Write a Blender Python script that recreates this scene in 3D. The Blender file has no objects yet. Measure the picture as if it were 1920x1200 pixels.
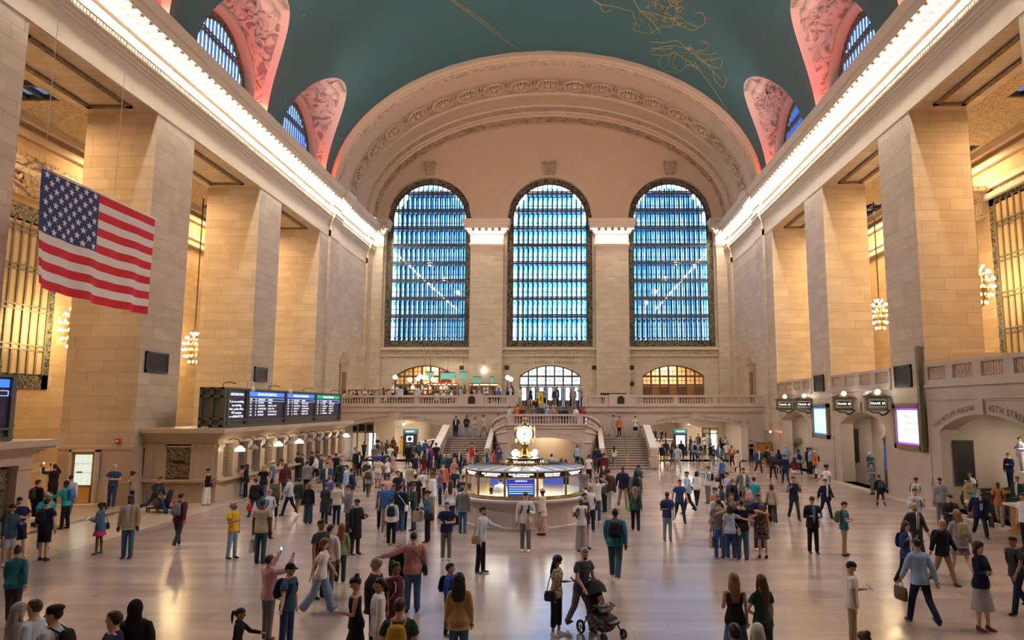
import bpy, bmesh, math, random
from mathutils import Vector, Matrix, noise
R = random.Random(7)
S = bpy.context.scene
COL = S.collection
pi = math.pi
sin, cos = math.sin, math.cos

# ---------------------------------------------------------------- mesh helper
class MB:
    def __init__(s): s.v = []; s.f = []; s.m = []
    def add(s, vs, fs, m=0):
        o = len(s.v); s.v += [tuple(v) for v in vs]
        for f in fs: s.f.append([i + o for i in f]); s.m.append(m)
        return s
    def box(s, x0, x1, y0, y1, z0, z1, m=0):
        return s.add([(x0,y0,z0),(x1,y0,z0),(x1,y1,z0),(x0,y1,z0),(x0,y0,z1),(x1,y0,z1),(x1,y1,z1),(x0,y1,z1)],
            [(0,3,2,1),(4,5,6,7),(0,1,5,4),(1,2,6,5),(2,3,7,6),(3,0,4,7)], m)
    def cbox(s, c, d, m=0, rz=0, rx=0):
        M = Matrix.Translation(c) @ Matrix.Rotation(rz,4,'Z') @ Matrix.Rotation(rx,4,'X')
        x,y,z = [q/2 for q in d]
        vs = [M @ Vector(p) for p in [(-x,-y,-z),(x,-y,-z),(x,y,-z),(-x,y,-z),(-x,-y,z),(x,-y,z),(x,y,z),(-x,y,z)]]
        return s.add(vs,[(0,3,2,1),(4,5,6,7),(0,1,5,4),(1,2,6,5),(2,3,7,6),(3,0,4,7)], m)
    def bar(s, a, b, w, h=None, m=0):
        h = h or w; a = Vector(a); b = Vector(b); d = (b-a).normalized()
        u = Vector((0,0,1)) if abs(d.z) < .9 else Vector((0,1,0))
        r = d.cross(u).normalized()*w/2; t = r.cross(d).normalized()*h/2
        vs = [a-r-t,a+r-t,a+r+t,a-r+t,b-r-t,b+r-t,b+r+t,b-r+t]
        return s.add(vs,[(0,1,2,3),(7,6,5,4),(0,4,5,1),(1,5,6,2),(2,6,7,3),(3,7,4,0)], m)
    def quad(s, a, b, c, d, m=0): return s.add([a,b,c,d],[(0,1,2,3)], m)
    def tube(s, pts, rad, n=8, m=0, cap=True, flat=None):
        pts = [Vector(p) for p in pts]; N = len(pts)
        if not hasattr(rad,'__len__'): rad = [rad]*N
        rings = []; u = None
        for i,p in enumerate(pts):
            d = (pts[min(i+1,N-1)]-pts[max(i-1,0)])
            d = d.normalized() if d.length > 1e-9 else Vector((0,0,1))
            if u is None:
                u = flat.copy() if flat else (Vector((1,0,0)) if abs(d.x) < .8 else Vector((0,1,0)))
            u = (u - d*u.dot(d))
            u = u.normalized() if u.length > 1e-6 else d.orthogonal().normalized()
            w = d.cross(u)
            r = rad[i]; ra, rb = r if hasattr(r,'__len__') else (r,r)
            rings.append([p + u*ra*cos(2*pi*k/n) + w*rb*sin(2*pi*k/n) for k in range(n)])
        vs = [v for r in rings for v in r]; fs = []
        for i in range(N-1):
            for k in range(n):
                k2 = (k+1)%n; fs.append((i*n+k,i*n+k2,(i+1)*n+k2,(i+1)*n+k))
        if cap: fs.append(tuple(range(n-1,-1,-1))); fs.append(tuple((N-1)*n+k for k in range(n)))
        return s.add(vs, fs, m)
    def lathe(s, c, prof, n=20, m=0, ax=None):
        # prof: (r, z)
        c = Vector(c); vs = []; fs = []; N = len(prof)
        for r,z in prof:
            for k in range(n):
                a = 2*pi*k/n; p = Vector((r*cos(a), r*sin(a), z))
                if ax is not None: p = ax @ p
                vs.append(c+p)
        for i in range(N-1):
            for k in range(n):
                k2=(k+1)%n; fs.append((i*n+k,i*n+k2,(i+1)*n+k2,(i+1)*n+k))
        loop = prof[0]==prof[-1]
        if prof[0][0] > 1e-4 and not loop: fs.append(tuple(range(n-1,-1,-1)))
        if prof[-1][0] > 1e-4 and not loop: fs.append(tuple((N-1)*n+k for k in range(n)))
        return s.add(vs, fs, m)
    def ball(s, c, r, n=10, m=0, M=None):
        rx,ry,rz = r if hasattr(r,'__len__') else (r,r,r); c = Vector(c)
        vs = []; k = max(4,n//2); fs = []
        for i in range(k+1):
            t = -pi/2+pi*i/k
            for j in range(n):
                a = 2*pi*j/n; p = Vector((rx*cos(t)*cos(a), ry*cos(t)*sin(a), rz*sin(t)))
                vs.append(c+(M@p if M else p))
        for i in range(k):
            for j in range(n):
                j2=(j+1)%n; fs.append((i*n+j,i*n+j2,(i+1)*n+j2,(i+1)*n+j))
        return s.add(vs, fs, m)
    def extr(s, prof, p0, p1, axis='y', m=0, cap=True):
        # prof list of (a,b); axis y: (x,z) extruded in y ; axis x: (y,z) extruded in x; axis z: (x,y) in z
        def P(a,b,t): return (a,t,b) if axis=='y' else ((t,a,b) if axis=='x' else (a,b,t))
        n = len(prof); vs = [P(a,b,p0) for a,b in prof]+[P(a,b,p1) for a,b in prof]
        fs = [(i,(i+1)%n,n+(i+1)%n,n+i) for i in range(n)]
        if cap: fs += [tuple(range(n-1,-1,-1)), tuple(range(n,2*n))]
        return s.add(vs, fs, m)
    def strip(s, A, B, m=0, closed=False):
        n = len(A); o = list(A)+list(B); r = n if closed else n-1
        return s.add(o,[(i,(i+1)%n,n+(i+1)%n,n+i) for i in range(r)], m)
    def mesh(s, name, mats, smooth=False, fix=True):
        me = bpy.data.meshes.new(name); me.from_pydata(s.v, [], s.f)
        for m in (mats if isinstance(mats,(list,tuple)) else [mats]): me.materials.append(m)
        me.polygons.foreach_set('material_index', s.m)
        if fix:
            bm = bmesh.new(); bm.from_mesh(me)
            bmesh.ops.remove_doubles(bm, verts=bm.verts, dist=1e-5)
            bmesh.ops.recalc_face_normals(bm, faces=bm.faces); bm.to_mesh(me); bm.free()
        if smooth: me.polygons.foreach_set('use_smooth',[True]*len(me.polygons))
        me.update(); return me
    def obj(s, name, mats, parent=None, smooth=False, fix=True, **k):
        o = bpy.data.objects.new(name, s.mesh(name, mats, smooth, fix)); COL.objects.link(o)
        if smooth == 'auto':
            pass
        if parent is not None: o.parent = parent
        tag(o, **k); return o

def tag(o, label=None, cat=None, group=None, kind=None):
    if label: o['label'] = label
    if cat: o['category'] = cat
    if group: o['group'] = group
    if kind: o['kind'] = kind
    return o
def empty(name, loc=(0,0,0), label=None, cat=None, group=None, kind=None, rz=0):
    o = bpy.data.objects.new(name, None); COL.objects.link(o); o.location = loc; o.rotation_euler = (0,0,rz)
    return tag(o, label, cat, group, kind)
def put(o, parent):  # parent keeping local == parent space
    o.parent = parent; return o
def copy_tree(o, parent=None):
    c = o.copy(); COL.objects.link(c); c.parent = parent
    for ch in list(o.children): copy_tree(ch, c)
    return c
STRUCT = dict(kind='structure')

# ---------------------------------------------------------------- camera
CAMP = Vector((1.64, 0, 4.5)); FPX = 1312.0; CX, CY = 1050.0, 600.0
_t = math.atan(164/FPX); _y = math.atan(10/FPX*cos(_t))
CF = Vector((-sin(_y)*cos(_t), cos(_y)*cos(_t), sin(_t))); CR = Vector((cos(_y), sin(_y), 0)); CU = CR.cross(CF)
def ray(x,y): return CF + CR*((x-CX)/FPX) - CU*((y-CY)/FPX)
def onz(x,y,z=0.0): d = ray(x,y); return CAMP + d*((z-CAMP.z)/d.z)
def ony(x,y,Y): d = ray(x,y); return CAMP + d*((Y-CAMP.y)/d.y)
def onx(x,y,X): d = ray(x,y); return CAMP + d*((X-CAMP.x)/d.x)
cam = bpy.data.cameras.new('camera'); co = bpy.data.objects.new('camera', cam); COL.objects.link(co)
Mx = Matrix((CR, CU, -CF)).transposed().to_4x4(); Mx.translation = CAMP
co.matrix_world = Mx
cam.sensor_fit = 'HORIZONTAL'; cam.sensor_width = 36; cam.lens = 36*FPX/1920
cam.shift_x = (960-CX)/1920; cam.shift_y = 0; cam.clip_end = 500; cam.clip_start = .1
S.camera = co

# ---------------------------------------------------------------- materials
MATS = {}
def nt(name):
    m = bpy.data.materials.new(name); m.use_nodes = True; t = m.node_tree
    b = t.nodes['Principled BSDF']; return m, t, b
def N(t, typ, **k):
    n = t.nodes.new(typ)
    for a,v in k.items():
        if a.startswith('i_'): n.inputs[a[2:].replace('_',' ')].default_value = v
        else: setattr(n, a, v)
    return n
def simple(name, col, rough=.6, metal=0, emit=0, spec=.5, noise_amt=0, nscale=30, bump=0, ecol=None, coat=0):
    if name in MATS: return MATS[name]
    m, t, b = nt(name)
    c = (*col[:3], 1)
    b.inputs['Base Color'].default_value = c; b.inputs['Roughness'].default_value = rough
    b.inputs['Metallic'].default_value = metal; b.inputs['Specular IOR Level'].default_value = spec
    if emit:
        b.inputs['Emission Color'].default_value = (*(ecol or col)[:3],1); b.inputs['Emission Strength'].default_value = emit
    if noise_amt or bump:
        tc = N(t,'ShaderNodeTexCoord'); no = N(t,'ShaderNodeTexNoise'); no.inputs['Scale'].default_value = nscale; no.inputs['Detail'].default_value = 4
        t.links.new(tc.outputs['Object'], no.inputs['Vector'])
        if noise_amt:
            mx = N(t,'ShaderNodeMix'); mx.data_type='RGBA'
            mx.inputs[6].default_value = (*[q*(1-noise_amt) for q in col[:3]],1); mx.inputs[7].default_value = (*[min(1,q*(1+noise_amt)) for q in col[:3]],1)
            t.links.new(no.outputs['Fac'], mx.inputs[0]); t.links.new(mx.outputs[2], b.inputs['Base Color'])
        if bump:
            bp = N(t,'ShaderNodeBump'); bp.inputs['Strength'].default_value = bump; bp.inputs['Distance'].default_value = .02
            t.links.new(no.outputs['Fac'], bp.inputs['Height']); t.links.new(bp.outputs['Normal'], b.inputs['Normal'])
    MATS[name] = m; return m
def math_(t, op, a, b=None):
    n = N(t,'ShaderNodeMath', operation=op)
    for i,x in enumerate((a,b)):
        if x is None: continue
        if isinstance(x,(int,float)): n.inputs[i].default_value = x
        else: t.links.new(x, n.inputs[i])
    return n.outputs[0]
def wall_uv(t):
    # (along, height) from the object coordinates and the facing
    tc = N(t,'ShaderNodeTexCoord'); g = N(t,'ShaderNodeNewGeometry')
    sp = N(t,'ShaderNodeSeparateXYZ'); t.links.new(tc.outputs['Object'], sp.inputs[0])
    sn = N(t,'ShaderNodeSeparateXYZ'); t.links.new(g.outputs['True Normal'], sn.inputs[0])
    fx = math_(t,'GREATER_THAN', math_(t,'ABSOLUTE', sn.outputs[0]), .6)
    fz = math_(t,'GREATER_THAN', math_(t,'ABSOLUTE', sn.outputs[2]), .7)
    u = math_(t,'ADD', math_(t,'MULTIPLY', sp.outputs[1], fx), math_(t,'MULTIPLY', sp.outputs[0], math_(t,'SUBTRACT',1.0,fx)))
    v = math_(t,'ADD', math_(t,'MULTIPLY', sp.outputs[1], fz), math_(t,'MULTIPLY', sp.outputs[2], math_(t,'SUBTRACT',1.0,fz)))
    cb = N(t,'ShaderNodeCombineXYZ'); t.links.new(u, cb.inputs[0]); t.links.new(v, cb.inputs[1])
    return cb.outputs[0], tc.outputs['Object']
def ashlar(name, c1, c2, w=1.45, h=.56, mort=.008, mcol=None, rough=.55, bump=.25, var=.12):
    if name in MATS: return MATS[name]
    m, t, b = nt(name); uv, ob = wall_uv(t)
    br = N(t,'ShaderNodeTexBrick'); br.offset = .5; br.squash = 1.3; br.squash_frequency = 3
    br.inputs['Color1'].default_value = (*c1,1); br.inputs['Color2'].default_value = (*c2,1)
    br.inputs['Mortar'].default_value = (*(mcol or [q*.45 for q in c1]),1)
    br.inputs['Scale'].default_value = 1; br.inputs['Mortar Size'].default_value = mort; br.inputs['Mortar Smooth'].default_value = .1
    br.inputs['Brick Width'].default_value = w; br.inputs['Row Height'].default_value = h; br.inputs['Bias'].default_value = 0
    t.links.new(uv, br.inputs['Vector'])
    no = N(t,'ShaderNodeTexNoise'); no.inputs['Scale'].default_value = .9; no.inputs['Detail'].default_value = 5
    mp = N(t,'ShaderNodeMapping'); mp.inputs['Scale'].default_value = (1,1,3.2); t.links.new(ob, mp.inputs[0]); t.links.new(mp.outputs[0], no.inputs['Vector'])
    mx = N(t,'ShaderNodeMix'); mx.data_type='RGBA'; mx.blend_type='MULTIPLY'; mx.inputs[0].default_value = 1
    rp = N(t,'ShaderNodeValToRGB'); rp.color_ramp.elements[0].position=.3; rp.color_ramp.elements[1].position=.7
    rp.color_ramp.elements[0].color=(1-var,1-var*1.2,1-var*1.5,1); rp.color_ramp.elements[1].color=(1+var*.4,1+var*.3,1+var*.2,1)
    t.links.new(no.outputs['Fac'], rp.inputs[0]); t.links.new(br.outputs['Color'], mx.inputs[6]); t.links.new(rp.outputs[0], mx.inputs[7])
    t.links.new(mx.outputs[2], b.inputs['Base Color']); b.inputs['Roughness'].default_value = rough; b.inputs['Specular IOR Level'].default_value = .3
    if bump:
        bp = N(t,'ShaderNodeBump'); bp.inputs['Strength'].default_value = bump; bp.inputs['Distance'].default_value = .02; bp.invert = True
        t.links.new(br.outputs['Fac'], bp.inputs['Height']); t.links.new(bp.outputs['Normal'], b.inputs['Normal'])
    MATS[name] = m; return m
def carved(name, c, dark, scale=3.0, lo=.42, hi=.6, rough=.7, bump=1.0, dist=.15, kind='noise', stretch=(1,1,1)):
    # stone or bronze with carved foliage: ridges lighter, hollows in the darker colour
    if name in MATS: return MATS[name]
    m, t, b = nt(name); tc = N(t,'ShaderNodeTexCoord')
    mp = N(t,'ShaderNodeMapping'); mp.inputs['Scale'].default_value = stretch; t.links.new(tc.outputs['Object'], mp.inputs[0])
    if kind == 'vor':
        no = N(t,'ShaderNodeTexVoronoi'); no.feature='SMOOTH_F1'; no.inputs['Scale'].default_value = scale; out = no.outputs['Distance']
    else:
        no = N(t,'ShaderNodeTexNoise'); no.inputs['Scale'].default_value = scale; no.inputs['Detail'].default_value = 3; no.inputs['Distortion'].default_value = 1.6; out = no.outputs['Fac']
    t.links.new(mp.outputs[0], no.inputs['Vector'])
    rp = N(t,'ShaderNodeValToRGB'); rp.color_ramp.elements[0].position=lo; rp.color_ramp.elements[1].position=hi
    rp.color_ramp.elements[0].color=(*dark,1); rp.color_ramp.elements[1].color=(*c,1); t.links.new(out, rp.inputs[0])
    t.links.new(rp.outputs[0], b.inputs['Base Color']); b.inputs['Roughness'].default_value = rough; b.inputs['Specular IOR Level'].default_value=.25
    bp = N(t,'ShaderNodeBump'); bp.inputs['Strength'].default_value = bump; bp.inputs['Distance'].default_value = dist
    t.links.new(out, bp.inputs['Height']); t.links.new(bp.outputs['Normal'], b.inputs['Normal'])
    MATS[name] = m; return m
def glassmat(name, tint=(1,1,1), refl=.12, rough=.03):
    if name in MATS: return MATS[name]
    m = bpy.data.materials.new(name); m.use_nodes = True; t = m.node_tree; t.nodes.clear()
    o = N(t,'ShaderNodeOutputMaterial'); mx = N(t,'ShaderNodeMixShader'); tr = N(t,'ShaderNodeBsdfTransparent'); gl = N(t,'ShaderNodeBsdfGlossy')
    tr.inputs[0].default_value = (*tint,1); gl.inputs['Roughness'].default_value = rough; mx.inputs[0].default_value = refl
    t.links.new(tr.outputs[0], mx.inputs[1]); t.links.new(gl.outputs[0], mx.inputs[2]); t.links.new(mx.outputs[0], o.inputs[0])
    MATS[name] = m; return m
def emitter(name, col, s):
    return simple(name, (.8,.8,.8), .5, 0, s, .5, ecol=col)

LIME = (.64,.565,.47); LIME2 = (.55,.475,.385)
M_ST = ashlar('limestone_blocks', LIME, LIME2)
M_STW = ashlar('honey_limestone_blocks', (.60,.45,.28), (.50,.36,.20), 1.6, .56)
M_PL = simple('plain_limestone', (.64,.55,.44), .6, noise_amt=.08, nscale=2, bump=.05)
M_PLG = simple('polished_marble', (.52,.43,.375), .22, noise_amt=.12, nscale=1.3, spec=.5)
M_TYM = simple('smooth_plaster', (.60,.485,.36), .7, noise_amt=.05, nscale=.6)
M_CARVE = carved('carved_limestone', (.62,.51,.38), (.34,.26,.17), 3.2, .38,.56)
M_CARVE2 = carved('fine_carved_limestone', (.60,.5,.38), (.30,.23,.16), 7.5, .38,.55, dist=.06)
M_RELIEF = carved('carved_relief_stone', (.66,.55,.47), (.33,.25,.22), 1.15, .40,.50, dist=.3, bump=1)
M_TEAL = None
M_BRZ = simple('dark_bronze', (.075,.07,.05), .45, .6, noise_amt=.3, nscale=9)
M_BRZL = simple('olive_bronze', (.20,.175,.11), .45, .5, noise_amt=.25, nscale=6)
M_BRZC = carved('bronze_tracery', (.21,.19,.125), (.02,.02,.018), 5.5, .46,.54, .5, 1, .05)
M_BRASS = simple('polished_brass', (.72,.50,.20), .25, 1)
M_GOLD = simple('bright_brass', (.85,.62,.27), .16, 1)
M_WOOD = simple('oak_wood', (.36,.17,.055), .4, noise_amt=.25, nscale=8)
M_DWOOD = simple('dark_oak_wood', (.17,.085,.045), .45, noise_amt=.3, nscale=8)
M_BLACK = simple('black_paint', (.015,.015,.017), .45)
M_DGREY = simple('dark_grey_metal', (.06,.06,.065), .4, .3)
M_GREEN = simple('grey_green_metal', (.115,.12,.105), .45, .3, noise_amt=.1)
M_WHITE = simple('white_paint', (.75,.75,.73), .5)
M_GLASS = glassmat('clear_glass', (.95,.98,1), .018)
M_INK = simple('incised_letter_dark', (.10,.085,.075), .8)
M_BULB = emitter('cornice_bulb', (1,.88,.70), 105)
M_GLOBE = emitter('lamp_globe_white', (1,.90,.72), 18)
M_CANDLE = emitter('chandelier_bulb', (1,.74,.38), 70)
M_SHADE = emitter('lit_glass_shade', (1,.80,.48), 8)
# ================================================================ THE HALL
YW, HW, PD, Y0 = 71.8, 18.6, 22.1, -6.0
PDS = {-1:22.1, 1:21.45}
PIERS = [(-6,1.1),(9.4,12.9),(21.2,24.7),(33.1,36.6),(44.9,48.4),(56.3,YW)]
BAYS = [(24.7,33.1),(36.6,44.9),(48.4,56.3)]
BC = [28.9, 40.75, 52.5]
XO = 26.0     # outer wall of the side aisles

# ---- lettering built letter by letter
_gl = {}
def glyph(ch):
    if ch not in _gl:
        cu = bpy.data.curves.new('g','FONT'); cu.body = ch; cu.size = 1; cu.extrude = 0; cu.resolution_u = 2
        ob = bpy.data.objects.new('g', cu); COL.objects.link(ob)
        me = bpy.data.meshes.new_from_object(ob.evaluated_get(bpy.context.evaluated_depsgraph_get()))
        vs = [v.co.copy() for v in me.vertices]; fs = [tuple(p.vertices) for p in me.polygons]
        w = (max(v.x for v in vs) if vs else .3); _gl[ch] = (vs, fs, w)
        bpy.data.objects.remove(ob); bpy.data.meshes.remove(me); bpy.data.curves.remove(cu)
    return _gl[ch]
def letters(mb, s, size, place, gap=.09, center=True, m=0, wx=1.0):
    # place(u) -> origin, right, up ; u runs along the line
    tot = 0; ws = []
    for ch in s:
        w = .3 if ch == ' ' else glyph(ch)[2]*wx; ws.append(w); tot += w+gap
    u = -tot*size/2 if center else 0
    for ch,w in zip(s,ws):
        if ch != ' ':
            vs, fs, _ = glyph(ch); o, r, p = place(u + w*size/2)
            mb.add([o + r*((v.x*wx-w/2)*size) + p*(v.y*size) for v in vs], fs, m)
        u += (w+gap)*size
    return mb
def line_at(o, r, up):
    o, r, up = Vector(o), Vector(r), Vector(up)
    return lambda u: (o + r*u, r, up)
def arc_at(c, rad, r, up, deg0=90):
    # letters standing on an arc of radius rad around c in the plane (r, up)
    c, r, up = Vector(c), Vector(r), Vector(up)
    def f(u):
        a = math.radians(deg0) - u/rad
        return c + r*rad*cos(a) + up*rad*sin(a), r*sin(a) - up*cos(a), r*cos(a) + up*sin(a)
    return f

# ---- floor
def floor_mat():
    m, t, b = nt('pink_marble_floor'); tc = N(t,'ShaderNodeTexCoord')
    br = N(t,'ShaderNodeTexBrick'); br.offset = .5
    br.inputs['Color1'].default_value=(.43,.345,.31,1); br.inputs['Color2'].default_value=(.345,.27,.245,1); br.inputs['Mortar'].default_value=(.25,.195,.175,1)
    br.inputs['Scale'].default_value=1; br.inputs['Mortar Size'].default_value=.006; br.inputs['Brick Width'].default_value=1.5; br.inputs['Row Height'].default_value=.62
    t.links.new(tc.outputs['Object'], br.inputs['Vector'])
    no = N(t,'ShaderNodeTexNoise'); no.inputs['Scale'].default_value=.9; no.inputs['Detail'].default_value=5
    mp = N(t,'ShaderNodeMapping'); mp.inputs['Scale'].default_value=(.35,1.6,1); t.links.new(tc.outputs['Object'], mp.inputs[0]); t.links.new(mp.outputs[0], no.inputs['Vector'])
    rp = N(t,'ShaderNodeValToRGB'); e = rp.color_ramp.elements
    e[0].position=.32; e[1].position=.68; e[0].color=(.86,.84,.84,1); e[1].color=(1.1,1.06,1.0,1)
    t.links.new(no.outputs['Fac'], rp.inputs[0])
    mx = N(t,'ShaderNodeMix'); mx.data_type='RGBA'; mx.blend_type='MULTIPLY'; mx.inputs[0].default_value=1
    t.links.new(br.outputs['Color'], mx.inputs[6]); t.links.new(rp.outputs[0], mx.inputs[7]); t.links.new(mx.outputs[2], b.inputs['Base Color'])
    r2 = N(t,'ShaderNodeMapRange'); r2.inputs[3].default_value=.13; r2.inputs[4].default_value=.27
    t.links.new(no.outputs['Fac'], r2.inputs[0]); t.links.new(r2.outputs[0], b.inputs['Roughness'])
    b.inputs['Specular IOR Level'].default_value=.5
    n2 = N(t,'ShaderNodeTexNoise'); n2.inputs['Scale'].default_value=2.2; t.links.new(tc.outputs['Object'], n2.inputs['Vector'])
    bp = N(t,'ShaderNodeBump'); bp.inputs['Strength'].default_value=.05; bp.inputs['Distance'].default_value=.02; t.links.new(n2.outputs['Fac'], bp.inputs['Height']); t.links.new(bp.outputs['Normal'], b.inputs['Normal'])
    return m
M_FL = floor_mat()
M_CREAM = ashlar('cream_marble_border', (.60,.52,.42), (.55,.46,.36), 1.6, 1.0, .004, rough=.2, bump=0)
M_STRIPE = simple('grey_brown_marble_stripe', (.20,.155,.125), .22)
fl = MB()
def fq(x0,x1,y0,y1,m): fl.quad((x0,y0,0),(x1,y0,0),(x1,y1,0),(x0,y1,0),m)
fq(-14.1,17.9,Y0,82,0); fq(-17.5,-14.1,Y0,82,1); fq(-17.95,-17.5,Y0,82,2); fq(-XO,-17.95,Y0,82,1); fq(17.9,19.2,Y0,82,1); fq(19.2,30,Y0,82,2)
fl.obj('floor', [M_FL,M_CREAM,M_STRIPE], **STRUCT)

# ---- side walls with their great piers
def side_wall(sx, name):
    PD = PDS[sx]
    mb = MB(); q = lambda a,b: (min(a,b),max(a,b))
    x0,x1 = q(sx*HW, sx*PD)
    for a,b in PIERS: mb.box(x0,x1,a,b,0,19.0)
    mb.box(x0,x1,Y0,YW,19.0,24.0)
    # plinths and wainscot of polished marble
    for a,b in PIERS[2:]:
        xa,xb = q(sx*(HW-.16), sx*(PD+.1)); mb.box(xa,xb,a-.16,b+.16 if b<YW else b,0,1.05,1)
        xa,xb = q(sx*(HW-.08), sx*(PD+.05)); mb.box(xa,xb,a-.08,b+.08 if b<YW else b,1.05,1.3,1)
        xa,xb = q(sx*(HW-.03), sx*(PD+.02)); mb.box(xa,xb,a-.03,b+.03 if b<YW else b,1.3,2.55,1)
        xa,xb = q(sx*(HW-.06), sx*(PD+.03)); mb.box(xa,xb,a-.06,b+.06 if b<YW else b,2.55,2.65,1)
    # shallow corner strips on the end wall near the west corner
    xa,xb = q(sx*(HW-.22), sx*HW); mb.box(xa,xb,58.3,60.6,2.6,19.6); mb.box(xa,xb,69.6,YW,2.6,19.6)
    return mb.obj(name, [M_ST, M_PLG], **STRUCT)
side_wall(-1,'wall_left'); side_wall(1,'wall_right')
def aisle(sx, name):
    PD = PDS[sx]
    mb = MB(); X = sx*XO
    mb.quad((X,Y0,0),(X,YW,0),(X,YW,19.6),(X,Y0,19.6))
    # aisle ceiling with a skylight gap left for the dark panes
    for a,b in ((Y0,24),(34.6,36.4),(46.6,48.4),(57.5,YW)): mb.box(min(sx*PD,X),max(sx*PD,X),a,b,19.3,19.7,1)
    for a,b in ((24,34.6),(36.4,46.6),(48.4,57.5)):
        c=(a+b)/2
        mb.box(min(sx*PD,sx*22.9),max(sx*PD,sx*22.9),a,b,19.3,19.7,1); mb.box(min(sx*25.3,X),max(sx*25.3,X),a,b,19.3,19.7,1)
        mb.box(min(sx*22.9,sx*25.3),max(sx*22.9,sx*25.3),a,c-3.0,19.3,19.7,1); mb.box(min(sx*22.9,sx*25.3),max(sx*22.9,sx*25.3),c+3.0,b,19.3,19.7,1)
    # bands of moulding under the aisle ceiling
    for z,d,h in ((18.9,.45,.4),(18.2,.25,.35),(16.9,.15,.25),(16.3,.3,.3)):
        mb.box(min(X,X-sx*d),max(X,X-sx*d),Y0,YW,z,z+h,2)
    # cross walls that close the aisle ends
    mb.quad((sx*PD,YW,0),(X,YW,0),(X,YW,19.6),(sx*PD,YW,19.6)); 
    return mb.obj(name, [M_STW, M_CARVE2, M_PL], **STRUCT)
aisle(-1,'wall_left_aisle'); aisle(1,'wall_right_aisle')
def east_wall():
    mb = MB(); mb.quad((-XO,Y0,0),(XO,Y0,0),(XO,Y0,40),(-XO,Y0,40)); return mb.obj('wall_east', M_ST, **STRUCT)
east_wall()
M_SKYPANE = simple('skylight_pane_blue', (.12,.2,.32), .3, emit=.35, ecol=(.25,.45,.8))
k = 1
for sx in (-1,1):
    for c in (29.3,41.5,52.95):
        f = MB()
        for i in range(5): f.box(sx*24.1-1.2,sx*24.1+1.2,c-3+i*1.5-.12,c-3+i*1.5+.12,19.35,19.6)
        for i in range(4): f.box(sx*24.1-1.2+i*.8-.1,sx*24.1-1.2+i*.8+.1,c-3,c+3,19.38,19.58)
        w = empty(f'window_{k+20}', **STRUCT); f.obj('frame', M_BRZ, w)
        g = MB(); g.box(sx*24.1-1.2,sx*24.1+1.2,c-3,c+3,19.62,19.66); g.obj('pane', M_SKYPANE, w); k += 1

# mouldings under the beams and in the aisles
tr = MB()
for sx in (-1,1):
    for a,b in BAYS:
        xm0, xm1 = sx*(HW+.75), sx*(PDS[sx]-.55)
        for (xa,xb,ya,yb) in ((xm0,xm0+sx*.25,a+.8,b-.8),(xm1-sx*.25,xm1,a+.8,b-.8),(xm0,xm1,a+.8,a+1.05),(xm0,xm1,b-1.05,b-.8)):
            tr.box(min(xa,xb),max(xa,xb),ya,yb,18.9,19.0)
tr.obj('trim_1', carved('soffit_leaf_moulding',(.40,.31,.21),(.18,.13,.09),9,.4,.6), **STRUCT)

# ---- entablature with its bulbs
def prof(sx, j=0.0):
    P = [(-.3,19.03),(.03,19.03),(.03,20.3),(.1,20.34),(.1,20.48),(.17,20.5),(.17,20.64),(.3,20.7),(.3,20.98),(.36,21.0),(.36,21.06),(.06,21.1),(.06,21.75),(.22,21.8),(.34,22.0),(.34,22.2),(.42,22.2),
         (.42,22.42),(1.0,22.42),(1.0,22.2),(1.1,22.2),(1.1,22.62),(1.2,22.66),(1.42,23.0),(1.42,23.08),(.35,23.2),(.35,23.5),(.45,23.6),(.45,23.85),(.2,23.95),(-.3,23.95)]
    return [(sx*(HW-d-j), z) for d,z in P]
M_ENT = simple('entablature_stone', (.66,.575,.46), .6, noise_amt=.07, nscale=2.5, bump=.05)
BULB = MB().ball((0,0,0),(.14,.14,.12),8).mesh('bulb', M_BULB, True)
MODL = MB().box(-.32,.3,-.16,.16,-.26,.0).ball((-.24,0,-.2),(.13,.13,.12),8).mesh('modillion', simple('gilded_bracket',(.30,.20,.10),.5))
def inst(name, me, loc, parent, rz=0, sc=1):
    o = bpy.data.objects.new(name, me); COL.objects.link(o); o.location = loc; o.rotation_euler=(0,0,rz); o.parent = parent
    if sc != 1: o.scale = (sc,sc,sc)
    return o
n_tr = 2
for sx in (-1,1):
    root = empty(f'trim_{n_tr}', **STRUCT); n_tr += 1
    mb = MB(); mb.extr(prof(sx), Y0, 58.3); mb.extr(prof(sx,.22), 58.3, 60.6); mb.extr(prof(sx), 60.6, 69.6); mb.extr(prof(sx,.22), 69.6, YW)
    mb.obj('entablature', M_ENT, root)
    d = MB()
    for i in range(250): d.box(sx*(HW-.30)-.05, sx*(HW-.30)+.05, 20+i*.205, 20.12+i*.205, 20.74, 20.94)
    d.obj('dentil_band', M_ENT, root, kind='stuff')
    d = MB()
    for i in range(150): 
        y = 20+i*.34; d.add([(sx*(HW-.42),y,23.55),(sx*(HW-.47),y+.13,23.72),(sx*(HW-.42),y+.26,23.55),(sx*(HW-.47),y+.13,23.86)],[(0,1,3),(1,2,3)])
    d.obj('leaf_cresting', M_PL, root, kind='stuff')
    y = 20.0; i = 0
    while y < 71.3:
        j = .22 if (58.3 < y < 60.6 or y > 69.6) else 0
        x = sx*(HW-.71-j)
        inst('bulb', BULB, (x,y,22.13), root)
        inst('bracket', MODL, (x,y+.335,22.42), root, 0 if sx>0 else pi)
        y += .67; i += 1

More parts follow.
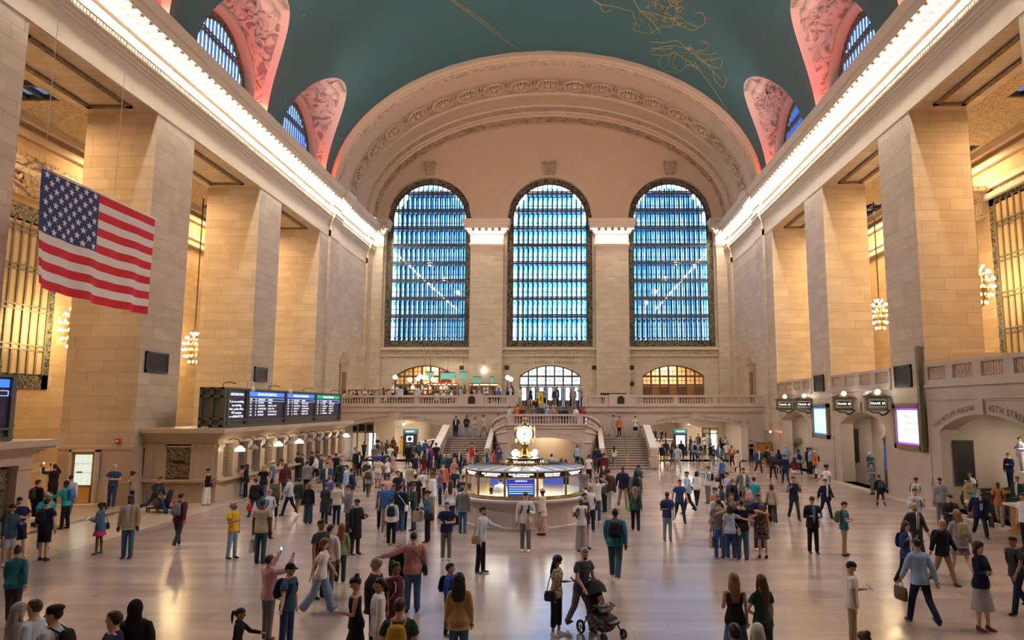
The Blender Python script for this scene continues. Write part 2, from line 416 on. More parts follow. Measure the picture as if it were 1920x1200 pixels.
# ---- west wall
ZA, AW, BW = 24.2, 18.9, 11.3        # tympanum ellipse
def ztop(x): return ZA + BW*math.sqrt(max(0, 1-(x/(AW+.02))**2))
def arch_wall(mb, axis_y, x0, x1, zb, zt, cols, depth=.9, n=28, mf=lambda z:0, sgn=1, mrev=None):
    """wall in the plane y = axis_y; cols: (cx, hw, [(zbot, zspring, rise)...]) ; reveals run to axis_y+depth"""
    zt = zt if callable(zt) else (lambda x, v=zt: v)
    P = lambda x,z,y=None: (x, axis_y if y is None else y, z)
    def fill(xa, xb, lo, hi, steps):
        for i in range(steps):
            a = xa+(xb-xa)*i/steps; b = xa+(xb-xa)*(i+1)/steps
            la,lb,ha,hb = lo(a),lo(b),hi(a),hi(b)
            if ha-la < 1e-4 and hb-lb < 1e-4: continue
            zs = sorted({0,1}|{max(0,min(1,(23.9-la)/(ha-la))) if ha>la+1e-6 else 0})
            for u,v in zip(zs,zs[1:]):
                if v-u < 1e-5: continue
                L=lambda l,h,t:l+(h-l)*t
                mb.quad(P(a,L(la,ha,u)),P(b,L(lb,hb,u)),P(b,L(lb,hb,v)),P(a,L(la,ha,v)), mf((L(la,ha,u)+L(la,ha,v))/2))
    cur = x0
    for cx,hw,ops in sorted(cols):
        fill(cur, cx-hw, lambda x: zb, zt, max(1,int((cx-hw-cur)/.8)))
        lo = lambda x: zb
        for (a,s,r) in ops:
            hi = lambda x, v=a: v
            fill(cx-hw, cx+hw, lo, hi, 1 if lo(cx)==zb and lo(cx-hw)==zb else n)
            rad = (hw*hw+r*r)/(2*r)
            cv = lambda x, s=s, r=r, rad=rad: s + math.sqrt(max(0, rad*rad-(x-cx)**2)) - (rad-r)
            A = [P(cx-hw,a)]+[P(cx-hw+2*hw*i/n, cv(cx-hw+2*hw*i/n)) for i in range(n+1)]+[P(cx+hw,a)]
            B = [(p[0], axis_y+depth, p[2]) for p in A]
            mb.strip(A,B, mrev if mrev is not None else mf(s), closed=True)
            lo = cv
        fill(cx-hw, cx+hw, lo, zt, n)
        cur = cx+hw
    fill(cur, x1, lambda x: zb, zt, max(1,int((x1-cur)/.8)))
WCX = (-12.7, .02, 12.7); WHW = 4.46; WZB, WZS = 10.7, 24.25
DCX = (-12.71, .08, 12.71); DHW = 3.14
mb = MB()
arch_wall(mb, YW, -19.3, 19.3, 0, lambda x: ztop(max(-AW,min(AW,x))), [(c, WHW, [(WZB, WZS, 4.46)]) for c in WCX], mf=lambda z: 1 if z > 23.88 else 0)
mb = MB()
def col_ops(): return [(WCX[i], WHW) for i in range(3)]
# the two rows of openings share a centre line, so the wall is laid in two bands
arch_wall(mb, YW, -19.3, 19.3, 4.6, 10.2, [(c, DHW, [(4.6, 7.7, 1.1)]) for c in DCX])
arch_wall(mb, YW, -19.3, 19.3, 10.2, lambda x: ztop(max(-AW,min(AW,x))), [(c, WHW, [(WZB, WZS, 4.46)]) for c in WCX], mf=lambda z: 1 if z > 23.88 else 0)
mb.quad((-19.3,YW,4.6),(19.3,YW,4.6),(19.3,YW,3.5),(-19.3,YW,3.5))
# pilasters
for x0,x1 in ((-8.21,-4.81),(4.81,8.21)):
    mb.box(x0,x1,YW-.55,YW,4.6,21.2)
for x0,x1 in ((-18.6,-17.3),(17.3,18.6)): mb.box(x0,x1,YW-.55,YW,4.6,21.2)
mb.obj('wall_west', [M_ST, M_TYM], **STRUCT)

def capital(x0, x1, rootname, ends=(1,1)):
    root = empty(rootname, **STRUCT); yf = YW-.55; l,r = ends
    mb = MB()
    for d,za,zb_ in ((.12,21.1,21.28),(.2,21.28,21.4),(.1,21.4,21.5),(.03,21.5,22.42),(.2,22.42,22.55),(.32,22.55,22.62),(.8,22.86,23.2),(.92,23.2,23.5),(1.05,23.5,23.85)):
        mb.box(x0-d*.72*l, x1+d*.72*r, yf-d, YW+.05, za, zb_)
    mb.box(x0-.3*l, x1+.3*r, yf-.3, YW, 22.62, 22.86); mb.obj('cornice', M_ENT, root)
    d = MB(); nn = int((x1-x0)/.14)
    for i in range(nn): d.box(x0+i*.14, x0+i*.14+.08, yf-.26, yf-.1, 21.29, 21.39)
    d.obj('dentil_band', M_ENT, root, kind='stuff')
    n = max(2,round((x1-x0)/.66)); st = (x1-x0)/n
    for i in range(n+1 if (l and r) else n+1):
        x = x0+st*i
        inst('bulb', BULB, (x, yf-.55, 22.62), root)
        if i < n: inst('bracket', MODL, (x+st/2, yf-.55, 22.88), root, pi/2*-1)
capital(-8.21,-4.81,'trim_4'); capital(4.81,8.21,'trim_5'); capital(-18.6,-17.3,'trim_6',(0,1)); capital(17.3,18.6,'trim_7',(1,0))

# archivolts, keystones and the sill band
mb = MB()
for c in WCX:
    for r0,r1,dy in ((4.46,4.75,.1),(4.75,5.55,.05),(5.55,5.68,.1)):
        A=[];B=[];Cc=[];D=[]
        for i in range(41):
            a = pi*i/40; A.append((c+r0*cos(a),YW-dy,WZS+r0*sin(a))); B.append((c+r1*cos(a),YW-dy,WZS+r1*sin(a))); D.append((c+r1*cos(a),YW,WZS+r1*sin(a))); Cc.append((c+r0*cos(a),YW,WZS+r0*sin(a)))
        mb.strip(A,B); mb.strip(B,D); mb.strip(Cc,A)
mb.obj('trim_8', M_TYM, **STRUCT)
for i,c in enumerate(WCX):
    mb = MB(); z = 28.95
    mb.extr([(c-.42,z),(c+.42,z),(c+.52,z+1.25),(c-.52,z+1.25)], YW-.42, YW, 'y'); mb.box(c-.62,c+.62,YW-.6,YW,z+1.25,z+1.42); mb.box(c-.3,c+.3,YW-.55,YW-.42,z+.05,z+.22)
    mb.tube([(c-.25,YW-.5,z+.35),(c-.25,YW-.52,z+1.1)],.09,6); mb.tube([(c+.25,YW-.5,z+.35),(c+.25,YW-.52,z+1.1)],.09,6)
    mb.obj(f'trim_{9+i}', M_CARVE2, **STRUCT)
mb = MB()
for x0,x1 in ((-17.3,-8.21),(-4.81,4.81),(8.21,17.3)):
    mb.box(x0,x1,YW-.3,YW,10.35,10.6); mb.box(x0,x1,YW-.12,YW,9.85,10.3,1); mb.box(x0,x1,YW-.2,YW,9.7,9.85)
mb.obj('trim_12', [M_PL, M_CARVE2], **STRUCT)

# ---- great west windows
def arch_h(x, r=WHW): return WZS + math.sqrt(max(0, r*r-x*x))
M_TINT = glassmat('blue_tinted_glass',(.28,.58,.88),.03)
M_TINTD = glassmat('deep_blue_glass',(.04,.19,.55),.04)
M_OUT = simple('outer_window_steel', (.10,.16,.22), .5, noise_amt=.2)
for wi,c in enumerate(WCX):
    root = empty(f'window_{wi+1}', **STRUCT); IN = WHW-.58; ri = WHW-.58
    bd = MB()       # ornamental border
    path = [(c-WHW,WZB)]+[(c-WHW*cos(pi*i/36),WZS+WHW*sin(pi*i/36)) for i in range(37)]+[(c+WHW,WZB)]
    pin = [(c-IN,WZB)]+[(c-ri*cos(pi*i/36),WZS+ri*sin(pi*i/36)) for i in range(37)]+[(c+IN,WZB)]
    for (A,B,ya,yb) in ((path,pin,YW+.45,YW+.45),(pin,pin,YW+.45,YW+.7)):
        bd.strip([(p[0],ya,p[1]) for p in A],[(p[0],yb,p[1]) for p in B])
    bd.box(c-IN,c+IN,YW+.4,YW+.6,WZB,WZB+.72)
    bd.obj('border', M_BRZC, root)
    fr = MB(); y = YW+.5; n = 15; w = 2*IN/n
    for i in range(1,n):
        x = -IN+w*i; fr.box(c+x-.045,c+x+.045,y-.06,y+.1,WZB+.7,arch_h(x,ri))
    zz = [23.4-1.89*k for k in range(-2,6)]
    for z in zz:
        hw = IN if z < WZS else math.sqrt(max(.1,ri*ri-(z-WZS)**2))
        fr.box(c-hw,c+hw,y-.1,y+.1,z-.17,z-.07); fr.box(c-hw,c+hw,y-.1,y+.1,z+.07,z+.17)
    for i in range(n):      # small arched heads of the bottom lights
        x = -IN+w*(i+.5)
        for zq in (13.55,11.75): fr.tube([(c+x-w/2,y,zq-.3),(c+x-w/4,y,zq),(c+x,y,zq+.1),(c+x+w/4,y,zq),(c+x+w/2,y,zq-.3)],.04,4)
        fr.box(c+x-.02,c+x+.02,y,y+.04,11.4,13.6)
    for i in range(37):
        a=pi*i/36
        if i<36: fr.bar((c-ri*cos(a),y,WZS+ri*sin(a)),(c-ri*cos(a+pi/36),y,WZS+ri*sin(a+pi/36)),.14)
    fr.bar((c-IN,y,WZB+.7),(c-IN,y,WZS),.14); fr.bar((c+IN,y,WZB+.7),(c+IN,y,WZS),.14)
    fr.obj('mullions', M_BRZ, root)
    of = MB(); yo = YW+2.1
    for i in range(1,n):
        x = -IN+w*i; of.box(c+x-.08,c+x+.08,yo-.06,yo+.06,WZB,arch_h(x,ri))
    for z in zz:
        hw = IN+.4 if z < WZS else math.sqrt(max(.1,ri*ri-(z-WZS)**2))
        of.box(c-hw,c+hw,YW+.6,yo+.1,z-.04,z+.06)
        of.box(c-hw,c+hw,yo-.03,yo+.03,z-1.0,z-.93); of.box(c-hw,c+hw,yo-.03,yo+.03,z-1.5,z-1.46)
    of.obj('outer_frame', M_OUT, root)
    tg = MB()
    for i in range(n):
        x=-IN+w*i; rr=((i*7+wi*5)%4)*.04
        top=min(arch_h(x+w*.5,ri),arch_h(x+w,ri),arch_h(x+w*.1,ri))-.1
        f_ = .34 if wi==1 else .50
        tg.box(c+x+w*(1-f_)-rr,c+x+w*.97,YW+1.3,YW+1.33,WZB+.7,top)
        for z in zz:
            if z<top: tg.box(c+x+.02,c+x+w*(1-f_)-rr,YW+1.3,YW+1.33,z-.62,z-.2)
    tg.obj('tinted_pane', M_TINT, root)
    g = MB(); arc = [(c-IN,y,WZB+.7)]+[(c-ri*cos(pi*i/36),y+.02,WZS+ri*sin(pi*i/36)) for i in range(37)]+[(c+IN,y,WZB+.7)]
    g.add(arc,[tuple(range(len(arc)))]); g.obj('glass', M_GLASS, root)
# reveal walls of the window chamber behind the panes
mb = MB()
for c in WCX:
    for s in (-1,1): mb.box(min(c+s*WHW,c+s*(WHW+.2)),max(c+s*WHW,c+s*(WHW+.2)),YW+.9,YW+2.3,WZB-.2,29)
mb.box(-19.3,19.3,YW+.9,YW+2.3,10.3,10.7)
mb.obj('wall_west_chamber', M_PL, **STRUCT)

# ---- doors under the windows
M_WARMROOM = simple('lobby_plaster', (.72,.55,.36), .7)
for di,c in enumerate(DCX):
    root = empty(f'door_{di+2}', **STRUCT); y = YW+.5; rad=(DHW*DHW+1.1*1.1)/2.2
    H = lambda x: 7.7+math.sqrt(max(0,rad*rad-x*x))-(rad-1.1)
    fr = MB(); w = 2*DHW/7
    for i in range(8):
        x = -DHW+w*i; fr.box(c+x-.09,c+x+.09,y-.1,y+.1,4.6,H(x))
    for z in (6.78,7.68): fr.box(c-DHW,c+DHW,y-.12,y+.12,z-.1,z+.1)
    for i in range(28):
        a=-DHW+2*DHW*i/28; b=-DHW+2*DHW*(i+1)/28; fr.bar((c+a,y,H(a)),(c+b,y,H(b)),.2)
    for i in range(7):
        x=-DHW+w*(i+.5); fr.box(c+x-.025,c+x+.025,y-.03,y+.03,6.8,H(x)); fr.box(c+x-w/2,c+x+w/2,y-.03,y+.03,7.22,7.27); fr.box(c+x-w/2,c+x+w/2,y-.03,y+.03,8.15,8.2)
    fr.obj('frame', M_DWOOD, root)
    for i in range(7):
        x=c-DHW+w*i; lf = MB()
        if di == 2:
            lf.box(x+.1,x+w-.1,y-.05,y+.05,4.62,6.66); lf.box(x+.22,x+w-.22,y-.09,y+.02,4.8,5.5); lf.box(x+.22,x+w-.22,y-.09,y+.02,5.7,6.5); lf.obj('door_leaf', M_WOOD if i%2 else M_DWOOD, root)
        else:
            lf.box(x+.1,x+.24,y-.05,y+.05,4.62,6.66); lf.box(x+w-.24,x+w-.1,y-.05,y+.05,4.62,6.66); lf.box(x+.1,x+w-.1,y-.05,y+.05,6.52,6.66); lf.box(x+.1,x+w-.1,y-.05,y+.05,4.62,5.25)
            lf.obj('door_leaf', M_DWOOD, root)
    g = MB(); g.quad((c-DHW,y,4.7),(c+DHW,y,4.7),(c+DHW,y,8.7),(c-DHW,y,8.7)); g.obj('glass', M_GLASS, root)
# lobbies behind the side doors, the middle ones give on the street
mb = MB()
for c in (DCX[0], DCX[2]):
    x0,x1,y0,y1 = c-4.2,c+4.2,YW+.9,YW+6
    mb.quad((x0,y1,4.6),(x1,y1,4.6),(x1,y1,9.6),(x0,y1,9.6)); mb.quad((x0,y0,4.6),(x0,y1,4.6),(x0,y1,9.6),(x0,y0,9.6)); mb.quad((x1,y0,4.6),(x1,y1,4.6),(x1,y1,9.6),(x1,y0,9.6))
    mb.quad((x0,y0,9.6),(x1,y0,9.6),(x1,y1,9.6),(x0,y1,9.6)); mb.quad((x0,y0,4.6),(x1,y0,4.6),(x1,y1,4.6),(x0,y1,4.6))
mb.quad((-4.2,YW,4.59),(4.2,YW,4.59),(4.2,YW+12,4.59),(-4.2,YW+12,4.59))
mb.obj('wall_lobby', M_WARMROOM, **STRUCT)
# incised lettering over the middle doors
mb = MB()
letters(mb,'TO VANDERBILT AVENUE',.36, arc_at((0.05,YW-.02,-11.2),20.75,(1,0,0),(0,0,1)),.16)
letters(mb,'THE CAMPBELL APARTMENT',.36, arc_at((0.05,YW-.02,-11.2),20.2,(1,0,0),(0,0,1)),.16)
mb.obj('trim_13', M_INK, fix=False, **STRUCT)

# ---- ceiling vault with its lunettes
VA, VZ, VB, VY1 = 18.75, 23.25, 12.6, 58.5
def teal():
    m,t,b = nt('teal_ceiling'); tc = N(t,'ShaderNodeTexCoord'); no = N(t,'ShaderNodeTexNoise'); no.inputs['Scale'].default_value=.25; no.inputs['Detail'].default_value=4
    t.links.new(tc.outputs['Object'], no.inputs['Vector']); rp = N(t,'ShaderNodeValToRGB'); rp.color_ramp.elements[0].color=(.050,.135,.155,1); rp.color_ramp.elements[1].color=(.068,.165,.175,1)
    t.links.new(no.outputs['Fac'], rp.inputs[0]); t.links.new(rp.outputs[0], b.inputs['Base Color']); b.inputs['Roughness'].default_value=.75; b.inputs['Specular IOR Level'].default_value=.2; return m
M_TEAL = teal()
LH, LZ, LR = 4.6, 24.0, 6.0
def vpt(y, th, sx, off=0): return (sx*(VA-off)*cos(th), y, VZ+(VB-off)*sin(th))
ce = MB()
for i in range(12):
    for j in range(24):
        ya,yb = Y0+(23-Y0)*i/12, Y0+(23-Y0)*(i+1)/12; a,b = pi*j/24, pi*(j+1)/24
        ce.quad(vpt(ya,a,1),vpt(yb,a,1),vpt(yb,b,1),vpt(ya,b,1))
outl = {}
for bi,c in enumerate(BC):
    lo = 23 if bi==0 else (BC[bi-1]+c)/2; hi = VY1 if bi==2 else (BC[bi+1]+c)/2
    for sx in (-1,1):
        al = sorted({pi*i/56 for i in range(57)}|{math.atan2(1,1),math.atan2(1,-1)}); O=[];rows=[]
        for a in al:
            ca,sa = cos(a),max(0,sin(a)); hd = (hi-c) if ca>=0 else (c-lo)
            rr = min(1/abs(ca) if abs(ca)>1e-9 else 9, 1/sa if sa>1e-9 else 9)
            def P(r): return c+ca*r*hd, sa*r*pi/2
            def ins(r):
                y,th = P(r); z = VZ+VB*sin(th)
                return abs(y-c)<LH if z<LZ else ((y-c)/LH)**2+((z-LZ)/LR)**2<1
            l,h = 0,rr
            for _ in range(40):
                m = (l+h)/2
                if ins(m): l=m
                else: h=m
            O.append(P(l)); rows.append([vpt(*P(l+(rr-l)*k/8),sx) for k in range(9)])
        outl[bi,sx]=O
        for i in range(len(al)-1):
            for k in range(8): ce.quad(rows[i][k],rows[i][k+1],rows[i+1][k+1],rows[i+1][k])
ce.obj('ceiling', M_TEAL, smooth=True, **STRUCT)
M_BAND = simple('pale_rose_stone', (.62,.49,.42), .65, noise_amt=.05)
M_REV = simple('grey_arch_stone', (.42,.38,.35), .6, noise_amt=.1)
M_FIN = simple('blue_window_louvre', (.02,.07,.30), .5)
kk = 4
XWN = 19.75
for bi,c in enumerate(BC):
    for sx in (-1,1):
        O = outl[bi,sx]; pan = MB(); rev = MB(); n=len(O)
        def W(o, r, x):
            y,th = o; z = VZ+VB*sin(th)
            if z <= LZ: return (sx*x, c+(r if y>c else -r), 24.9-(LZ-z)*1.2-.0)
            ph = math.atan2((z-LZ)/LR,(y-c)/LH); return (sx*x, c+r*cos(ph), 24.9+r*sin(ph))
        prev=None
        for i in range(n):
            p = Vector(vpt(O[i][0],O[i][1],sx)); q = Vector(W(O[i],4.15,19.25)); L = (q-p).length
            t0 = min(.5,.55/max(L,.6)); pts=[p+(q-p)*t for t in (0,t0)]+[p+(q-p)*(t0+(1-t0)*k/6) for k in range(1,7)]
            r_ = [Vector(W(O[i],4.15,19.25)),Vector(W(O[i],3.98,19.15)),Vector(W(O[i],3.78,19.25)),Vector(W(O[i],3.7,XWN))]
            if prev:
                for k in range(7): pan.quad(prev[0][k],prev[0][k+1],pts[k+1],pts[k],0 if k==0 else 1)
                for k in range(3): rev.quad(prev[1][k],prev[1][k+1],r_[k+1],r_[k])
            prev=(pts,r_)
        root = empty(f'trim_{n_tr+12}', **STRUCT); n_tr += 1
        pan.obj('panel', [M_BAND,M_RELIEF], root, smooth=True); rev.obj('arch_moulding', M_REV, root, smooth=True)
        # carved figures and foliage standing out of the panel
        sc = MB(); rr = random.Random(bi*2+sx)
        for q in range(46):
            i = rr.randrange(6,n-6); p=Vector(vpt(O[i][0],O[i][1],sx)); w=Vector(W(O[i],4.15,19.25))
            if (w-p).length < 1.4: continue
            t = rr.uniform(.3,.85); o=p+(w-p)*t; d=(w-p).normalized(); tn=Vector((0,rr.uniform(-1,1),rr.uniform(-1,1))).normalized()
            nrm = Vector((-sx*.55,0,-.8)); l=rr.uniform(.3,.8)
            pts=[o, o+tn*l*.5+nrm*.12, o+tn*l+d*l*.3+nrm*.02]; sc.tube(pts,[.12,.1,.02],6)
        i = n//2; p=Vector(vpt(O[i][0],O[i][1],sx)); w=Vector(W(O[i],4.15,19.25)); o=p+(w-p)*.35; nrm=Vector((-sx*.5,0,-.85))
        for q in range(7): sc.tube([o+nrm*.05, o+(p-w).normalized()*.9+Vector((0,(q-3)*.32,0))+nrm*.3],[.25,.05],6)
        sc.ball(o+nrm*.1,(.5,.9,.45),10); sc.ball(o+Vector((0,1.3,0))+nrm*.1,(.35,.6,.35),8); sc.ball(o+Vector((0,-1.3,0))+nrm*.1,(.35,.6,.35),8)
        for q in (-1,1): sc.tube([o+Vector((0,q*.5,0)),o+Vector((0,q*1.6,0))+(w-p)*.15,o+Vector((0,q*2.2,0))+(w-p)*.5],[.22,.16,.05],6)
        sc.obj('carving', M_BAND, root, smooth=True, kind='stuff')
        wr = empty(f'window_{kk}', **STRUCT); kk+=1
        fr = MB(); bd = MB(); fn = MB()
        for i in range(36):
            a,b=pi*i/36,pi*(i+1)/36
            bd.quad(*[(sx*XWN,c+r*cos(t),24.9+r*sin(t)) for r,t in ((3.72,a),(3.2,a),(3.2,b),(3.72,b))])
            fr.bar((sx*XWN,c+3.2*cos(a),24.9+3.2*sin(a)),(sx*XWN,c+3.2*cos(b),24.9+3.2*sin(b)),.12)
        for s in (-1,1): bd.quad((sx*XWN,c+s*3.72,23),(sx*XWN,c+s*3.2,23),(sx*XWN,c+s*3.2,24.9),(sx*XWN,c+s*3.72,24.9))
        for i in range(15):
            y=-3.0+i*.43; top=24.9+math.sqrt(max(0,3.2**2-y*y)); fr.box(sx*XWN-.03,sx*XWN+.03,c+y-.03,c+y+.03,23,top)
            fn.box(min(sx*19.83,sx*19.86),max(sx*19.83,sx*19.86),c+y-.03,c+y+.20,23,top)
        for z in (26.7,26.95): 
            hw=math.sqrt(3.2**2-(z-24.9)**2); fr.box(sx*XWN-.1,sx*XWN+.05,c-hw,c+hw,z-.06,z+.06)
        fr.obj('mullions', M_BRZ, wr); bd.obj('border', M_BRZC, wr); fn.obj('tinted_pane', M_TINTD, wr)
        g = MB(); arc=[(sx*(XWN+.06),c-3.2,23)]+[(sx*(XWN+.06),c-3.2*cos(pi*i/24),24.9+3.2*sin(pi*i/24)) for i in range(25)]+[(sx*(XWN+.06),c+3.2,23)]
        g.add(arc,[tuple(range(len(arc)))]); g.obj('glass', M_GLASS, wr)
# ---- the deep ornamented arch before the west wall
def ring(y):
    t = (y-VY1)/(YW-VY1); return VA+(AW-VA)*t, VB+(BW-VB)*t, VZ+(ZA-VZ)*t
def rpt(y, e, th):
    a,b,z = ring(y); return Vector(((a-e)*cos(th), y, z+(b-e)*sin(th)))
ST = [(58.5,-.1),(58.45,.05),(58.45,.4),(58.8,.5),(59.1,.42),(59.2,.5),(59.9,.62),(60.0,.52),(60.8,.5),(60.9,.42),(62.6,.36),(62.75,.3),(62.85,.2),(66.0,.16),(66.1,.3),(66.3,.34),(66.4,.26),(68.6,.2),(68.7,.36),(69.8,.34),(69.9,.5),(70.2,.52),(70.3,.7),(71.4,.85),(71.82,.9)]
MI = {5:1,6:1,12:2,18:1,22:3}
mb = MB(); NA=96
for i in range(len(ST)-1):
    A=[rpt(*ST[i],pi*k/NA) for k in range(NA+1)]; B=[rpt(*ST[i+1],pi*k/NA) for k in range(NA+1)]; mb.strip(A,B,MI.get(i,0))
root = empty('trim_30', **STRUCT)
M_COF = simple('coffer_stone', (.60,.485,.35), .65, noise_amt=.08, nscale=1.5)
mb.obj('arch_soffit', [M_TYM, carved('arch_leaf_band',(.60,.49,.36),(.38,.29,.2),2.6,.38,.55,dist=.1), carved('arch_rosette_band',(.58,.46,.33),(.36,.27,.18),2.2,.30,.48,dist=.12), carved('arch_inner_band',(.50,.39,.28),(.28,.21,.14),1.6,.42,.55,dist=.1)], root)
def rosette():
    mb = MB(); mb.lathe((0,0,0),[(1.15,.0),(1.15,.1),(1.02,.14),(.95,.02)],28); 
    for k in range(14):
        a=2*pi*k/14; mb.tube([(.3*cos(a),.3*sin(a),.02),(.55*cos(a),.55*sin(a),.16),(.82*cos(a),.82*sin(a),.03)],[.05,.10,.04],6)
    mb.lathe((0,0,0),[(.28,0),(.26,.16),(.1,.24),(.001,.24)],12); return mb
ROS = rosette().mesh('rosette', M_COF, True); DISC = MB().lathe((0,0,0),[(.94,.012),(.001,.012)],20).mesh('rosette_ground', simple('coffer_ground',(.30,.22,.14),.8))
SPR = MB()
for q in (-1,1):
    for j in range(3): SPR.tube([(0,q*.1,0),(.35*(j-1),q*.6,.1),(.3*(j-1)-.1,q*1.1,.02)],[.07,.08,.02],5)
SPR = SPR.mesh('spray', M_COF, True)
acc=[0]; NS=800
for k in range(NS): acc.append(acc[-1]+(rpt(64.4,.2,pi*(k+1)/NS)-rpt(64.4,.2,pi*k/NS)).length)
for i in range(37):
    s = acc[-1]*(i+.5)/37; k = next(q for q in range(NS) if acc[q+1]>=s); th=pi*(k+.5)/NS
    p = rpt(64.4,.19,th); tx=(rpt(64.4,.2,th+.01)-p).normalized(); ty=Vector((0,1,0)); nz=tx.cross(ty).normalized()
    if nz.dot(Vector((0,64.4,24))-p) < 0: nz=-nz
    Mt = Matrix((tx,ty if tx.cross(ty).dot(nz)>0 else -ty,nz)).transposed().to_4x4(); Mt.translation=p
    if i%2==0:
        o = inst('rosette', ROS, (0,0,0), root); o.matrix_world = Mt
        d = inst('rosette_ground', DISC, (0,0,0), o)
    else:
        o = inst('leaf_spray', SPR, (0,0,0), root); o.matrix_world = Mt
# ---- gilded line drawing on the ceiling: loose curls, stems and stars
M_GILT = simple('gilded_paint', (.42,.36,.12), .5, .3)
gl = MB(); rr = random.Random(3)
def onv(x,y):
    d=ray(x,y); A=(d.x/(VA-.03))**2+(d.z/(VB-.03))**2; B=2*(CAMP.x*d.x/(VA-.03)**2+(CAMP.z-VZ)*d.z/(VB-.03)**2); Cq=(CAMP.x/(VA-.03))**2+((CAMP.z-VZ)/(VB-.03))**2-1
    return CAMP+d*((-B+math.sqrt(B*B-4*A*Cq))/2/A)
def gline(pts, w=.035):
    # smooth chain of points lying on the vault
    out=[]
    P=[Vector(p) for p in pts]
    for i in range(len(P)-1):
        a=P[max(i-1,0)];b=P[i];c=P[i+1];d=P[min(i+2,len(P)-1)]
        for k in range(4):
            t=k/4; out.append(.5*((2*b)+(c-a)*t+(2*a-5*b+4*c-d)*t*t+(3*b-a-3*c+d)*t**3))
    out.append(P[-1]); gl.tube([onv(q.x,q.y) for q in out], w, 4)
for pts in ([(842,-2),(880,25),(925,60),(972,92)],[(845,-4),(885,24),(930,58),(940,66)],
  [(1216,98),(1240,88),(1268,86),(1290,92)],[(1218,78),(1245,80),(1268,76),(1280,84)],[(1220,90),(1242,92),(1262,90)],[(1222,102),(1246,104),(1262,98)],
  [(1262,98),(1254,110),(1258,124),(1276,134)],[(1240,106),(1236,120),(1246,132),(1270,136)],[(1268,98),(1262,118),(1268,128)],
  [(1280,84),(1300,100),(1322,112),(1352,108)],[(1290,92),(1316,96),(1328,82),(1320,78)],[(1300,98),(1330,102),(1345,98)],[(1304,106),(1326,120),(1350,128),(1354,110)],[(1318,112),(1336,132),(1352,150)],
  [(1336,132),(1342,152),(1356,164),(1362,150),(1358,142)],[(1276,134),(1290,122),(1310,128)],[(1314,134),(1340,170),(1364,208)],[(1262,96),(1292,116),(1314,134)],
  [(1106,-6),(1125,8),(1150,12),(1186,22)],[(1186,22),(1192,44),(1188,56),(1222,62),(1216,44)],[(1186,-4),(1200,20),(1224,42),(1238,62)],[(1200,20),(1230,26),(1262,36),(1272,28)],
  [(1250,-6),(1256,10),(1246,24),(1262,30)],[(1262,-4),(1272,14),(1264,34)],[(1272,28),(1290,42),(1310,50),(1322,40),(1316,24),(1302,26)],[(1262,36),(1284,52),(1302,56),(1310,50)],[(1124,8),(1132,22),(1146,18)],[(1222,62),(1244,48),(1262,52)]):
    gline(pts)
for _ in range(46):
    x,y = rr.uniform(1200,1285), rr.uniform(-8,48); a=rr.uniform(0,6.3); l=rr.uniform(5,13)
    gline([(x,y),(x+cos(a)*l,y+sin(a)*l*.6),(x+cos(a+1.1)*l*1.6,y+sin(a+1.1)*l)],.028)
for _ in range(16):
    x,y=rr.uniform(1285,1330),rr.uniform(82,128); a=rr.uniform(0,6.3); l=rr.uniform(5,11)
    gline([(x,y),(x+cos(a)*l,y+sin(a)*l*.6),(x+cos(a+1)*l*1.6,y+sin(a+1)*l)],.025)
for x,y in ((1330,35),(1340,64),(1432,74),(1401,121),(570,29),(535,183),(700,40),(1100,60),(930,30),(780,60)):
    gl.ball(onv(x,y),.06,6)
gl.obj('trim_31', M_GILT, fix=False, **STRUCT)
# ================================================================ STAIRS, BALCONIES, PASSAGES
SXC = .1; YB = 59.8
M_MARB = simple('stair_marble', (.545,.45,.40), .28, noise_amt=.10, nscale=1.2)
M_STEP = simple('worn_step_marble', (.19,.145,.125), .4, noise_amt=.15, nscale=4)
M_WHT = simple('pale_coping_marble', (.66,.60,.56), .25)
def baluster_mesh(h=.5, r=.075):
    return MB().lathe((0,0,0),[(r*.95,0),(r*.95,.05*h/.5),(r*.5,.07*h/.5),(r*.62,.12*h/.5),(r*1.0,.2*h/.5),(r*.85,.27*h/.5),(r*.45,.38*h/.5),(r*.5,.43*h/.5),(r*.9,.45*h/.5),(r*.9,h)],8).mesh('baluster', M_MARB, True)
BAL = baluster_mesh()
# balcony wall with the two wide passage arches
mb = MB()
arch_wall(mb, YB, -18.6, -2.7, 0, 4.62, [(-12.72,4.28,[(0,2.85,.62)])], depth=2.2)
arch_wall(mb, YB, 3.4, 18.6, 0, 4.62, [(12.72,4.28,[(0,2.85,.62)])], depth=2.2)
mb.box(-18.6,-2.7,YB-.12,YB,4.14,4.62); mb.box(3.4,18.6,YB-.12,YB,4.14,4.62)
mb.box(-18.6,-2.7,YB-.2,YB,4.55,4.64); mb.box(3.4,18.6,YB-.2,YB,4.55,4.64); mb.box(-18.6,-2.7,YB-.05,YB,4.02,4.14); mb.box(3.4,18.6,YB-.05,YB,4.02,4.14)
for c in (-12.72,12.72): mb.extr([(c-.28,3.5),(c+.28,3.5),(c+.36,4.05),(c-.36,4.05)],YB-.07,YB)
mb.box(-2.7,3.4,YB,YB+.3,0,3.0)
mb.obj('wall_balcony', M_PLG, **STRUCT)
mb = MB(); mb.box(-18.6,-2.7,YB,YW+.5,4.3,4.6); mb.box(3.4,18.6,YB,YW+.5,4.3,4.6); mb.box(-2.7,3.4,61.0,YW+.5,4.3,4.6)
mb.box(-17.5,-4.9,64.2,YW-.6,4.6,5.02)
mb.obj('floor_balcony', M_PLG, **STRUCT)
mb = MB()
arcp = lambda c: arc_at((c,YB-.02,-10.6),13.98,(1,0,0),(0,0,1))
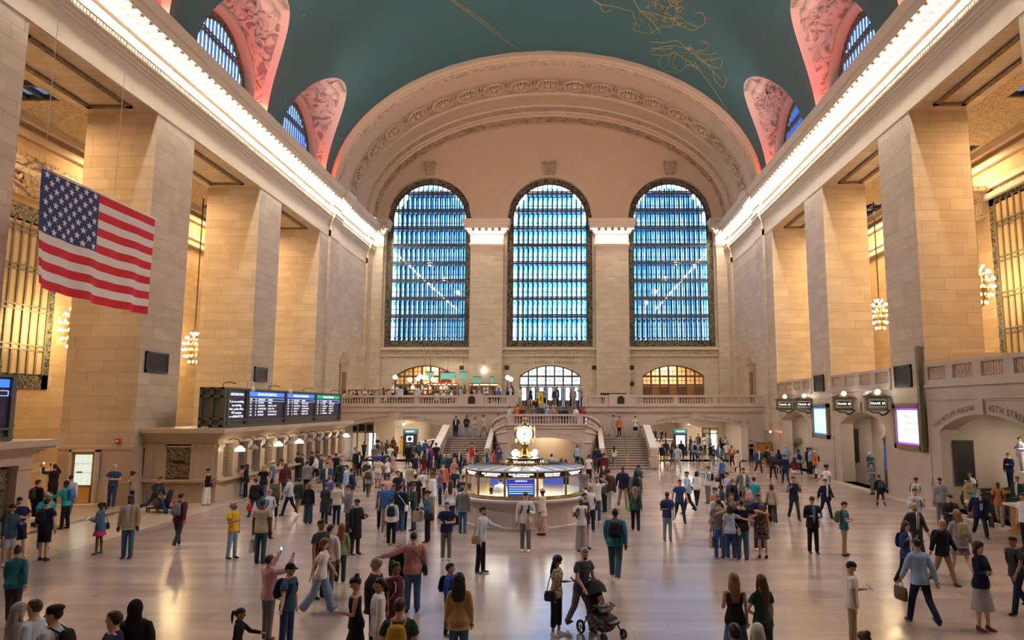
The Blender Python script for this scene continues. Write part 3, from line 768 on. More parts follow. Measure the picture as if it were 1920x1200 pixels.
def arctext(s, c, x, size, z0, R_=14.2):
    th = 90-math.degrees((x-c)/R_); letters(mb, s, size, arc_at((c,YB-.015,z0-R_),R_,(1,0,0),(0,0,1),th),.12)
arctext('TICKET MACHINES',-12.72,-14.75,.30,3.62); arctext('SUBWAY • 42ND ST',-12.72,-10.6,.30,3.62)
arctext('TICKET MACHINES',12.72,10.75,.30,3.62); arctext('TRACKS 31 - 42 • LIRR',12.72,14.95,.29,3.62)
letters(mb,'WEST BALCONY',.2,line_at((-5.85,YB-.015,3.72),(1,0,0),(0,0,1)),.16); letters(mb,'WEST BALCONY',.2,line_at((6.0,YB-.015,3.72),(1,0,0),(0,0,1)),.16)
mb.tube([(17.02+.13*cos(q*pi/8),YB-.02,3.27+.13*sin(q*pi/8)) for q in range(17)],.012,4)
mb.obj('trim_32', M_INK, fix=False, **STRUCT)
# stairs
def stair():
    root = empty('staircase',(0,0,0),'double marble staircase with curved balustraded landing at the far end of the hall','staircase')
    for s in (-1,1):
        st = MB()
        a,b = SXC+s*4.35, SXC+s*7.9; x0,x1=min(a,b),max(a,b)
        for i in range(13):
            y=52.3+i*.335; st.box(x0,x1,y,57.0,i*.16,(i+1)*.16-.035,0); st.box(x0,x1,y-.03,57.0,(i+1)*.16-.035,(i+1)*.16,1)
        st.box(x0-.3 if s<0 else x0,x1 if s<0 else x1+.3,52.0,52.4,0,.12,0)
        st.obj('lower_flight', [M_STEP, M_MARB], root)
    st = MB(); st.box(SXC-8,SXC-4.2,56.65,YB,1.8,2.08); st.box(SXC+4.2,SXC+8,56.65,YB,1.8,2.08)
    for s in (-1,1):
        for i in range(6):
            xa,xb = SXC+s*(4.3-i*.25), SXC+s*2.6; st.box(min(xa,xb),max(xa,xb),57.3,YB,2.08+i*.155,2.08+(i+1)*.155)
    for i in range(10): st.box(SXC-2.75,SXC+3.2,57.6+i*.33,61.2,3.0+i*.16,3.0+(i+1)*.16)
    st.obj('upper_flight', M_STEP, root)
    # curved front wall with its arch
    wl = MB(); F=54.8
    arch_wall(wl, F, SXC-2.95, SXC+2.95, 0, 3.15, [(SXC+.03,2.75,[(0,1.68,.5)])], depth=1.6)
    curve=[]; n=16
    for i in range(n+1):
        a=pi/2*i/n; curve.append((2.95+1.3*sin(a), F+2.5*(1-cos(a)), i/n))
    zt = lambda t: 3.15-1.0*t**1.3
    for s in (-1,1):
        A=[(SXC+s*x,y,0) for x,y,t in curve]; B=[(SXC+s*x,y,zt(t)) for x,y,t in curve]; wl.strip(A,B)
        for k in (.3,.55): wl.tube([(SXC+s*(x+.02),y-.03,zt(t)*k+.9) for x,y,t in curve],.05,6)
    wl.strip([(SXC-2.95,F,3.0),(SXC+2.95,F,3.0)],[(SXC-2.95,57.7,3.0),(SXC+2.95,57.7,3.0)])
    for s in (-1,1): wl.strip([(SXC+s*x,y,zt(t)-.12) for x,y,t in curve],[(SXC+s*2.9,max(y,57.3),zt(t)-.12) for x,y,t in curve])
    wl.obj('drum_wall', M_MARB, root)
    letters_mb = MB(); letters(letters_mb,'TRACKS 100 TO 117',.17,arc_at((SXC,F-.02,-8.0),10.42,(1,0,0),(0,0,1),81),.14); letters_mb.obj('incised_lettering', M_INK, root, fix=False)
    rl = MB(); rl.box(SXC-2.95,SXC+2.95,F-.16,F+.2,3.83,4.0); rl.box(SXC-2.95,SXC+2.95,F-.1,F+.16,3.1,3.26)
    for x in (-2.8,2.6): rl.box(SXC+x-.12,SXC+x+.32,F-.14,F+.2,3.1,3.9)
    rl.box(SXC-2.95,SXC+2.95,F-.1,F+.3,2.9,3.02)
    for s in (-1,1):
        for (za,zb,w) in ((.68,.85,.18),(-.03,.1,.13)):
            for i in range(n):
                x,y,t=curve[i]; x2,y2,t2=curve[i+1]; rl.bar((SXC+s*x,y,zt(t)+(za+zb)/2),(SXC+s*x2,y2,zt(t2)+(za+zb)/2),w*2,zb-za)
    rl.obj('rail', M_MARB, root)
    for i in range(22):
        inst('baluster', BAL, (SXC-2.45+i*.225,F+.02,3.27), root, sc=1.14)
    for s in (-1,1):
        for i in range(1,n-2):
            x,y,t=curve[i]; inst('baluster', BAL, (SXC+s*x,y,zt(t)+.08), root, sc=1.14)
    for s in (-1,1):
        pp = MB()
        for (xa,xb,z0,z1) in ((4.12,4.42,1.45,3.0),(7.86,8.36,1.5,3.05)):
            x0,x1=sorted((SXC+s*xa,SXC+s*xb))
            pp.extr([(52.6,0),(57.4,0),(57.4,z1-.06),(52.75,z0-.06),(52.6,z0-.1)],x0,x1,'x',0)
            pp.extr([(52.66,z0-.06),(57.4,z1-.06),(57.4,z1+.06),(52.66,z0+.06)],x0-.04,x1+.04,'x',1)
            pp.box(x0-.06,x1+.06,52.35,52.95,0,.95,0)
        x0,x1=sorted((SXC+s*7.86,SXC+s*8.36)); pp.box(x0,x1,57.4,YB,0,3.0,0)
        pp.obj('parapet', [M_MARB,M_WHT], root)
    for s in (-1,1):
        for x in (4.55,6.1,7.72):
            h = MB(); h.tube([(SXC+s*x,52.0,.95),(SXC+s*x,52.4,1.0),(SXC+s*x,56.9,3.05)],.035,6); h.tube([(SXC+s*x,52.4,1.0),(SXC+s*x,52.4,0)],.03,6); h.tube([(SXC+s*x,56.9,3.05),(SXC+s*x,56.9,2.0)],.03,6)
            if x==7.72:
                h.tube([(SXC+s*(x+.7),51.7,.95),(SXC+s*(x+1.25),51.7,.95),(SXC+s*(x+1.25),51.7,0)],.03,6); h.tube([(SXC+s*(x+.7),51.7,0),(SXC+s*(x+.7),51.7,.95),(SXC+s*x,52.0,.95)],.03,6)
            h.obj('handrail', M_BRASS, root, smooth=True, fix=False)
        h = MB(); h.tube([(SXC+s*4.7,57.35,2.95),(SXC+s*4.5,57.35,2.95),(SXC+s*3.0,57.35,3.9)],.035,6); h.tube([(SXC+s*4.7,57.35,2.95),(SXC+s*4.7,57.35,2.08)],.03,6); h.obj('handrail', M_BRASS, root, smooth=True, fix=False)
    return root
stair()
# warm passage under the stair
M_PASS = simple('passage_plaster', (.66,.53,.40), .55, noise_amt=.06, nscale=2)
mb = MB(); mb.quad((-3.2,61.5,-1),(3.4,61.5,-1),(3.4,61.5,3),(-3.2,61.5,3)); mb.quad((-2.9,56.4,0),(-2.9,61.5,0),(-2.9,61.5,2.9),(-2.9,56.4,2.9)); mb.quad((3.1,56.4,0),(3.1,61.5,0),(3.1,61.5,2.9),(3.1,56.4,2.9)); mb.quad((-3,56.4,2.6),(3.2,56.4,2.6),(3.2,61.5,2.6),(-3,61.5,2.6))
mb.obj('wall_passage_middle', M_PASS, **STRUCT)
pl = MB(); pl.box(.9,3.0,61.3,61.48,.75,1.55,0); pl.tube([(.75,61.2,1.65),(1.3,61.15,1.6),(1.95,61.1,1.75),(2.6,61.15,1.6),(3.1,61.2,1.65)],[.05,.11,.14,.11,.05],6,1); pl.box(1.0,2.9,61.15,61.25,.85,1.2,2)
o=pl.obj('marble_niche', [simple('green_marble',(.12,.22,.17),.3), simple('bronze_garland',(.35,.17,.07),.5), simple('pale_green_marble',(.25,.33,.27),.3)], label='green marble niche with a bronze garland inside the lit passage under the stairs', cat='niche')
# long side passages
mb = MB()
for s in (-1,1):
    xi, xo = s*8.3, s*17.4
    mb.quad((xi,YB+2.2,0),(xi,101,0),(xi,101,3.9),(xi,YB+2.2,3.9)); mb.quad((xo,YB+2.2,0),(xo,101,0),(xo,101,3.9),(xo,YB+2.2,3.9))
    mb.quad((xi,101,0),(xo,101,0),(xo,101,3.9),(xi,101,3.9)); mb.quad((xi,YB+2.2,3.9),(xo,YB+2.2,3.9),(xo,101,3.9),(xi,101,3.9))
    mb.quad((xi,YB+2.2,-.01),(xo,YB+2.2,-.01),(xo,101,-.01),(xi,101,-.01),1)
    a,b=(min(xi,xo),max(xi,xo)); sub=MB(); c=s*11.9
    arch_wall(sub, 70, a, b, 0, 3.9, [(c,3.3,[(0,2.5,.55)])], depth=1.0); mb.add(sub.v,sub.f,0)
mb.obj('wall_passages', [M_PASS, M_CREAM], **STRUCT)
mb = MB()
letters(mb,'SUBWAY SHUTTLE',.27,arc_at((-11.9,69.98,-7.6),10.75,(1,0,0),(0,0,1)),.14); letters(mb,'WAITING ROOM',.27,arc_at((11.9,69.98,-7.6),10.75,(1,0,0),(0,0,1)),.14)
mb.obj('trim_33', M_INK, fix=False, **STRUCT)
def balustrade(name, label, y, z, runs, peds, bigs, x0, x1):
    root = empty(name,(0,0,0),label,'balustrade','stone balustrades of the west balcony')
    r = MB(); r.box(x0,x1,y-.18,y+.18,z+.76,z+.94); r.obj('rail', M_MARB, root)
    r = MB(); r.box(x0,x1,y-.15,y+.15,z,z+.24); r.obj('base', M_MARB, root)
    for a,b in runs:
        n=max(2,round((b-a)/.225))
        for i in range(n): inst('baluster', BAL, (a+(b-a)*(i+.5)/n,y,z+.24), root, sc=1.05)
    for a,b in peds: MB().box(a,b,y-.14,y+.14,z+.24,z+.77).obj('pedestal', M_MARB, root)
    for a,b in bigs:
        MB().box(a,b,y-.24,y+.2,z-.02,z+1.02).obj('pedestal', M_MARB, root)
        c=(a+b)/2; q=MB(); q.extr([(c-.3,z+.22),(c+.3,z+.22),(c+.3,z+.72),(c+.2,z+.78),(c+.12,z+.88),(c-.12,z+.88),(c-.2,z+.78),(c-.3,z+.72)],y-.28,y-.24); q.obj('plaque', M_BLACK, root)
balustrade('balustrade','stone balustrade in front of the balcony diners, left of the stair opening',YB,4.6,[(-18.6,-14.54),(-14.1,-11.2),(-10.8,-7.6),(-4.97,-3.37)],[(-14.54,-14.1),(-11.2,-10.8),(-7.6,-7.25),(-5.33,-4.97),(-3.37,-2.7)],[(-7.25,-5.33)],-18.6,-2.7)
balustrade('balustrade','stone balustrade below the wooden doors, right of the stair opening',YB,4.6,[(3.5,5.0),(7.66,10.8),(11.2,14.1),(14.45,17.64)],[(3.4,3.5),(5.0,5.38),(7.29,7.66),(10.8,11.2),(14.1,14.45),(17.64,18.6)],[(5.38,7.29)],3.4,18.6)
# ---- right-hand side: low arches, balcony and recesses
M_RIGHT = simple('taupe_marble', (.50,.42,.36), .26, noise_amt=.12, nscale=1.1)
swap = lambda m: [(y,x,z) for x,y,z in m.v]
bal_small = baluster_mesh(.56,.065)
rw = MB()
for i,((a,b),c) in enumerate(zip(BAYS,BC)):
    sub = MB(); hw = 3.3 if i==0 else 3.05
    arch_wall(sub, 18.6, a, b, 0, 5.42, [(c, hw, [(0,3.5,.72)])], depth=.8, n=20); rw.add(swap(sub), sub.f)
    rw.box(18.45,18.6,a,b,5.42,5.56); rw.box(18.52,18.6,a,b,4.85,4.95)
    for dy in (-1.9,1.9):
        for (ya,yb,za,zb) in ((c+dy-1.6,c+dy+1.6,4.78,4.83),): rw.box(18.54,18.6,ya,yb,za,zb)
    rw.box(18.5,18.6,c-.3,c+.3,4.22,4.85)
    if i: # shallow recess
        X=20.6; rw.quad((19.4,b,0),(X,b-.9,0),(X,b-.9,4.4),(19.4,b,4.4)); rw.quad((19.4,a,0),(X,a+.9,0),(X,a+.9,4.4),(19.4,a,4.4))
        sub=MB(); arch_wall(sub, X, a+.9, b-.9, 0, 4.4, [(c+.4,1.45,[(0,2.6,.45)])], depth=2.5); rw.add(swap(sub), sub.f)
        rw.quad((X+2.5,a,0),(X+2.5,b,0),(X+2.5,b,4),(X+2.5,a,4))
        n=10
        for k in range(n):
            t0,t1=k/n,(k+1)/n; zz=lambda t: 3.6+.75*math.sin(pi*t)
            rw.quad((19.3,a+(b-a)*t0,zz(t0)),(X,a+(b-a)*t0,zz(t0)),(X,a+(b-a)*t1,zz(t1)),(19.3,a+(b-a)*t1,zz(t1)))
    else:
        rw.quad((19.4,32.2,0),(34,32.2,0),(34,32.2,7),(19.4,32.2,7)); rw.quad((19.4,25.6,0),(34,25.6,0),(34,25.6,7),(19.4,25.6,7)); rw.quad((34,25.6,0),(34,32.2,0),(34,32.2,7),(34,25.6,7))
        rw.quad((19.3,25.6,4.32),(24,25.6,4.32),(24,32.2,4.32),(19.3,32.2,4.32)); rw.quad((24,25.6,4.32),(34,25.6,8),(34,32.2,8),(24,32.2,4.32))
rw.obj('wall_right_lower', M_RIGHT, **STRUCT)
mb = MB()
for a,b in BAYS: mb.box(18.8,XO,a,b,5.1,5.42)
mb.box(22.1,XO,Y0,YW,5.1,5.41)
mb.obj('floor_balcony_right', M_RIGHT, **STRUCT)
for i,(a,b) in enumerate(BAYS):
    root = empty('balustrade',(0,0,0),['stone balustrade above the escalator arch with two inscriptions','stone balustrade above the passage with the dark board, between the two lit posters','short far stone balustrade above the farthest arch of the right wall'][i],'balustrade','stone balustrades between the right piers')
    r=MB(); r.box(18.5,18.8,a,b,6.36,6.52); r.obj('rail', M_RIGHT, root)
    r=MB(); r.box(18.52,18.78,a,b,5.56,5.78); r.obj('base', M_RIGHT, root)
    seg=(b-a)/4
    for k in range(5):
        y=a+seg*k; MB().box(18.53,18.77,max(a,y-.3),min(b,y+.3),5.78,6.36).obj('pedestal', M_RIGHT, root)
    for k in range(4):
        n=8
        for q in range(n): inst('baluster', bal_small, (18.65,a+seg*k+.35+(seg-.7)*(q+.5)/n,5.79), root)
mb = MB(); y90=lambda c,z0: None
def arctext_r(s, c, y, size, z0, R_=9.0):
    th=90-math.degrees(-(y-c)/R_); letters(mb, s, size, arc_at((18.575,c,z0-R_),R_,(0,-1,0),(0,0,1),th),.1)
arctext_r('THE METLIFE BUILDING',28.9,30.95,.30,4.40,8.2); arctext_r('45TH STREET',28.9,27.1,.38,4.36,8.2)
letters(mb,'TO TRACK 24',.2,line_at((20.58,41.2,3.3),(0,-1,0),(0,0,1)),.1)
mb.obj('trim_34', M_INK, fix=False, **STRUCT)

# ================================================================ TICKET OFFICES
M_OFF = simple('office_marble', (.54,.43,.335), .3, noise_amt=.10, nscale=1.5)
M_DARKIN = simple('dark_interior', (.05,.04,.035), .6)
M_GRILLE = carved('window_grille', (.33,.26,.17), (.05,.04,.03), 9, .42,.58, .4, .6, .02)
GRL = MB().box(-.02,.02,-.44,.44,0,1.55).mesh('g', M_GRILLE)
def office(name, label, ya, yb, ycap):
    root = empty(name,(0,0,0),label,'ticket office')
    XF=-15.0; b=MB(); b.box(-18.55,XF,ya,yb,0,1.0); b.obj('base', M_OFF, root)
    c=MB(); c.box(-18.6,XF+.28,ya-.28,yb+.28,1.0,1.1); c.obj('ledge', M_OFF, root)
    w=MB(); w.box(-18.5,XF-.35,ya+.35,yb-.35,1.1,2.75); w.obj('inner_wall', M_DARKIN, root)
    f=MB(); f.box(-18.6,XF,ya,yb,2.75,3.08); f.obj('frieze', M_OFF, root)
    c=MB()
    P=[(0,3.05),(.1,3.08),(.12,3.16),(.25,3.24),(.42,3.3),(.5,3.42),(.5,3.5)]
    for (d,z),(d2,z2) in zip(P,P[1:]): c.box(-18.6,XF+d2,ya-d2,yb+d2,z,z2)
    c.obj('cornice', M_OFF, root)
    n=round((yb-ya-.6)/1.55); st=(yb-ya-.6)/n
    for i in range(n+1):
        y=ya+.3+i*st; p=MB(); p.box(XF-.4,XF,y-.27,y+.27,1.1,2.75); p.box(XF-.4,XF+.06,y-.31,y+.31,2.6,2.75); p.box(XF-.4,XF+.05,y-.31,y+.31,1.1,1.22); p.obj('pilaster', M_OFF, root)
        if i<n:
            g=inst('window_grille', GRL, (XF-.28,y+st/2,1.12), root)
            r=MB(); r.tube([(XF+.05,y+st/2-.6,.78),(XF+.1,y+st/2-.5,.8),(XF+.1,y+st/2+.5,.8),(XF+.05,y+st/2+.6,.78)],.03,6); r.obj('brass_rail', M_BRASS, root, smooth=True)
    for ye,s in ((ya,-1),(yb,1)):
        for x in (XF-.35,XF-1.0,XF-2.75,XF-3.3):
            p=MB(); p.box(x-.2,x+.2,ye-.03 if s<0 else ye-.3,ye+.3 if s<0 else ye+.03,1.1,2.75); p.box(x-.25,x+.25,min(ye,ye+s*.08),max(ye,ye+s*.08),2.6,2.75); p.obj('pilaster', M_OFF, root)
        p=MB(); p.box(XF-3.3,XF-2.5,min(ye,ye-s*.3),max(ye,ye-s*.3),1.1,2.75); p.box(XF-1.2,XF-.4,min(ye,ye-s*.3),max(ye,ye-s*.3),1.1,2.75); p.obj('end_wall', M_OFF, root)
        g=MB(); g.box(XF-2.45,XF-1.25,ye-.02-.1*(s<0)*0,ye+.02,1.15,2.6); g.obj('window_grille', M_GRILLE, root)
        g=MB(); g.box(XF-2.1,XF-1.55,ye+s*.03-.02,ye+s*.03+.02,1.85,1.98); g.obj('name_slot', M_BLACK, root)
        g=MB()
        for x in (XF-2.5,XF-1.2): g.box(x-.06,x+.06,ye-.06,ye+.06,1.1,2.66)
        g.box(XF-2.5,XF-1.2,ye-.06,ye+.06,2.6,2.68); g.obj('window_frame', M_OFF, root)
        r=MB(); r.tube([(XF-2.6,ye+s*.06,.78),(XF-2.5,ye+s*.12,.8),(XF-1.2,ye+s*.12,.8),(XF-1.1,ye+s*.06,.78)],.03,6); r.obj('brass_rail', M_BRASS, root, smooth=True)
    return root, n, st
to, nW, stW = office('ticket_office','long marble ticket office with a row of grilled windows under the departure board',33.9,53.4,1)
tl = MB(); letters(tl,'METRO-NORTH TICKETS',.2,line_at((-14.985,45.5,2.83),(0,1,0),(0,0,1)),.12); tl.obj('incised_lettering', M_INK, to, fix=False)
office('ticket_office','marble ticket office cut by the left frame edge, people leaning at its corner',9.5,22.1,-1)
# lamps over the windows
LITW = {0,3,5,11}
for i in range(12):
    y = 34.9+1.55*i if i<11 else 51.7
    lit = i in LITW
    words_ = ['first','second','third','fourth','fifth','sixth','seventh','eighth','ninth','tenth','eleventh','last']
    r = empty('wall_lamp',(0,0,0),f'{"lit" if lit else "unlit"} glass hooded lamp on a bracket, {words_[i]} of the lamps along the ticket windows','lamp','lamps over the ticket windows')
    a=MB(); a.tube([(-15.0,y,2.9),(-14.75,y,2.98),(-14.5,y,2.92),(-14.4,y,2.75)],.025,6); a.tube([(-14.4,y,2.75),(-14.4,y,2.6)],.05,8); a.obj('bracket', M_BRZ, r, smooth=True)
    s=MB(); s.lathe((-14.4,y,2.36),[(.24,0),(.235,.1),(.12,.2),(.06,.26),(.001,.27)],14); s.obj('shade', M_SHADE if lit else simple('grey_glass_shade',(.30,.29,.27),.2), r, smooth=True)
# ================================================================ DEPARTURE BOARDS
M_SCR = simple('dark_screen', (.012,.01,.022), .25, emit=.06, ecol=(.15,.1,.3))
M_HB = simple('blue_header', (.02,.1,.8), .4, emit=.9, ecol=(.05,.22,1)); M_HG = simple('green_header', (.0,.25,.1), .4, emit=.5, ecol=(.0,.55,.25))
M_TXT = emitter('screen_text', (.82,.90,1), 1.5); M_BLU = emitter('blue_outline', (.15,.4,1), 1.2)
def board(label, ya, yb, panels, x=-15.2):
    root = empty('departure_board',(0,0,0),label,'departure board')
    b=MB(); b.box(x-1.15,x-.06,ya,yb,3.55,5.42); b.obj('cabinet', M_GREEN, root)
    f=MB(); ys=[ya]+[p[1] for p in panels]
    for y in [ya,ya+.0]+[p[1] for p in panels]+[p[0] for p in panels]: f.box(x-.08,x+.06,y-.09,y+.09,3.55,5.5)
    f.box(x-.08,x+.05,ya,yb,3.52,3.62); f.box(x-.08,x+.05,ya,yb,3.82,3.9); f.box(x-.08,x+.05,ya,yb,5.4,5.5)
    for ye in (ya,yb):
        s=-1 if ye==ya else 1; y0,y1=sorted((ye,ye+s*.1))
        for xx in (x-1.15,x-.6,x-.1): f.box(xx-.07,xx+.07,y0,y1,3.5,5.5)
        for z in (3.6,3.95,5.05,5.45): f.box(x-1.2,x,y0,y1,z-.05,z+.05)
    f.obj('frame', M_GREEN, root)
    for y0,y1,kind,rows in panels:
        w=y1-y0; s=MB(); s.box(x-.06,x-.02,y0+.1,y1-.1,3.92,5.36); sc=s.obj('screen', M_SCR, root)
        t=MB(); X=x-.012; ln=lambda y,z: line_at((X,y,z),(0,1,0),(0,0,1))
        if kind=='i':
            letters(t,'INFORMATION',.2,ln((y0+y1)/2,5.1),.08)
            for k,l in enumerate(rows): letters(t,l,.17,ln((y0+y1)/2,4.75-k*.19),.06)
        else:
            h=MB(); h.box(x-.02,x-.015,y0+.12,y1-.12,5.1,5.34); h.obj('header', M_HB if kind=='b' else M_HG, sc)
            letters(t,'HARLEM LINE DEPARTURES' if kind=='b' else 'HUDSON DEPARTURES',.19,ln((y0+y1)/2,5.15),.08)
            o=MB()
            for (a1,b1,z1,z2) in ((y0+.15,y1-.15,4.99,5.01),(y0+.15,y1-.15,4.84,4.86),(y0+.13,y0+.16,4.84,5.0),(y1-.16,y1-.13,4.84,5.0)): o.box(x-.018,x-.012,a1,b1,z1,z2)
            o.obj('row_outline', M_BLU, sc)
            for k,(tm,tk,d,q) in enumerate(rows):
                z=4.88-k*.165
                for (s_,fx) in ((tm,.04),(tk,.17),(d,.24),(q,.5)): letters(t,s_,.13,line_at((X,y0+w*(fx+.03),z),(0,1,0),(0,0,1)),.06,False)
        t.obj('lettering', M_TXT, sc, fix=False)
    for k in range(4):
        y=ya+.8+(yb-ya-1.6)*k/3; q=MB(); q.tube([(x-.5,y,5.4),(x-.5,y,5.72),(x-.2,y,5.78),(x+.15,y,5.7)],.025,6); q.obj('bracket', M_DGREY, root, smooth=True)
    return root
D1=[('5:05','26','DESTINATION','REMARKS'),('5:10','28','SOUTHEAST','EXPRESS'),('5:14','25','CRESTWOOD','MAKES ALL STOPS'),('5:20','32','N WHITE PLAINS','LOCAL STOPS'),('5:24','13','BREWSTER','1ST STOP WHITE PL'),('5:28','27','SOUTHEAST','CHAPPAQUA STOP')]
D2=[('5:31','36','DESTINATION','REMARKS'),('5:35','29','STAMFORD','MAKES ALL STOPS'),('5:39','18','N WHITE PLAINS','SCARSDALE STOP'),('5:42','14','FLEETWOOD','1ST STOP FORDHAM'),('5:46','35','WASSAIC','CONNECTS HERE'),('5:50','23','MT KISCO','MAKES ALL STOPS')]
D3=[('5:07','31','DESTINATION','REMARKS'),('5:12','34','CROTON','MAKES ALL STOPS'),('5:16','17','POUGHKEEPSIE','BEACON STOP'),('5:22','21','GREYSTONE','LOCAL STOPS'),('5:27','37','CROTON','YONKERS STOP'),('5:33','42','POUGHKEEPSIE','EXPRESS')]
dbd = board('wide grey departure board with lit blue and green headed screens on the ticket office',34.7,52.7,[(35.0,37.1,'i',('If you see something,','say something.','Alert a police officer,','MTA employee','or call 888-692-7233')),(37.2,42.2,'b',D1),(42.3,47.3,'b',D2),(47.4,52.6,'g',D3)])
board('dark end of a second departure board at the left frame edge',11.5,21.4,[(12,16.6,'b',D1),(16.7,21.3,'b',D2)])
for k,(y,lb) in enumerate(((37.2,'white dome camera on a hooked arm over the first blue board header'),(42.3,'white dome camera on a hooked arm over the second blue board header'))):
    r=empty('security_camera',(0,0,0),lb,'security camera'); q=MB(); q.tube([(-15.3,y,5.5),(-15.2,y,5.85),(-14.95,y,5.85),(-14.95,y,5.6)],.02,6); q.obj('arm', M_WHITE, r, smooth=True); q=MB(); q.lathe((-14.95,y,5.4),[(.001,-.1),(.08,-.07),(.11,0),(.11,.15),(.05,.2)],12); q.obj('dome', M_WHITE, r, smooth=True)
# ================================================================ INFORMATION BOOTH AND CLOCK
M_ALU = simple('roof_panel_grey', (.50,.52,.56), .35); M_LIT = emitter('lit_booth_panel', (1,.95,.85), 1.1)
def booth():
    bx,by = 0.0,28.75
    root = empty('information_booth',(bx,by,0),'round marble and brass information booth in the middle of the floor','information booth')
    MB().lathe((0,0,0),[(2.48,0),(2.48,.1),(2.42,.14),(2.42,1.0)],48).obj('drum_base', M_MARB, root)
    MB().lathe((0,0,0),[(2.4,.98),(2.62,1.0),(2.66,1.05),(2.66,1.1),(2.0,1.12)],48).obj('counter', M_WHT, root, smooth=False)
    MB().lathe((0,0,0),[(2.36,1.12),(2.40,1.13),(2.40,1.24),(2.3,1.26)],48).obj('brass_sill', M_BRASS, root)
    n=12; rr=2.34
    for k in range(n):
        a0=2*pi*k/n-pi/2-pi/n; p0=Vector((rr*cos(a0),rr*sin(a0),0)); a1=a0+2*pi/n; p1=Vector((rr*cos(a1),rr*sin(a1),0)); d=(p1-p0).normalized(); nrm=Vector((d.y,-d.x,0)); m_=(p0+p1)/2
        MB().box(p0.x-.04,p0.x+.04,p0.y-.04,p0.y+.04,1.24,2.1).obj('post', M_BRASS, root)
        f=MB(); f.bar(p0+Vector((0,0,1.9)),p1+Vector((0,0,1.9)),.06,.06); f.bar(p0+Vector((0,0,2.13)),p1+Vector((0,0,2.13)),.09,.07); f.obj('frame', M_BRASS, root)
        b=MB(); b.bar(p0+Vector((0,0,2.01)),p1+Vector((0,0,2.01)),.05,.18); sg=b.obj('sign_band', M_BLACK, root)
        ang=math.atan2(m_.y,m_.x)+pi/2
        t=MB(); o=m_*1.02; wd=['TRAIN INFORMATION','METRO-NORTH','TIMETABLES & INFO','MTA INFORMATION']
        letters(t,wd[k%4],.085,line_at(o+Vector((0,0,2.0)),d,(0,0,1)),.1); letters(t,'CUSTOMER SERVICE',.06,line_at(o+Vector((0,0,1.94)),d,(0,0,1)),.1)
        t.obj('lettering', emitter('booth_sign_text',(1,1,.97),3.2), sg, fix=False)
        if k in (0,3,5,7):
            s=MB(); s.bar(m_*.985-d*.5+Vector((0,0,1.56)),m_*.985+d*.5+Vector((0,0,1.56)),.05,.6); sc=s.obj('screen', simple('arrivals_screen',(.01,.02,.1),.3,emit=.5,ecol=(.03,.08,.5)), root)
            t=MB(); letters(t,'ARRIVALS',.09,line_at(m_*1.0+nrm*.02+Vector((0,0,1.76)),d,(0,0,1)),.1); t.obj('lettering', M_TXT, sc, fix=False)
            for q,cl in enumerate(((.6,.1,.3),(.3,.5,.9),(.2,.3,.8),(.1,.6,.3),(.3,.5,.9))):
                t=MB(); t.bar(m_*1.0-d*.45+Vector((0,0,1.66-q*.08)),m_*1.0+d*.45+Vector((0,0,1.66-q*.08)),.02,.03); t.obj('row', emitter(f'screen_row_{q}',cl,1.0), sc)
        else:
            g=MB(); g.quad(p0+Vector((0,0,1.26)),p1+Vector((0,0,1.26)),p1+Vector((0,0,1.88)),p0+Vector((0,0,1.88))); g.obj('glass', M_GLASS, root)
    MB().lathe((0,0,0),[(.6,1.2),(.6,2.1)],12).obj('core', simple('booth_core_cream',(.55,.50,.40),.5), root)
    c=MB(); c.lathe((0,0,0),[(2.25,1.0),(1.0,1.0)],24); c.obj('inner_desk', M_WHITE, root)
    l=MB(); l.lathe((0,0,0),[(2.1,2.09),(1.2,2.09)],24); l.obj('ceiling_light', M_LIT, root)
    r=MB(); r.lathe((0,0,0),[(2.38,2.1),(2.42,2.14),(2.38,2.17),(1.05,2.24),(1.05,2.14)],48); r.obj('roof', M_ALU, root)
    r=MB()
    for k in range(24):
        a=2*pi*k/24; r.bar((2.4*cos(a),2.4*sin(a),2.18),(1.05*cos(a),1.05*sin(a),2.25),.025,.025)
    r.obj('roof_rib', M_DGREY, root)
    MB().lathe((0,0,0),[(1.0,2.2),(1.04,2.22),(.98,2.30),(.9,2.31),(.9,2.33),(.7,2.34)],40).obj('brass_tier', M_BRASS, root)
    f=MB(); f.lathe((0,0,0),[(1.0,2.30),(1.03,2.30),(1.03,2.32),(1.0,2.32)],40)
    for k in range(48):
        a=2*pi*k/48; f.box(1.02*cos(a)-.018,1.02*cos(a)+.018,1.02*sin(a)-.018,1.02*sin(a)+.018,2.22,2.40)
    f.obj('cresting', M_BRASS, root)
    MB().lathe((0,0,0),[(.74,2.24),(.76,2.26),(.74,2.28),(.74,2.46),(.77,2.48),(.72,2.5),(.3,2.51)],40).obj('sign_drum', M_BRZ, root)
    t=MB()
    for a0,s_,sz in ((-90,'Information',.165),(-165,'18',.14),(-15,'31',.14),(-150,'3',.14),(-30,'3',.14),(90,'Information',.165)):
        R0=.76
        def pl(u,a0=a0):
            a=math.radians(a0)+u/R0; return Vector((R0*cos(a),R0*sin(a),2.315)), Vector((-sin(a),cos(a),0)), Vector((0,0,1))
        letters(t,s_,sz,pl,.09)
    t.obj('sign_lettering', emitter('warm_sign_text',(1,.93,.8),3.5), root, fix=False)
    return root, bx, by
bt,bx,by = booth()
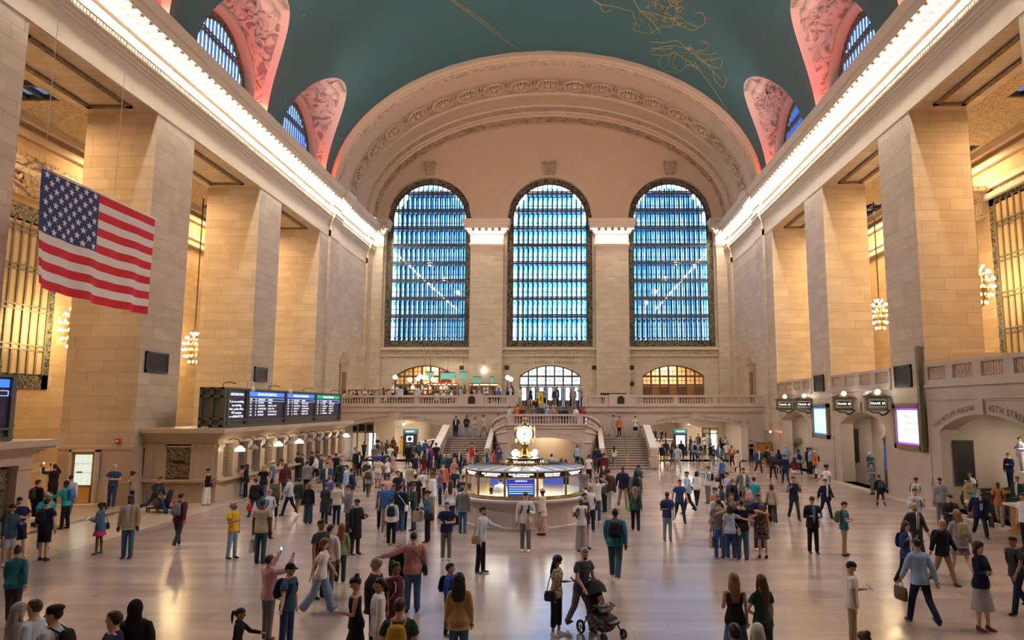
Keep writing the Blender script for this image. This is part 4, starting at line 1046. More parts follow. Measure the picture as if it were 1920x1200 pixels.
def clock():
    root = empty('four_faced_clock',(bx,by,2.515),'brass clock with glowing round opal faces on top of the information booth','clock')
    MB().lathe((0,0,0),[(.34,0),(.36,.03),(.3,.08),(.24,.12),(.22,.2),(.16,.32),(.13,.42),(.15,.46),(.12,.5),(.17,.55),(.2,.58),(.12,.62)],24).obj('pedestal', M_GOLD, root, smooth=True)
    b=MB(); zc=.93
    b.ball((0,0,zc),(.37,.37,.42),24); b.obj('case', M_GOLD, root, smooth=True)
    MB().lathe((0,0,zc+.34),[(.2,0),(.16,.06),(.07,.1),(.05,.14),(.1,.2),(.09,.27),(.03,.33),(.001,.38)],16).obj('finial', M_GOLD, root, smooth=True)
    FACE=emitter('opal_clock_face',(1,.92,.74),3.6)
    for k in range(4):
        a=-pi/2+k*pi/2; n=Vector((cos(a),sin(a),0)); t_=Vector((-sin(a),cos(a),0)); up=Vector((0,0,1)); c=Vector((0,0,zc))+n*.385
        Mx_=Matrix((t_,up,n)).transposed()
        MB().lathe(c-n*.04,[(.36,-.05),(.36,.02),(.345,.05),(.315,.055),(.31,-.01),(.36,-.05)],32,ax=Mx_).obj('bezel', M_GOLD, root, smooth=True)
        f=MB(); f.lathe(c,[(.318,.0),(.24,.012),(.001,.018)],32,ax=Mx_); fc=f.obj('face', FACE, root, smooth=True)
        h=MB(); o=c+n*.03
        h.bar(o-up*.06,o+up*.11+t_*.06,.028,.01); h.bar(o,o-up*.20+t_*.01,.02,.01); h.lathe(o,[(.03,-.005),(.03,.01)],10,ax=Mx_); h.obj('hands', M_BLACK, fc)
        h=MB()
        for q in range(12):
            b_=2*pi*q/12; d=up*cos(b_)+t_*sin(b_); h.bar(o+d*.25-n*.015,o+d*.285-n*.015,.012,.006)
        h.obj('hour_marks', M_INK, fc)
clock()
for k,s in enumerate((-1,1)):
    for j,ty in enumerate((-1,1)):
        r=empty('globe_lamp',(bx+s*.40,by+ty*.32,2.515),['glowing globe lamp left of the clock pedestal, front one','glowing globe lamp left of the clock pedestal, rear one','glowing globe lamp right of the clock pedestal, front one','glowing globe lamp right of the clock pedestal, rear one'][k*2+j],'lamp','globe lamps around the clock')
        MB().lathe((0,0,0),[(.05,0),(.03,.03),(.03,.06)],8).obj('holder', M_GOLD, r); MB().ball((0,0,.17),.115,14).obj('globe', M_GLOBE, r, smooth=True)
# ================================================================ FLAG
def flag():
    root=empty('national_flag',(0,0,0),'large hanging flag with red and white stripes and a starry blue canton','flag')
    mr=simple('flag_red',(.66,.006,.03),.7); mw=simple('flag_white',(.84,.80,.80),.7); mb_=simple('flag_blue',(.014,.045,.20),.7)
    X=-15.0; y0,y1,z0,z1=21.35,27.55,8.2,12.05; nx,nz=62,39
    def P(u,v,off=0):
        y=y0+(y1-y0)*u; z=z1-(z1-z0)*v
        w=.10*v*sin(u*17+v*1.3)+.06*v*sin(u*31+2)+.12*v*v*sin(u*5+1)
        sag=-.10*v*sin(pi*u)+ (.16*v*v if u<.03 else 0); 
        return (X+w+off, y, z+sag*.6+.05*v*(1-u))
    m=MB()
    vs=[P(i/nx,j/nz) for j in range(nz+1) for i in range(nx+1)]; fs=[];mm=[]
    for j in range(nz):
        st=min(12,j*13//nz)
        for i in range(nx):
            fs.append((j*(nx+1)+i,j*(nx+1)+i+1,(j+1)*(nx+1)+i+1,(j+1)*(nx+1)+i)); mm.append(2 if (st<7 and i<nx*.45) else (0 if st%2==0 else 1))
    m.v=vs; m.f=fs; m.m=mm; cl=m.obj('cloth',[mr,mw,mb_],root,smooth=True,fix=False)
    s=MB()
    for r_ in range(9):
        for c_ in range(6 if r_%2==0 else 5):
            u=.45*((c_+.5)/6+(0 if r_%2==0 else 1/12)); v=(7/13)*((r_+.6)/9.2); 
            for off in (.02,-.02):
                pts=[]
                for k in range(10):
                    a=pi/2+pi*k/5; rad=.145 if k%2==0 else .058; pts.append(P(u+rad*cos(a)/(y1-y0),v-rad*sin(a)/(z1-z0),off))
                c=P(u,v,off); s.add([c]+pts,[(0,1+k,1+(k+1)%10) for k in range(10)])
    s.obj('star',mw,cl,fix=False,kind='stuff')
    p=MB(); p.tube([(X,y0-.15,z1+.04),(X,y1+.2,z1+.04)],.03,8); p.obj('pole',M_WHITE,root,smooth=True)
    w=MB(); w.tube([(X,y0+.1,z1+.04),(X,y0+.1,30.6)],.012,4); w.obj('wire',M_WHITE,root,fix=False)
    w=MB(); w.tube([(X,y1-2.6,z1+.04),(X,y1-2.6,30.6)],.012,4); w.obj('wire',M_WHITE,root,fix=False)
flag()
# ================================================================ CHANDELIERS
def chandelier(loc, ztop, label):
    root=empty('chandelier',loc,label,'chandelier','gilded chandeliers in the aisles')
    c=MB(); c.tube([(0,0,1.1),(0,0,ztop-loc[2])],.045,6); c.obj('chain',M_BRZ,root)
    b=MB(); b.lathe((0,0,0),[(.02,-1.15),(.12,-1.1),(.25,-.95),(.42,-.4),(.45,0),(.42,.45),(.28,.85),(.14,1.0),(.06,1.15)],14); b.obj('body',M_GOLD,root,smooth=True)
    for k,(z,r,n) in enumerate(((-1.0,.3,6),(-.6,.55,8),(-.15,.68,10),(.3,.68,10),(.7,.5,8),(1.0,.25,5))):
        for q in range(n):
            a=2*pi*q/n+k*.3; o=MB(); o.tube([(.3*r*cos(a),.3*r*sin(a),z-.05),(r*cos(a),r*sin(a),z)],.02,5); ar=o.obj('arm',M_GOLD,root)
            bb=MB(); bb.ball((r*1.03*cos(a),r*1.03*sin(a),z+.07),.075,6); bb.obj('bulb',M_CANDLE,ar,smooth=True)
chandelier((-24.2,48.35,8.55),19.3,'glowing gilded chandelier on a long chain between the two far left piers')
chandelier((-24.3,36.6,8.6),19.3,'chandelier with three bulbs showing past the near left pier, below the flag')
chandelier((24.0,49.5,11.0),19.3,'glowing gilded chandelier half hidden behind the right pier with the small dark vent')
chandelier((24.0,37.4,11.0),19.3,'glowing gilded chandelier beside the near right pier, before the bronze window')
# ================================================================ WINDOWS OF THE AISLES
def awin(n, sx, y0, y1, z0, z1):
    root=empty(f'window_{n}',**STRUCT); x=sx*(XO-.06); b=MB(); t=.45
    for (a,c,d,e) in ((y0,y0+t,z0,z1),(y1-t,y1,z0,z1),(y0,y1,z0,z0+.75),(y0,y1,z1-.9,z1)): b.box(min(x,x+sx*.05),max(x,x+sx*.05),a,c,d,e)
    b.obj('border',M_BRZC,root); f=MB(); k=y0+t+.5
    while k<y1-t: f.box(x-.06,x+.06,k-.06,k+.06,z0+.7,z1-.8); k+=.55
    z=z0+2.1
    while z<z1-1.2:
        for q in (-.12,.12): f.box(x-.07,x+.07,y0+t,y1-t,z+q-.035,z+q+.035)
        z+=2.0
    f.obj('mullions',M_BRZL,root); g=MB(); g.box(min(x,x+sx*.03),max(x,x+sx*.03),y0+t,y1-t,z0+.7,z1-.8); g.obj('pane',simple('warm_pane',(.50,.38,.22),.25),root)
awin(30,-1,28.6,37.2,5.45,14.8); awin(31,-1,57,64,5.6,15); awin(32,-1,16,24,5.45,14.8)
awin(33,1,30,39.2,6.6,16.8); awin(34,1,43,51,6.6,16.8)
for n,(sx,y,z) in enumerate(((-1,35.1,16.2),)):
    r=empty('trim_40',**STRUCT); m=MB(); m.box(-XO,-XO+.12,y-4,y+3.4,z-1.0,z+1.2); m.obj('panel',M_CARVE,r); m=MB(); AX=Matrix(((0,0,1),(0,1,0),(-1,0,0)))
    m.lathe((-XO+.12,y-.2,z+.1),[(.85,0),(.85,.12),(.6,.2),(.5,.08),(.3,.16),(.001,.22)],20,ax=AX); m.obj('roundel',M_CARVE2,r)
    for q in range(14):
        a=2*pi*q/14; m=MB(); m.tube([(-XO+.15,y-.2+.9*cos(a),z+.1+.9*sin(a)),(-XO+.3,y-.2+1.3*cos(a+.4),z+.1+.95*sin(a+.4)),(-XO+.12,y-.2+1.8*cos(a+.2),z+.1+.8*sin(a+.2))],[.12,.1,.03],5); m.obj('leaf',M_CARVE2,r)
r=empty('trim_41',**STRUCT); m=MB(); m.extr([(39.6,15.4),(41.0,15.4),(41.4,16.8),(39.2,16.8)],XO-.9,XO,'x'); m.box(XO-1.1,XO,39.0,41.6,16.8,17.1); m.obj('bracket',M_CARVE2,r)
# ================================================================ THINGS ON THE PIERS
def louvre(label, x, y0,y1,z0,z1):
    s=1 if x<0 else -1; r=empty('ventilation_grille',(0,0,0),label,'ventilation grille','dark grilles on the piers')
    f=MB(); f.box(min(x,x+s*.06),max(x,x+s*.06),y0,y1,z0,z1); f.obj('panel',M_BLACK,r)
    f=MB(); 
    for (a,b,c,d) in ((y0,y0+.1,z0,z1),(y1-.1,y1,z0,z1),(y0,y1,z0,z0+.1),(y0,y1,z1-.1,z1)): f.box(min(x,x+s*.1),max(x,x+s*.1),a,b,c,d)
    f.obj('frame',M_DGREY,r); f=MB(); k=int((z1-z0-.2)/.09)
    for q in range(k): f.cbox((x+s*.07,(y0+y1)/2,z0+.14+q*.09),(.05,y1-y0-.2,.02),0,0,0)
    f.obj('slat',M_DGREY,r,kind='stuff')
louvre('dark louvred grille on the near left pier, below the flag',-HW,33.5,35.4,6.2,7.2); louvre('dark louvred grille on the second left pier, above the departure board',-HW,45.4,47.3,6.2,7.15)
louvre('dark louvred grille on the near right pier, above the purple framed poster screen',HW,34.4,36.15,5.5,6.6); louvre('dark louvred grille on the second right pier, above the pale blue screen',HW,46.1,47.85,5.55,6.65)
M_FRM = simple('poster_frame_bronze',(.30,.21,.15),.35,.5)
def poster(label, y0,y1,z0,z1, mat, rim, lines, tm):
    r=empty('poster_screen',(0,0,0),label,'screen'); f=MB(); x=HW
    for (a,b,c,d) in ((y0-.25,y0,z0-.25,z1+.25),(y1,y1+.25,z0-.25,z1+.25),(y0-.25,y1+.25,z0-.25,z0),(y0-.25,y1+.25,z1,z1+.25)): f.box(x-.2,x,a,b,c,d)
    f.obj('frame',M_FRM,r); f=MB(); f.box(x-.1,x,y0,y1,z0,z1); f.obj('lit_rim',rim,r)
    f=MB(); f.box(x-.13,x-.1,y0+.09,y1-.09,z0+.09,z1-.09); sc=f.obj('screen',mat,r); t=MB()
    for s_,z,sz in lines: letters(t,s_,sz,line_at((x-.14,(y0+y1)/2,z),(0,-1,0),(0,0,1)),.08)
    t.obj('lettering',tm,sc,fix=False)
poster('glowing white poster screen with purple rim on the near right pier',33.75,36.05,2.7,4.45,emitter('poster_white',(.93,.95,1),1.0),simple('purple_rim',(.1,.02,.3),.4,emit=1.6,ecol=(.22,.05,1)),[('Make',3.95,.3),('Doing Nothing',3.65,.3),('Your Business.',3.35,.3),('a small line',2.85,.09)][:3],simple('purple_letters',(.12,.05,.4),.5))
poster('glowing pale blue poster screen on the second right pier',45.6,48.0,2.74,4.5,emitter('poster_blue',(.36,.74,1),.85),simple('blue_rim',(.02,.1,.4),.4,emit=.5,ecol=(.05,.3,1)),[('the',4.0,.2),('Sunrise',3.75,.26),('Solution',3.5,.26)],emitter('poster_text_white',(1,1,1),2.4))
r=empty('banner_pole',(0,0,0),'long dark bronze vertical pole on the near right pier edge','pole'); m=MB(); m.box(18.3,18.5,33.22,33.44,2.4,7.4); m.obj('shaft',M_BRZL,r); m=MB(); m.box(18.35,18.59,33.27,33.4,5.5,5.6); m.obj('bracket',M_BRZ,r)
for lb,px,Y,num in (('brass track sign with lamp, farthest of the four along the right wall',1466,52.1,'42'),('brass track sign with lamp, next to the blue poster pier, second farthest',1502,48.6,'40'),('brass track sign with lamp left of the white dome camera',1575,41.2,'25'),('brass track sign with lamp beside the white dome camera, nearest of the four',1637,36.85,'27')):
    xc=CAMP.x+(px-1060)/1312*Y; r=empty('track_sign',(xc,Y,4.25),lb,'sign','track signs along the right wall')
    b=MB(); b.box(-.55,.55,-.14,.14,.12,.78); b.box(-.62,.62,-.18,.18,.78,.86); b.box(-.6,.6,-.17,.17,.06,.14); b.obj('case',M_BRZL,r)
    b=MB(); b.box(-.46,.46,-.16,.16,.22,.7); b.obj('panel',simple('cream_panel',(.55,.5,.4),.5),r); b=MB(); b.box(-.36,.36,-.175,-.15,.34,.6); d=b.obj('display',M_BLACK,r)
    t=MB(); letters(t,'TRACK '+num,.15,line_at((0,-.18,.41),(1,0,0),(0,0,1)),.08); t.obj('lettering',emitter('sign_green_white',(.8,1,.93),3),d,fix=False)
    b=MB(); b.extr([(-.6,.86),(.6,.86),(0,1.12)],-.1,.1); b.obj('pediment',M_BRZL,r); b=MB(); b.ball((.05,-.12,1.06),.13,12); b.obj('globe',M_GLOBE,r,smooth=True)
    b=MB(); b.tube([(-.4,0,.08),(-.2,0,-.02),(.1,0,-.02),(.25,0,-.15),(.45,0,-.1),(.7,0,.1)],[.03,.04,.04,.06,.05,.04],6); b.tube([(.2,0,.8),(.75,0,.8)],.04,6); b.obj('scroll_bracket',M_BRZ,r,smooth=True)
r=empty('security_camera',(18.1,38.3,4.95),'white dome camera between two track signs on the right wall','security camera'); m=MB(); m.tube([(.4,0,.3),(0,0,.35),(0,0,.2)],.03,6); m.obj('arm',M_WHITE,r,smooth=True); m=MB(); m.lathe((0,0,0),[(.001,-.1),(.1,-.06),(.14,.02),(.14,.18),(.06,.24)],14); m.obj('dome',M_WHITE,r,smooth=True)
def tallboard(lb,x0,x1,y,z0,z1):
    r=empty('timetable_board',(0,0,0),lb,'board'); m=MB(); m.box(x0,x1,y-.08,y,z0,z1); m.obj('panel',M_BLACK,r); m=MB()
    for (a,b,c,d) in ((x0-.06,x0,z0,z1),(x1,x1+.06,z0,z1),(x0-.06,x1+.06,z0-.06,z0),(x0-.06,x1+.06,z1,z1+.06)): m.box(a,b,y-.1,y,c,d)
    m.obj('frame',M_BRZ,r)
tallboard('tall black board on the recess wall left of the escalators',19.2,19.95,32.18,1.15,2.98); tallboard('tall dark blue board on the wall of the second right recess',19.4,20.05,44.55,1.2,3.1)
r=empty('information_totem',(0,0,0),'tall dark screen totem in the second right recess, purple lit','sign'); m=MB(); m.box(19.9,20.5,39.9,40.9,0,2.75); m.obj('case',M_DGREY,r); m=MB(); m.box(19.97,20.43,39.85,39.9,1.0,2.4); m.box(19.85,19.9,40.0,40.8,1.0,2.4); m.obj('screen',simple('dim_blue_screen',(.01,.02,.06),.3,emit=.25,ecol=(.05,.12,.5)),r)
r=empty('wall_plaque',(0,0,0),'round bronze disc on the far right recess wall','plaque'); m=MB(); m.lathe((19.9,55.65,1.9),[(.25,0),(.25,.05),(.001,.06)],20,ax=Matrix(((1,0,0),(0,0,-1),(0,1,0)))); m.obj('disc',M_BRZL,r)
# ================================================================ ESCALATORS AND DESK
M_RUB=simple('black_rubber',(.02,.02,.022),.4); M_ESC=simple('escalator_steel',(.16,.13,.11),.3,.5)
for k,(yc,lb) in enumerate(((30.4,'escalator with black handrails rising right, nearer the tall black board'),(28.6,'escalator with black handrails rising right, nearer the desk'))):
    r=empty('escalator',(0,0,0),lb,'escalator','escalators under the right arch'); st=MB()
    for i in range(30):
        x=20.2+i*.4; z=max(.02,(i-2)*.2); st.box(x,x+.42,yc-.5,yc+.5,0 if i<3 else z-.25,z)
    st.obj('steps',M_ESC,r)
    for s in (-1,1):
        y=yc+s*.62; pth=[(19.0,y,.25),(18.75,y,.4),(18.7,y,.65),(18.8,y,.88),(19.1,y,1.0),(20.6,y,1.02),(21.6,y,1.25),(24,y,2.45),(31.5,y,6.2)]
        h=MB(); h.tube(pth,.05,8); h.obj('handrail',M_RUB,r,smooth=True)
        b=MB(); b.extr([(18.78,.3),(18.78,.85),(19.1,.96),(20.6,.97),(21.6,1.2),(24,2.4),(31.5,6.15),(31.5,4.6),(24,.9),(21.6,-.0),(18.9,-.0)],y-.05,y+.05,'y'); b.obj('balustrade_panel',M_ESC,r)
r=empty('podium_desk',(0,0,0),'wooden desk with pale marble top cut by the right frame edge','desk'); m=MB(); m.box(17.78,18.5,24.85,26.2,0,.98); m.box(17.7,18.55,24.8,26.3,0,.12); m.obj('body',simple('honey_wood',(.42,.21,.07),.35,noise_amt=.2),r); m=MB(); m.box(17.62,18.58,24.75,26.35,.98,1.06); m.obj('top',M_WHT,r)
for q in range(3): m=MB(); m.box(17.75,17.79,24.92+q*.43,25.26+q*.43,.2,.85); m.obj('panel',M_WOOD,r)
# ================================================================ LEFT DOOR, ALARMS, PASSAGE FURNITURE
d=empty('door_1',**STRUCT); m=MB(); m.box(-21.35,-21.25,32.75,33.0,0,2.55); m.box(-20.15,-20.05,32.75,33.0,0,2.55); m.box(-21.35,-20.05,32.75,33.0,2.45,2.55); m.obj('frame',M_PL,d)
m=MB(); m.box(-21.25,-20.15,32.85,32.95,.12,2.45); m.obj('leaf',M_WOOD,d); m=MB(); m.box(-21.1,-20.3,32.80,32.86,.15,.85); m.obj('kick_plate',M_BRASS,d)
m=MB()
for i in range(3):
    for (za,zb) in ((.95,1.5),(1.52,1.9),(1.92,2.33)): m.box(-21.08+i*.27,-20.84+i*.27,32.81,32.86,za,zb)
m.obj('pane',simple('frosted_lit_pane',(.5,.55,.5),.4,emit=.55,ecol=(.8,.95,.85)),d)
m=MB(); m.box(-20.95,-20.7,32.78,32.82,1.5,1.56); m.obj('letter_slot',M_BLACK,d); m=MB(); m.box(-21.6,-19.8,32.3,32.95,0,.12); m.obj('step',M_PL,d)
r=empty('fire_alarm_box',(0,0,0),'small red alarm box on the near left pier above the wainscot','alarm'); m=MB(); m.box(-19.4,-19.2,32.98,33.1,2.85,3.05); m.obj('case',simple('alarm_red',(.5,.03,.03),.4),r); m=MB(); m.box(-19.36,-19.24,32.96,32.98,2.9,2.98); m.obj('pull_handle',M_WHITE,r)
M_ALRM = emitter('red_alarm_light',(1,.22,.05),14)
for lb,(x,y,z) in (('glowing red alarm light left of the ticket machine doors',(-17.75,59.68,2.45)),('glowing red alarm light above the small brown door on the right',(18.2,57.38,2.55))):
    r=empty('alarm_light',(x,y,z),lb,'alarm light'); MB().ball((0,-.05,0),.09,8).obj('lens',M_ALRM,r,smooth=True); MB().box(-.1,.1,0,.1,-.12,.12).obj('case',M_DGREY,r)
d=empty('door_5',**STRUCT); m=MB(); m.box(17.25,18.3,57.5,57.62,0,1.6); m.obj('leaf',M_WOOD,d); m=MB(); m.box(17.15,18.4,57.56,57.7,0,1.7); m.obj('frame',M_DWOOD,d)
r=empty('ticket_machine_shop_front',(0,0,0),'pale framed glass shop front below the first ticket machines inscription','shop front'); Yq=62.6
m=MB()
for x in (-17.4,-16.75,-16.05,-15.35): m.box(x-.07,x+.07,Yq-.06,Yq+.06,0,3.2)
for z in (2.35,3.1): m.box(-17.4,-15.35,Yq-.06,Yq+.06,z-.08,z+.08)
m.obj('frame',simple('cream_paint',(.6,.54,.42),.4),r); m=MB(); m.box(-17.4,-15.35,Yq,Yq+.03,0,2.3); m.obj('glass',M_GLASS,r); m=MB(); m.box(-17.4,-15.35,Yq,Yq+.05,2.42,3.05); m.obj('dark_transom',M_DGREY,r)
m=MB(); m.box(-16.0,-15.45,Yq+1.0,Yq+1.1,.2,2.2); m.obj('lit_panel',emitter('machine_panel',(.85,1,.92),1.3),r)
def kiosk(lb,x,y,teal_):
    r=empty('information_kiosk',(x,y,0),lb,'kiosk'); m=MB(); m.box(-.62,.62,-.3,.3,0,2.05); m.obj('case',M_BLACK,r); m=MB(); m.box(-.66,.66,-.34,.34,2.05,2.5); m.obj('header',simple('teal_header',(.03,.13,.14),.4),r)
    t=MB(); letters(t,'TICKETS',.2,line_at((0,-.35,2.2),(1,0,0),(0,0,1)),.1); t.obj('lettering',M_TXT,r,fix=False)
    m=MB(); m.box(-.42,.42,-.33,-.3,.85,1.9); sc=m.obj('screen',emitter('kiosk_teal',(.12,.45,.5),1.0) if teal_ else simple('kiosk_dark',(.03,.05,.08),.3,emit=.2),r)
    if not teal_: m=MB(); m.box(-.3,.3,-.345,-.33,1.3,1.85); m.obj('map_panel',emitter('kiosk_map',(.6,.65,.7),.8),sc); m=MB(); m.lathe((0,-.35,1.58),[(.2,0),(.12,.005)],20,ax=Matrix(((1,0,0),(0,0,-1),(0,1,0)))); m.obj('ring_mark',M_BLACK,sc)
    else:
        for q in range(3): m=MB(); m.box(-.3,.1+.05*q,-.345,-.33,1.7-q*.12,1.74-q*.12); m.obj('text_line',M_TXT,sc)
kiosk('black information kiosk with a pale map panel in the left passage',-12.9,66.5,False); kiosk('black information kiosk with a teal screen in the right passage',12.45,67,True)
r=empty('wet_floor_sign',(-15.0,72.5,0),'yellow folding caution sign standing in the left passage','sign'); m=MB(); m.extr([(-.3,0),(.3,0),(.2,1.5),(-.2,1.5)],-.2,-.15,'y'); m.obj('front_panel',simple('caution_yellow',(.75,.5,.02),.5),r); m=MB(); m.extr([(-.3,0),(.3,0),(.2,1.5),(-.2,1.5)],.15,.2,'y'); m.obj('rear_panel',simple('caution_yellow',(.75,.5,.02),.5),r); m=MB(); m.box(-.2,.2,-.2,.2,1.45,1.55); m.obj('hinge',M_BLACK,r)
r=empty('wet_floor_sign',(-.55,63.2,4.6),'yellow folding caution sign on the balcony by the street doors','sign'); m=MB(); m.extr([(-.25,0),(.25,0),(.17,1.3),(-.17,1.3)],-.2,-.15,'y'); m.obj('front_panel',MATS['caution_yellow'],r); m=MB(); m.extr([(-.25,0),(.25,0),(.17,1.3),(-.17,1.3)],.15,.2,'y'); m.obj('rear_panel',MATS['caution_yellow'],r); m=MB(); m.box(-.05,.05,-.22,-.2,.5,.9); m.obj('mark',M_BLACK,r); m=MB(); m.box(-.17,.17,-.2,.2,1.26,1.34); m.obj('hinge',M_BLACK,r)
# passage lamps, wall board
M_LAMPW=emitter('passage_lamp',(1,.93,.8),30)
for i,(x,y,lb) in enumerate(((-14.2,69.2,'bright ceiling lamp left of the subway shuttle inscription'),(-9.9,72,'bright ceiling lamp over the kiosk crowd in the left passage'),(9.4,69,'bright ceiling lamp at the left end of the right passage arch'),(10.6,78,'bright twin ceiling lamp deep in the right passage'),(14.4,73,'bright ceiling lamp above the right passage, right of the kiosk'))):
    r=empty('ceiling_lamp',(x,y,2.85),lb,'lamp','lamps of the side passages'); MB().ball((0,0,0),.13,8).obj('globe',M_LAMPW,r,smooth=True); m=MB(); m.tube([(0,0,.1),(0,0,1.0)],.03,6); m.obj('stem',M_BRASS,r)
r=empty('notice_board',(0,0,0),'brown framed notice board on the wall beside the left kiosk','board'); m=MB(); m.box(-13.6,-12.4,100.8,100.95,1.2,3.0); m.obj('panel',M_WOOD,r); m=MB(); m.box(-13.7,-12.3,100.85,100.98,1.1,3.1); m.obj('frame',M_DWOOD,r)
r=empty('lit_doorway_sign',(0,0,0),'bright white lit doorway at the end of the left passage','doorway'); m=MB(); m.box(-11.0,-9.2,100.85,100.95,.2,3.4); m.obj('panel',emitter('doorway_light',(.92,.97,1),4.5),r); m=MB(); m.box(-11.15,-9.05,100.9,100.98,0,3.5); m.obj('frame',M_BRASS,r)
r=empty('glazed_shop_door',(0,0,0),'glazed shop door in the right side of the right passage','door'); m=MB()
for x in (15.0,15.7,16.5): m.box(x-.07,x+.07,69.0,69.12,0,2.5)
m.box(15.0,16.5,69.0,69.12,2.4,2.55); m.box(15.0,16.5,69.0,69.12,1.95,2.05); m.obj('frame',M_BRASS,r); m=MB(); m.box(15.0,16.5,69.05,69.08,0,2.4); m.obj('glass',M_GLASS,r); m=MB(); m.box(15.8,16.4,69.5,69.6,.1,2.2); m.obj('lit_panel',MATS['machine_panel'],r)
# ================================================================ RESTAURANT ON THE BALCONY
r=empty('wooden_partition',(0,0,0),'long honey coloured wooden rail partition behind the balcony diners','partition'); m=MB(); m.box(-18.2,-5.0,64.05,64.15,6.0,6.12); m.obj('top_rail',M_WOOD,r); m=MB(); m.box(-18.2,-5.0,64.07,64.13,4.6,5.55); m.obj('panel',M_DWOOD,r)
for k in range(12): m=MB(); m.box(-18.2+k*1.19,-18.08+k*1.19,64.05,64.15,4.6,6.05); m.obj('post',M_WOOD,r)
def backbar(lb,x0,x1,y,z0,nsh,seed):
    r=empty('bar_shelf',(0,0,0),lb,'bar shelves'); rr=random.Random(seed); m=MB(); m.box(x0,x1,y+.3,y+.36,z0,z0+1.9); m.obj('back_panel',M_DWOOD,r)
    for k in range(4): x=x0+(x1-x0)*k/3; m=MB(); m.box(x-.05,x+.05,y-.1,y+.3,z0,z0+1.9); m.obj('upright',M_WOOD,r)
    for k in range(nsh+1): m=MB(); m.box(x0,x1,y-.12,y+.3,z0+.5+k*.68-.02,z0+.5+k*.68+.03); m.obj('shelf',M_WOOD,r)
    m=MB(); m.box(x0,x1,y+.2,y+.24,z0+1.7,z0+1.76); m.obj('light_strip',emitter('shelf_light',(1,.7,.4),5),r)
    cols=[simple('bottle_amber',(.35,.14,.03),.15),simple('bottle_green',(.03,.1,.05),.15),simple('bottle_clear',(.5,.48,.42),.12),simple('bottle_dark',(.03,.02,.02),.15)]
    meshes=[MB().lathe((0,0,0),[(.045,0),(.045,.2),(.018,.27),(.018,.36),(.001,.36)],8).mesh('bottle',c,True) for c in cols]
    n=0
    for k in range(nsh):
        q=int((x1-x0)/.2)
        for i in range(q):
            o=bpy.data.objects.new('bottle',rr.choice(meshes)); COL.objects.link(o); o.location=(x0+.12+i*.2,y+.06,z0+.53+k*.68); n+=1
            tag(o,f'small bottle on the {["middle","upper"][k]} shelf of the {"lit back bar by the pilaster" if seed==1 else "bar below the teal boxes"}','bottle',f'bottles {["middle","upper"][k]} shelf {seed}')
backbar('lit wooden back bar with rows of bottles in front of the pilaster',-7.9,-4.9,69.9,5.02,2,1)
backbar('dark bar shelves with bottles in front of the balcony window, below teal boxes',-11.9,-9.0,69.0,5.02,2,2)
M_TEALB=simple('teal_lamp_box',(.12,.42,.36),.5,emit=.15,ecol=(.2,.8,.7))
for i,(x0,x1,z0,lb) in enumerate(((-12.0,-11.3,7.3,'teal box hanging left above the balcony bar'),(-10.6,-9.2,7.25,'wide teal box hanging over the middle of the balcony bar'),(-8.7,-8.0,7.3,'teal box hanging right above the balcony bar'),(-7.6,-6.8,7.1,'pale teal box on top of the lit back bar'),(-5.9,-5.5,7.1,'small teal box at the right on top of the lit back bar'))):
    Y_=68.6 if i<3 else 69.95; zz=z0 if i<3 else 6.92
    r=empty('teal_box',(0,0,0),lb,'box'); m=MB(); m.box(x0,x1,Y_,Y_+.3,zz,zz+.6); m.obj('panel',M_TEALB,r); m=MB(); m.box(x0-.03,x1+.03,Y_-.02,Y_+.32,zz+.6,zz+.66); m.obj('cap',M_DGREY,r)
    if i<3: m=MB(); m.tube([((x0+x1)/2,Y_+.15,zz+.6),((x0+x1)/2,Y_+.15,9.5)],.02,4); m.obj('wire',M_BLACK,r)
for i,(px,py,lb) in enumerate(((741,707,'white globe lamp on a black post, leftmost on the balcony'),(769,712,'white globe lamp on a black post beside the leftmost balcony lamp post'),(784,710,'lower of two white globe lamps before the balcony window'),(788,706,'higher of two white globe lamps before the balcony window'),(812,712,'white globe lamp on a black post under the teal boxes'),(952,708,'higher white globe lamp left of the street doors'),(958,711,'lower white globe lamp left of the street doors'))):
    p=ony(px,py,64.8); r=empty('globe_post_lamp',(p.x,p.y,5.02),lb,'lamp','globe lamps on the balcony'); MB().ball((0,0,p.z-5.02),.2,12).obj('globe',M_GLOBE,r,smooth=True); m=MB(); m.tube([(0,0,0),(0,0,p.z-5.2)],.05,6); m.obj('post',M_BLACK,r)
r=empty('exit_sign',(0,0,0),'small lit red exit sign before the balcony window','sign'); p=ony(797,708,68); m=MB(); m.box(p.x-.3,p.x+.3,67.95,68.05,p.z-.2,p.z+.2); m.obj('case',emitter('exit_orange',(1,.35,.2),.9),r); t=MB(); letters(t,'EXIT',.26,line_at((p.x,67.94,p.z-.1),(1,0,0),(0,0,1)),.08); t.obj('lettering',M_WHITE,r,fix=False); m=MB(); m.tube([(p.x,68,p.z+.2),(p.x,68,9.4)],.015,4); m.obj('rod',M_BLACK,r)
p=ony(756,712,66.5); r=empty('potted_plant',(p.x,66.5,5.02),'feathery green plant beside the left balcony lamp posts','plant'); MB().lathe((0,0,0),[(.22,0),(.3,.5),(.27,.5)],12).obj('pot',M_DGREY,r); m=MB(); rr=random.Random(5)
for q in range(70):
    a=rr.uniform(0,6.28); h=rr.uniform(.9,2.1); l=rr.uniform(.2,.75); m.tube([(0,0,.45),(l*.3*cos(a),l*.3*sin(a),h*.7),(l*cos(a),l*sin(a),h*(1 if q%2 else .82))],[.02,.03,.004],3)
m.obj('foliage',simple('plant_green',(.06,.11,.04),.6),r)
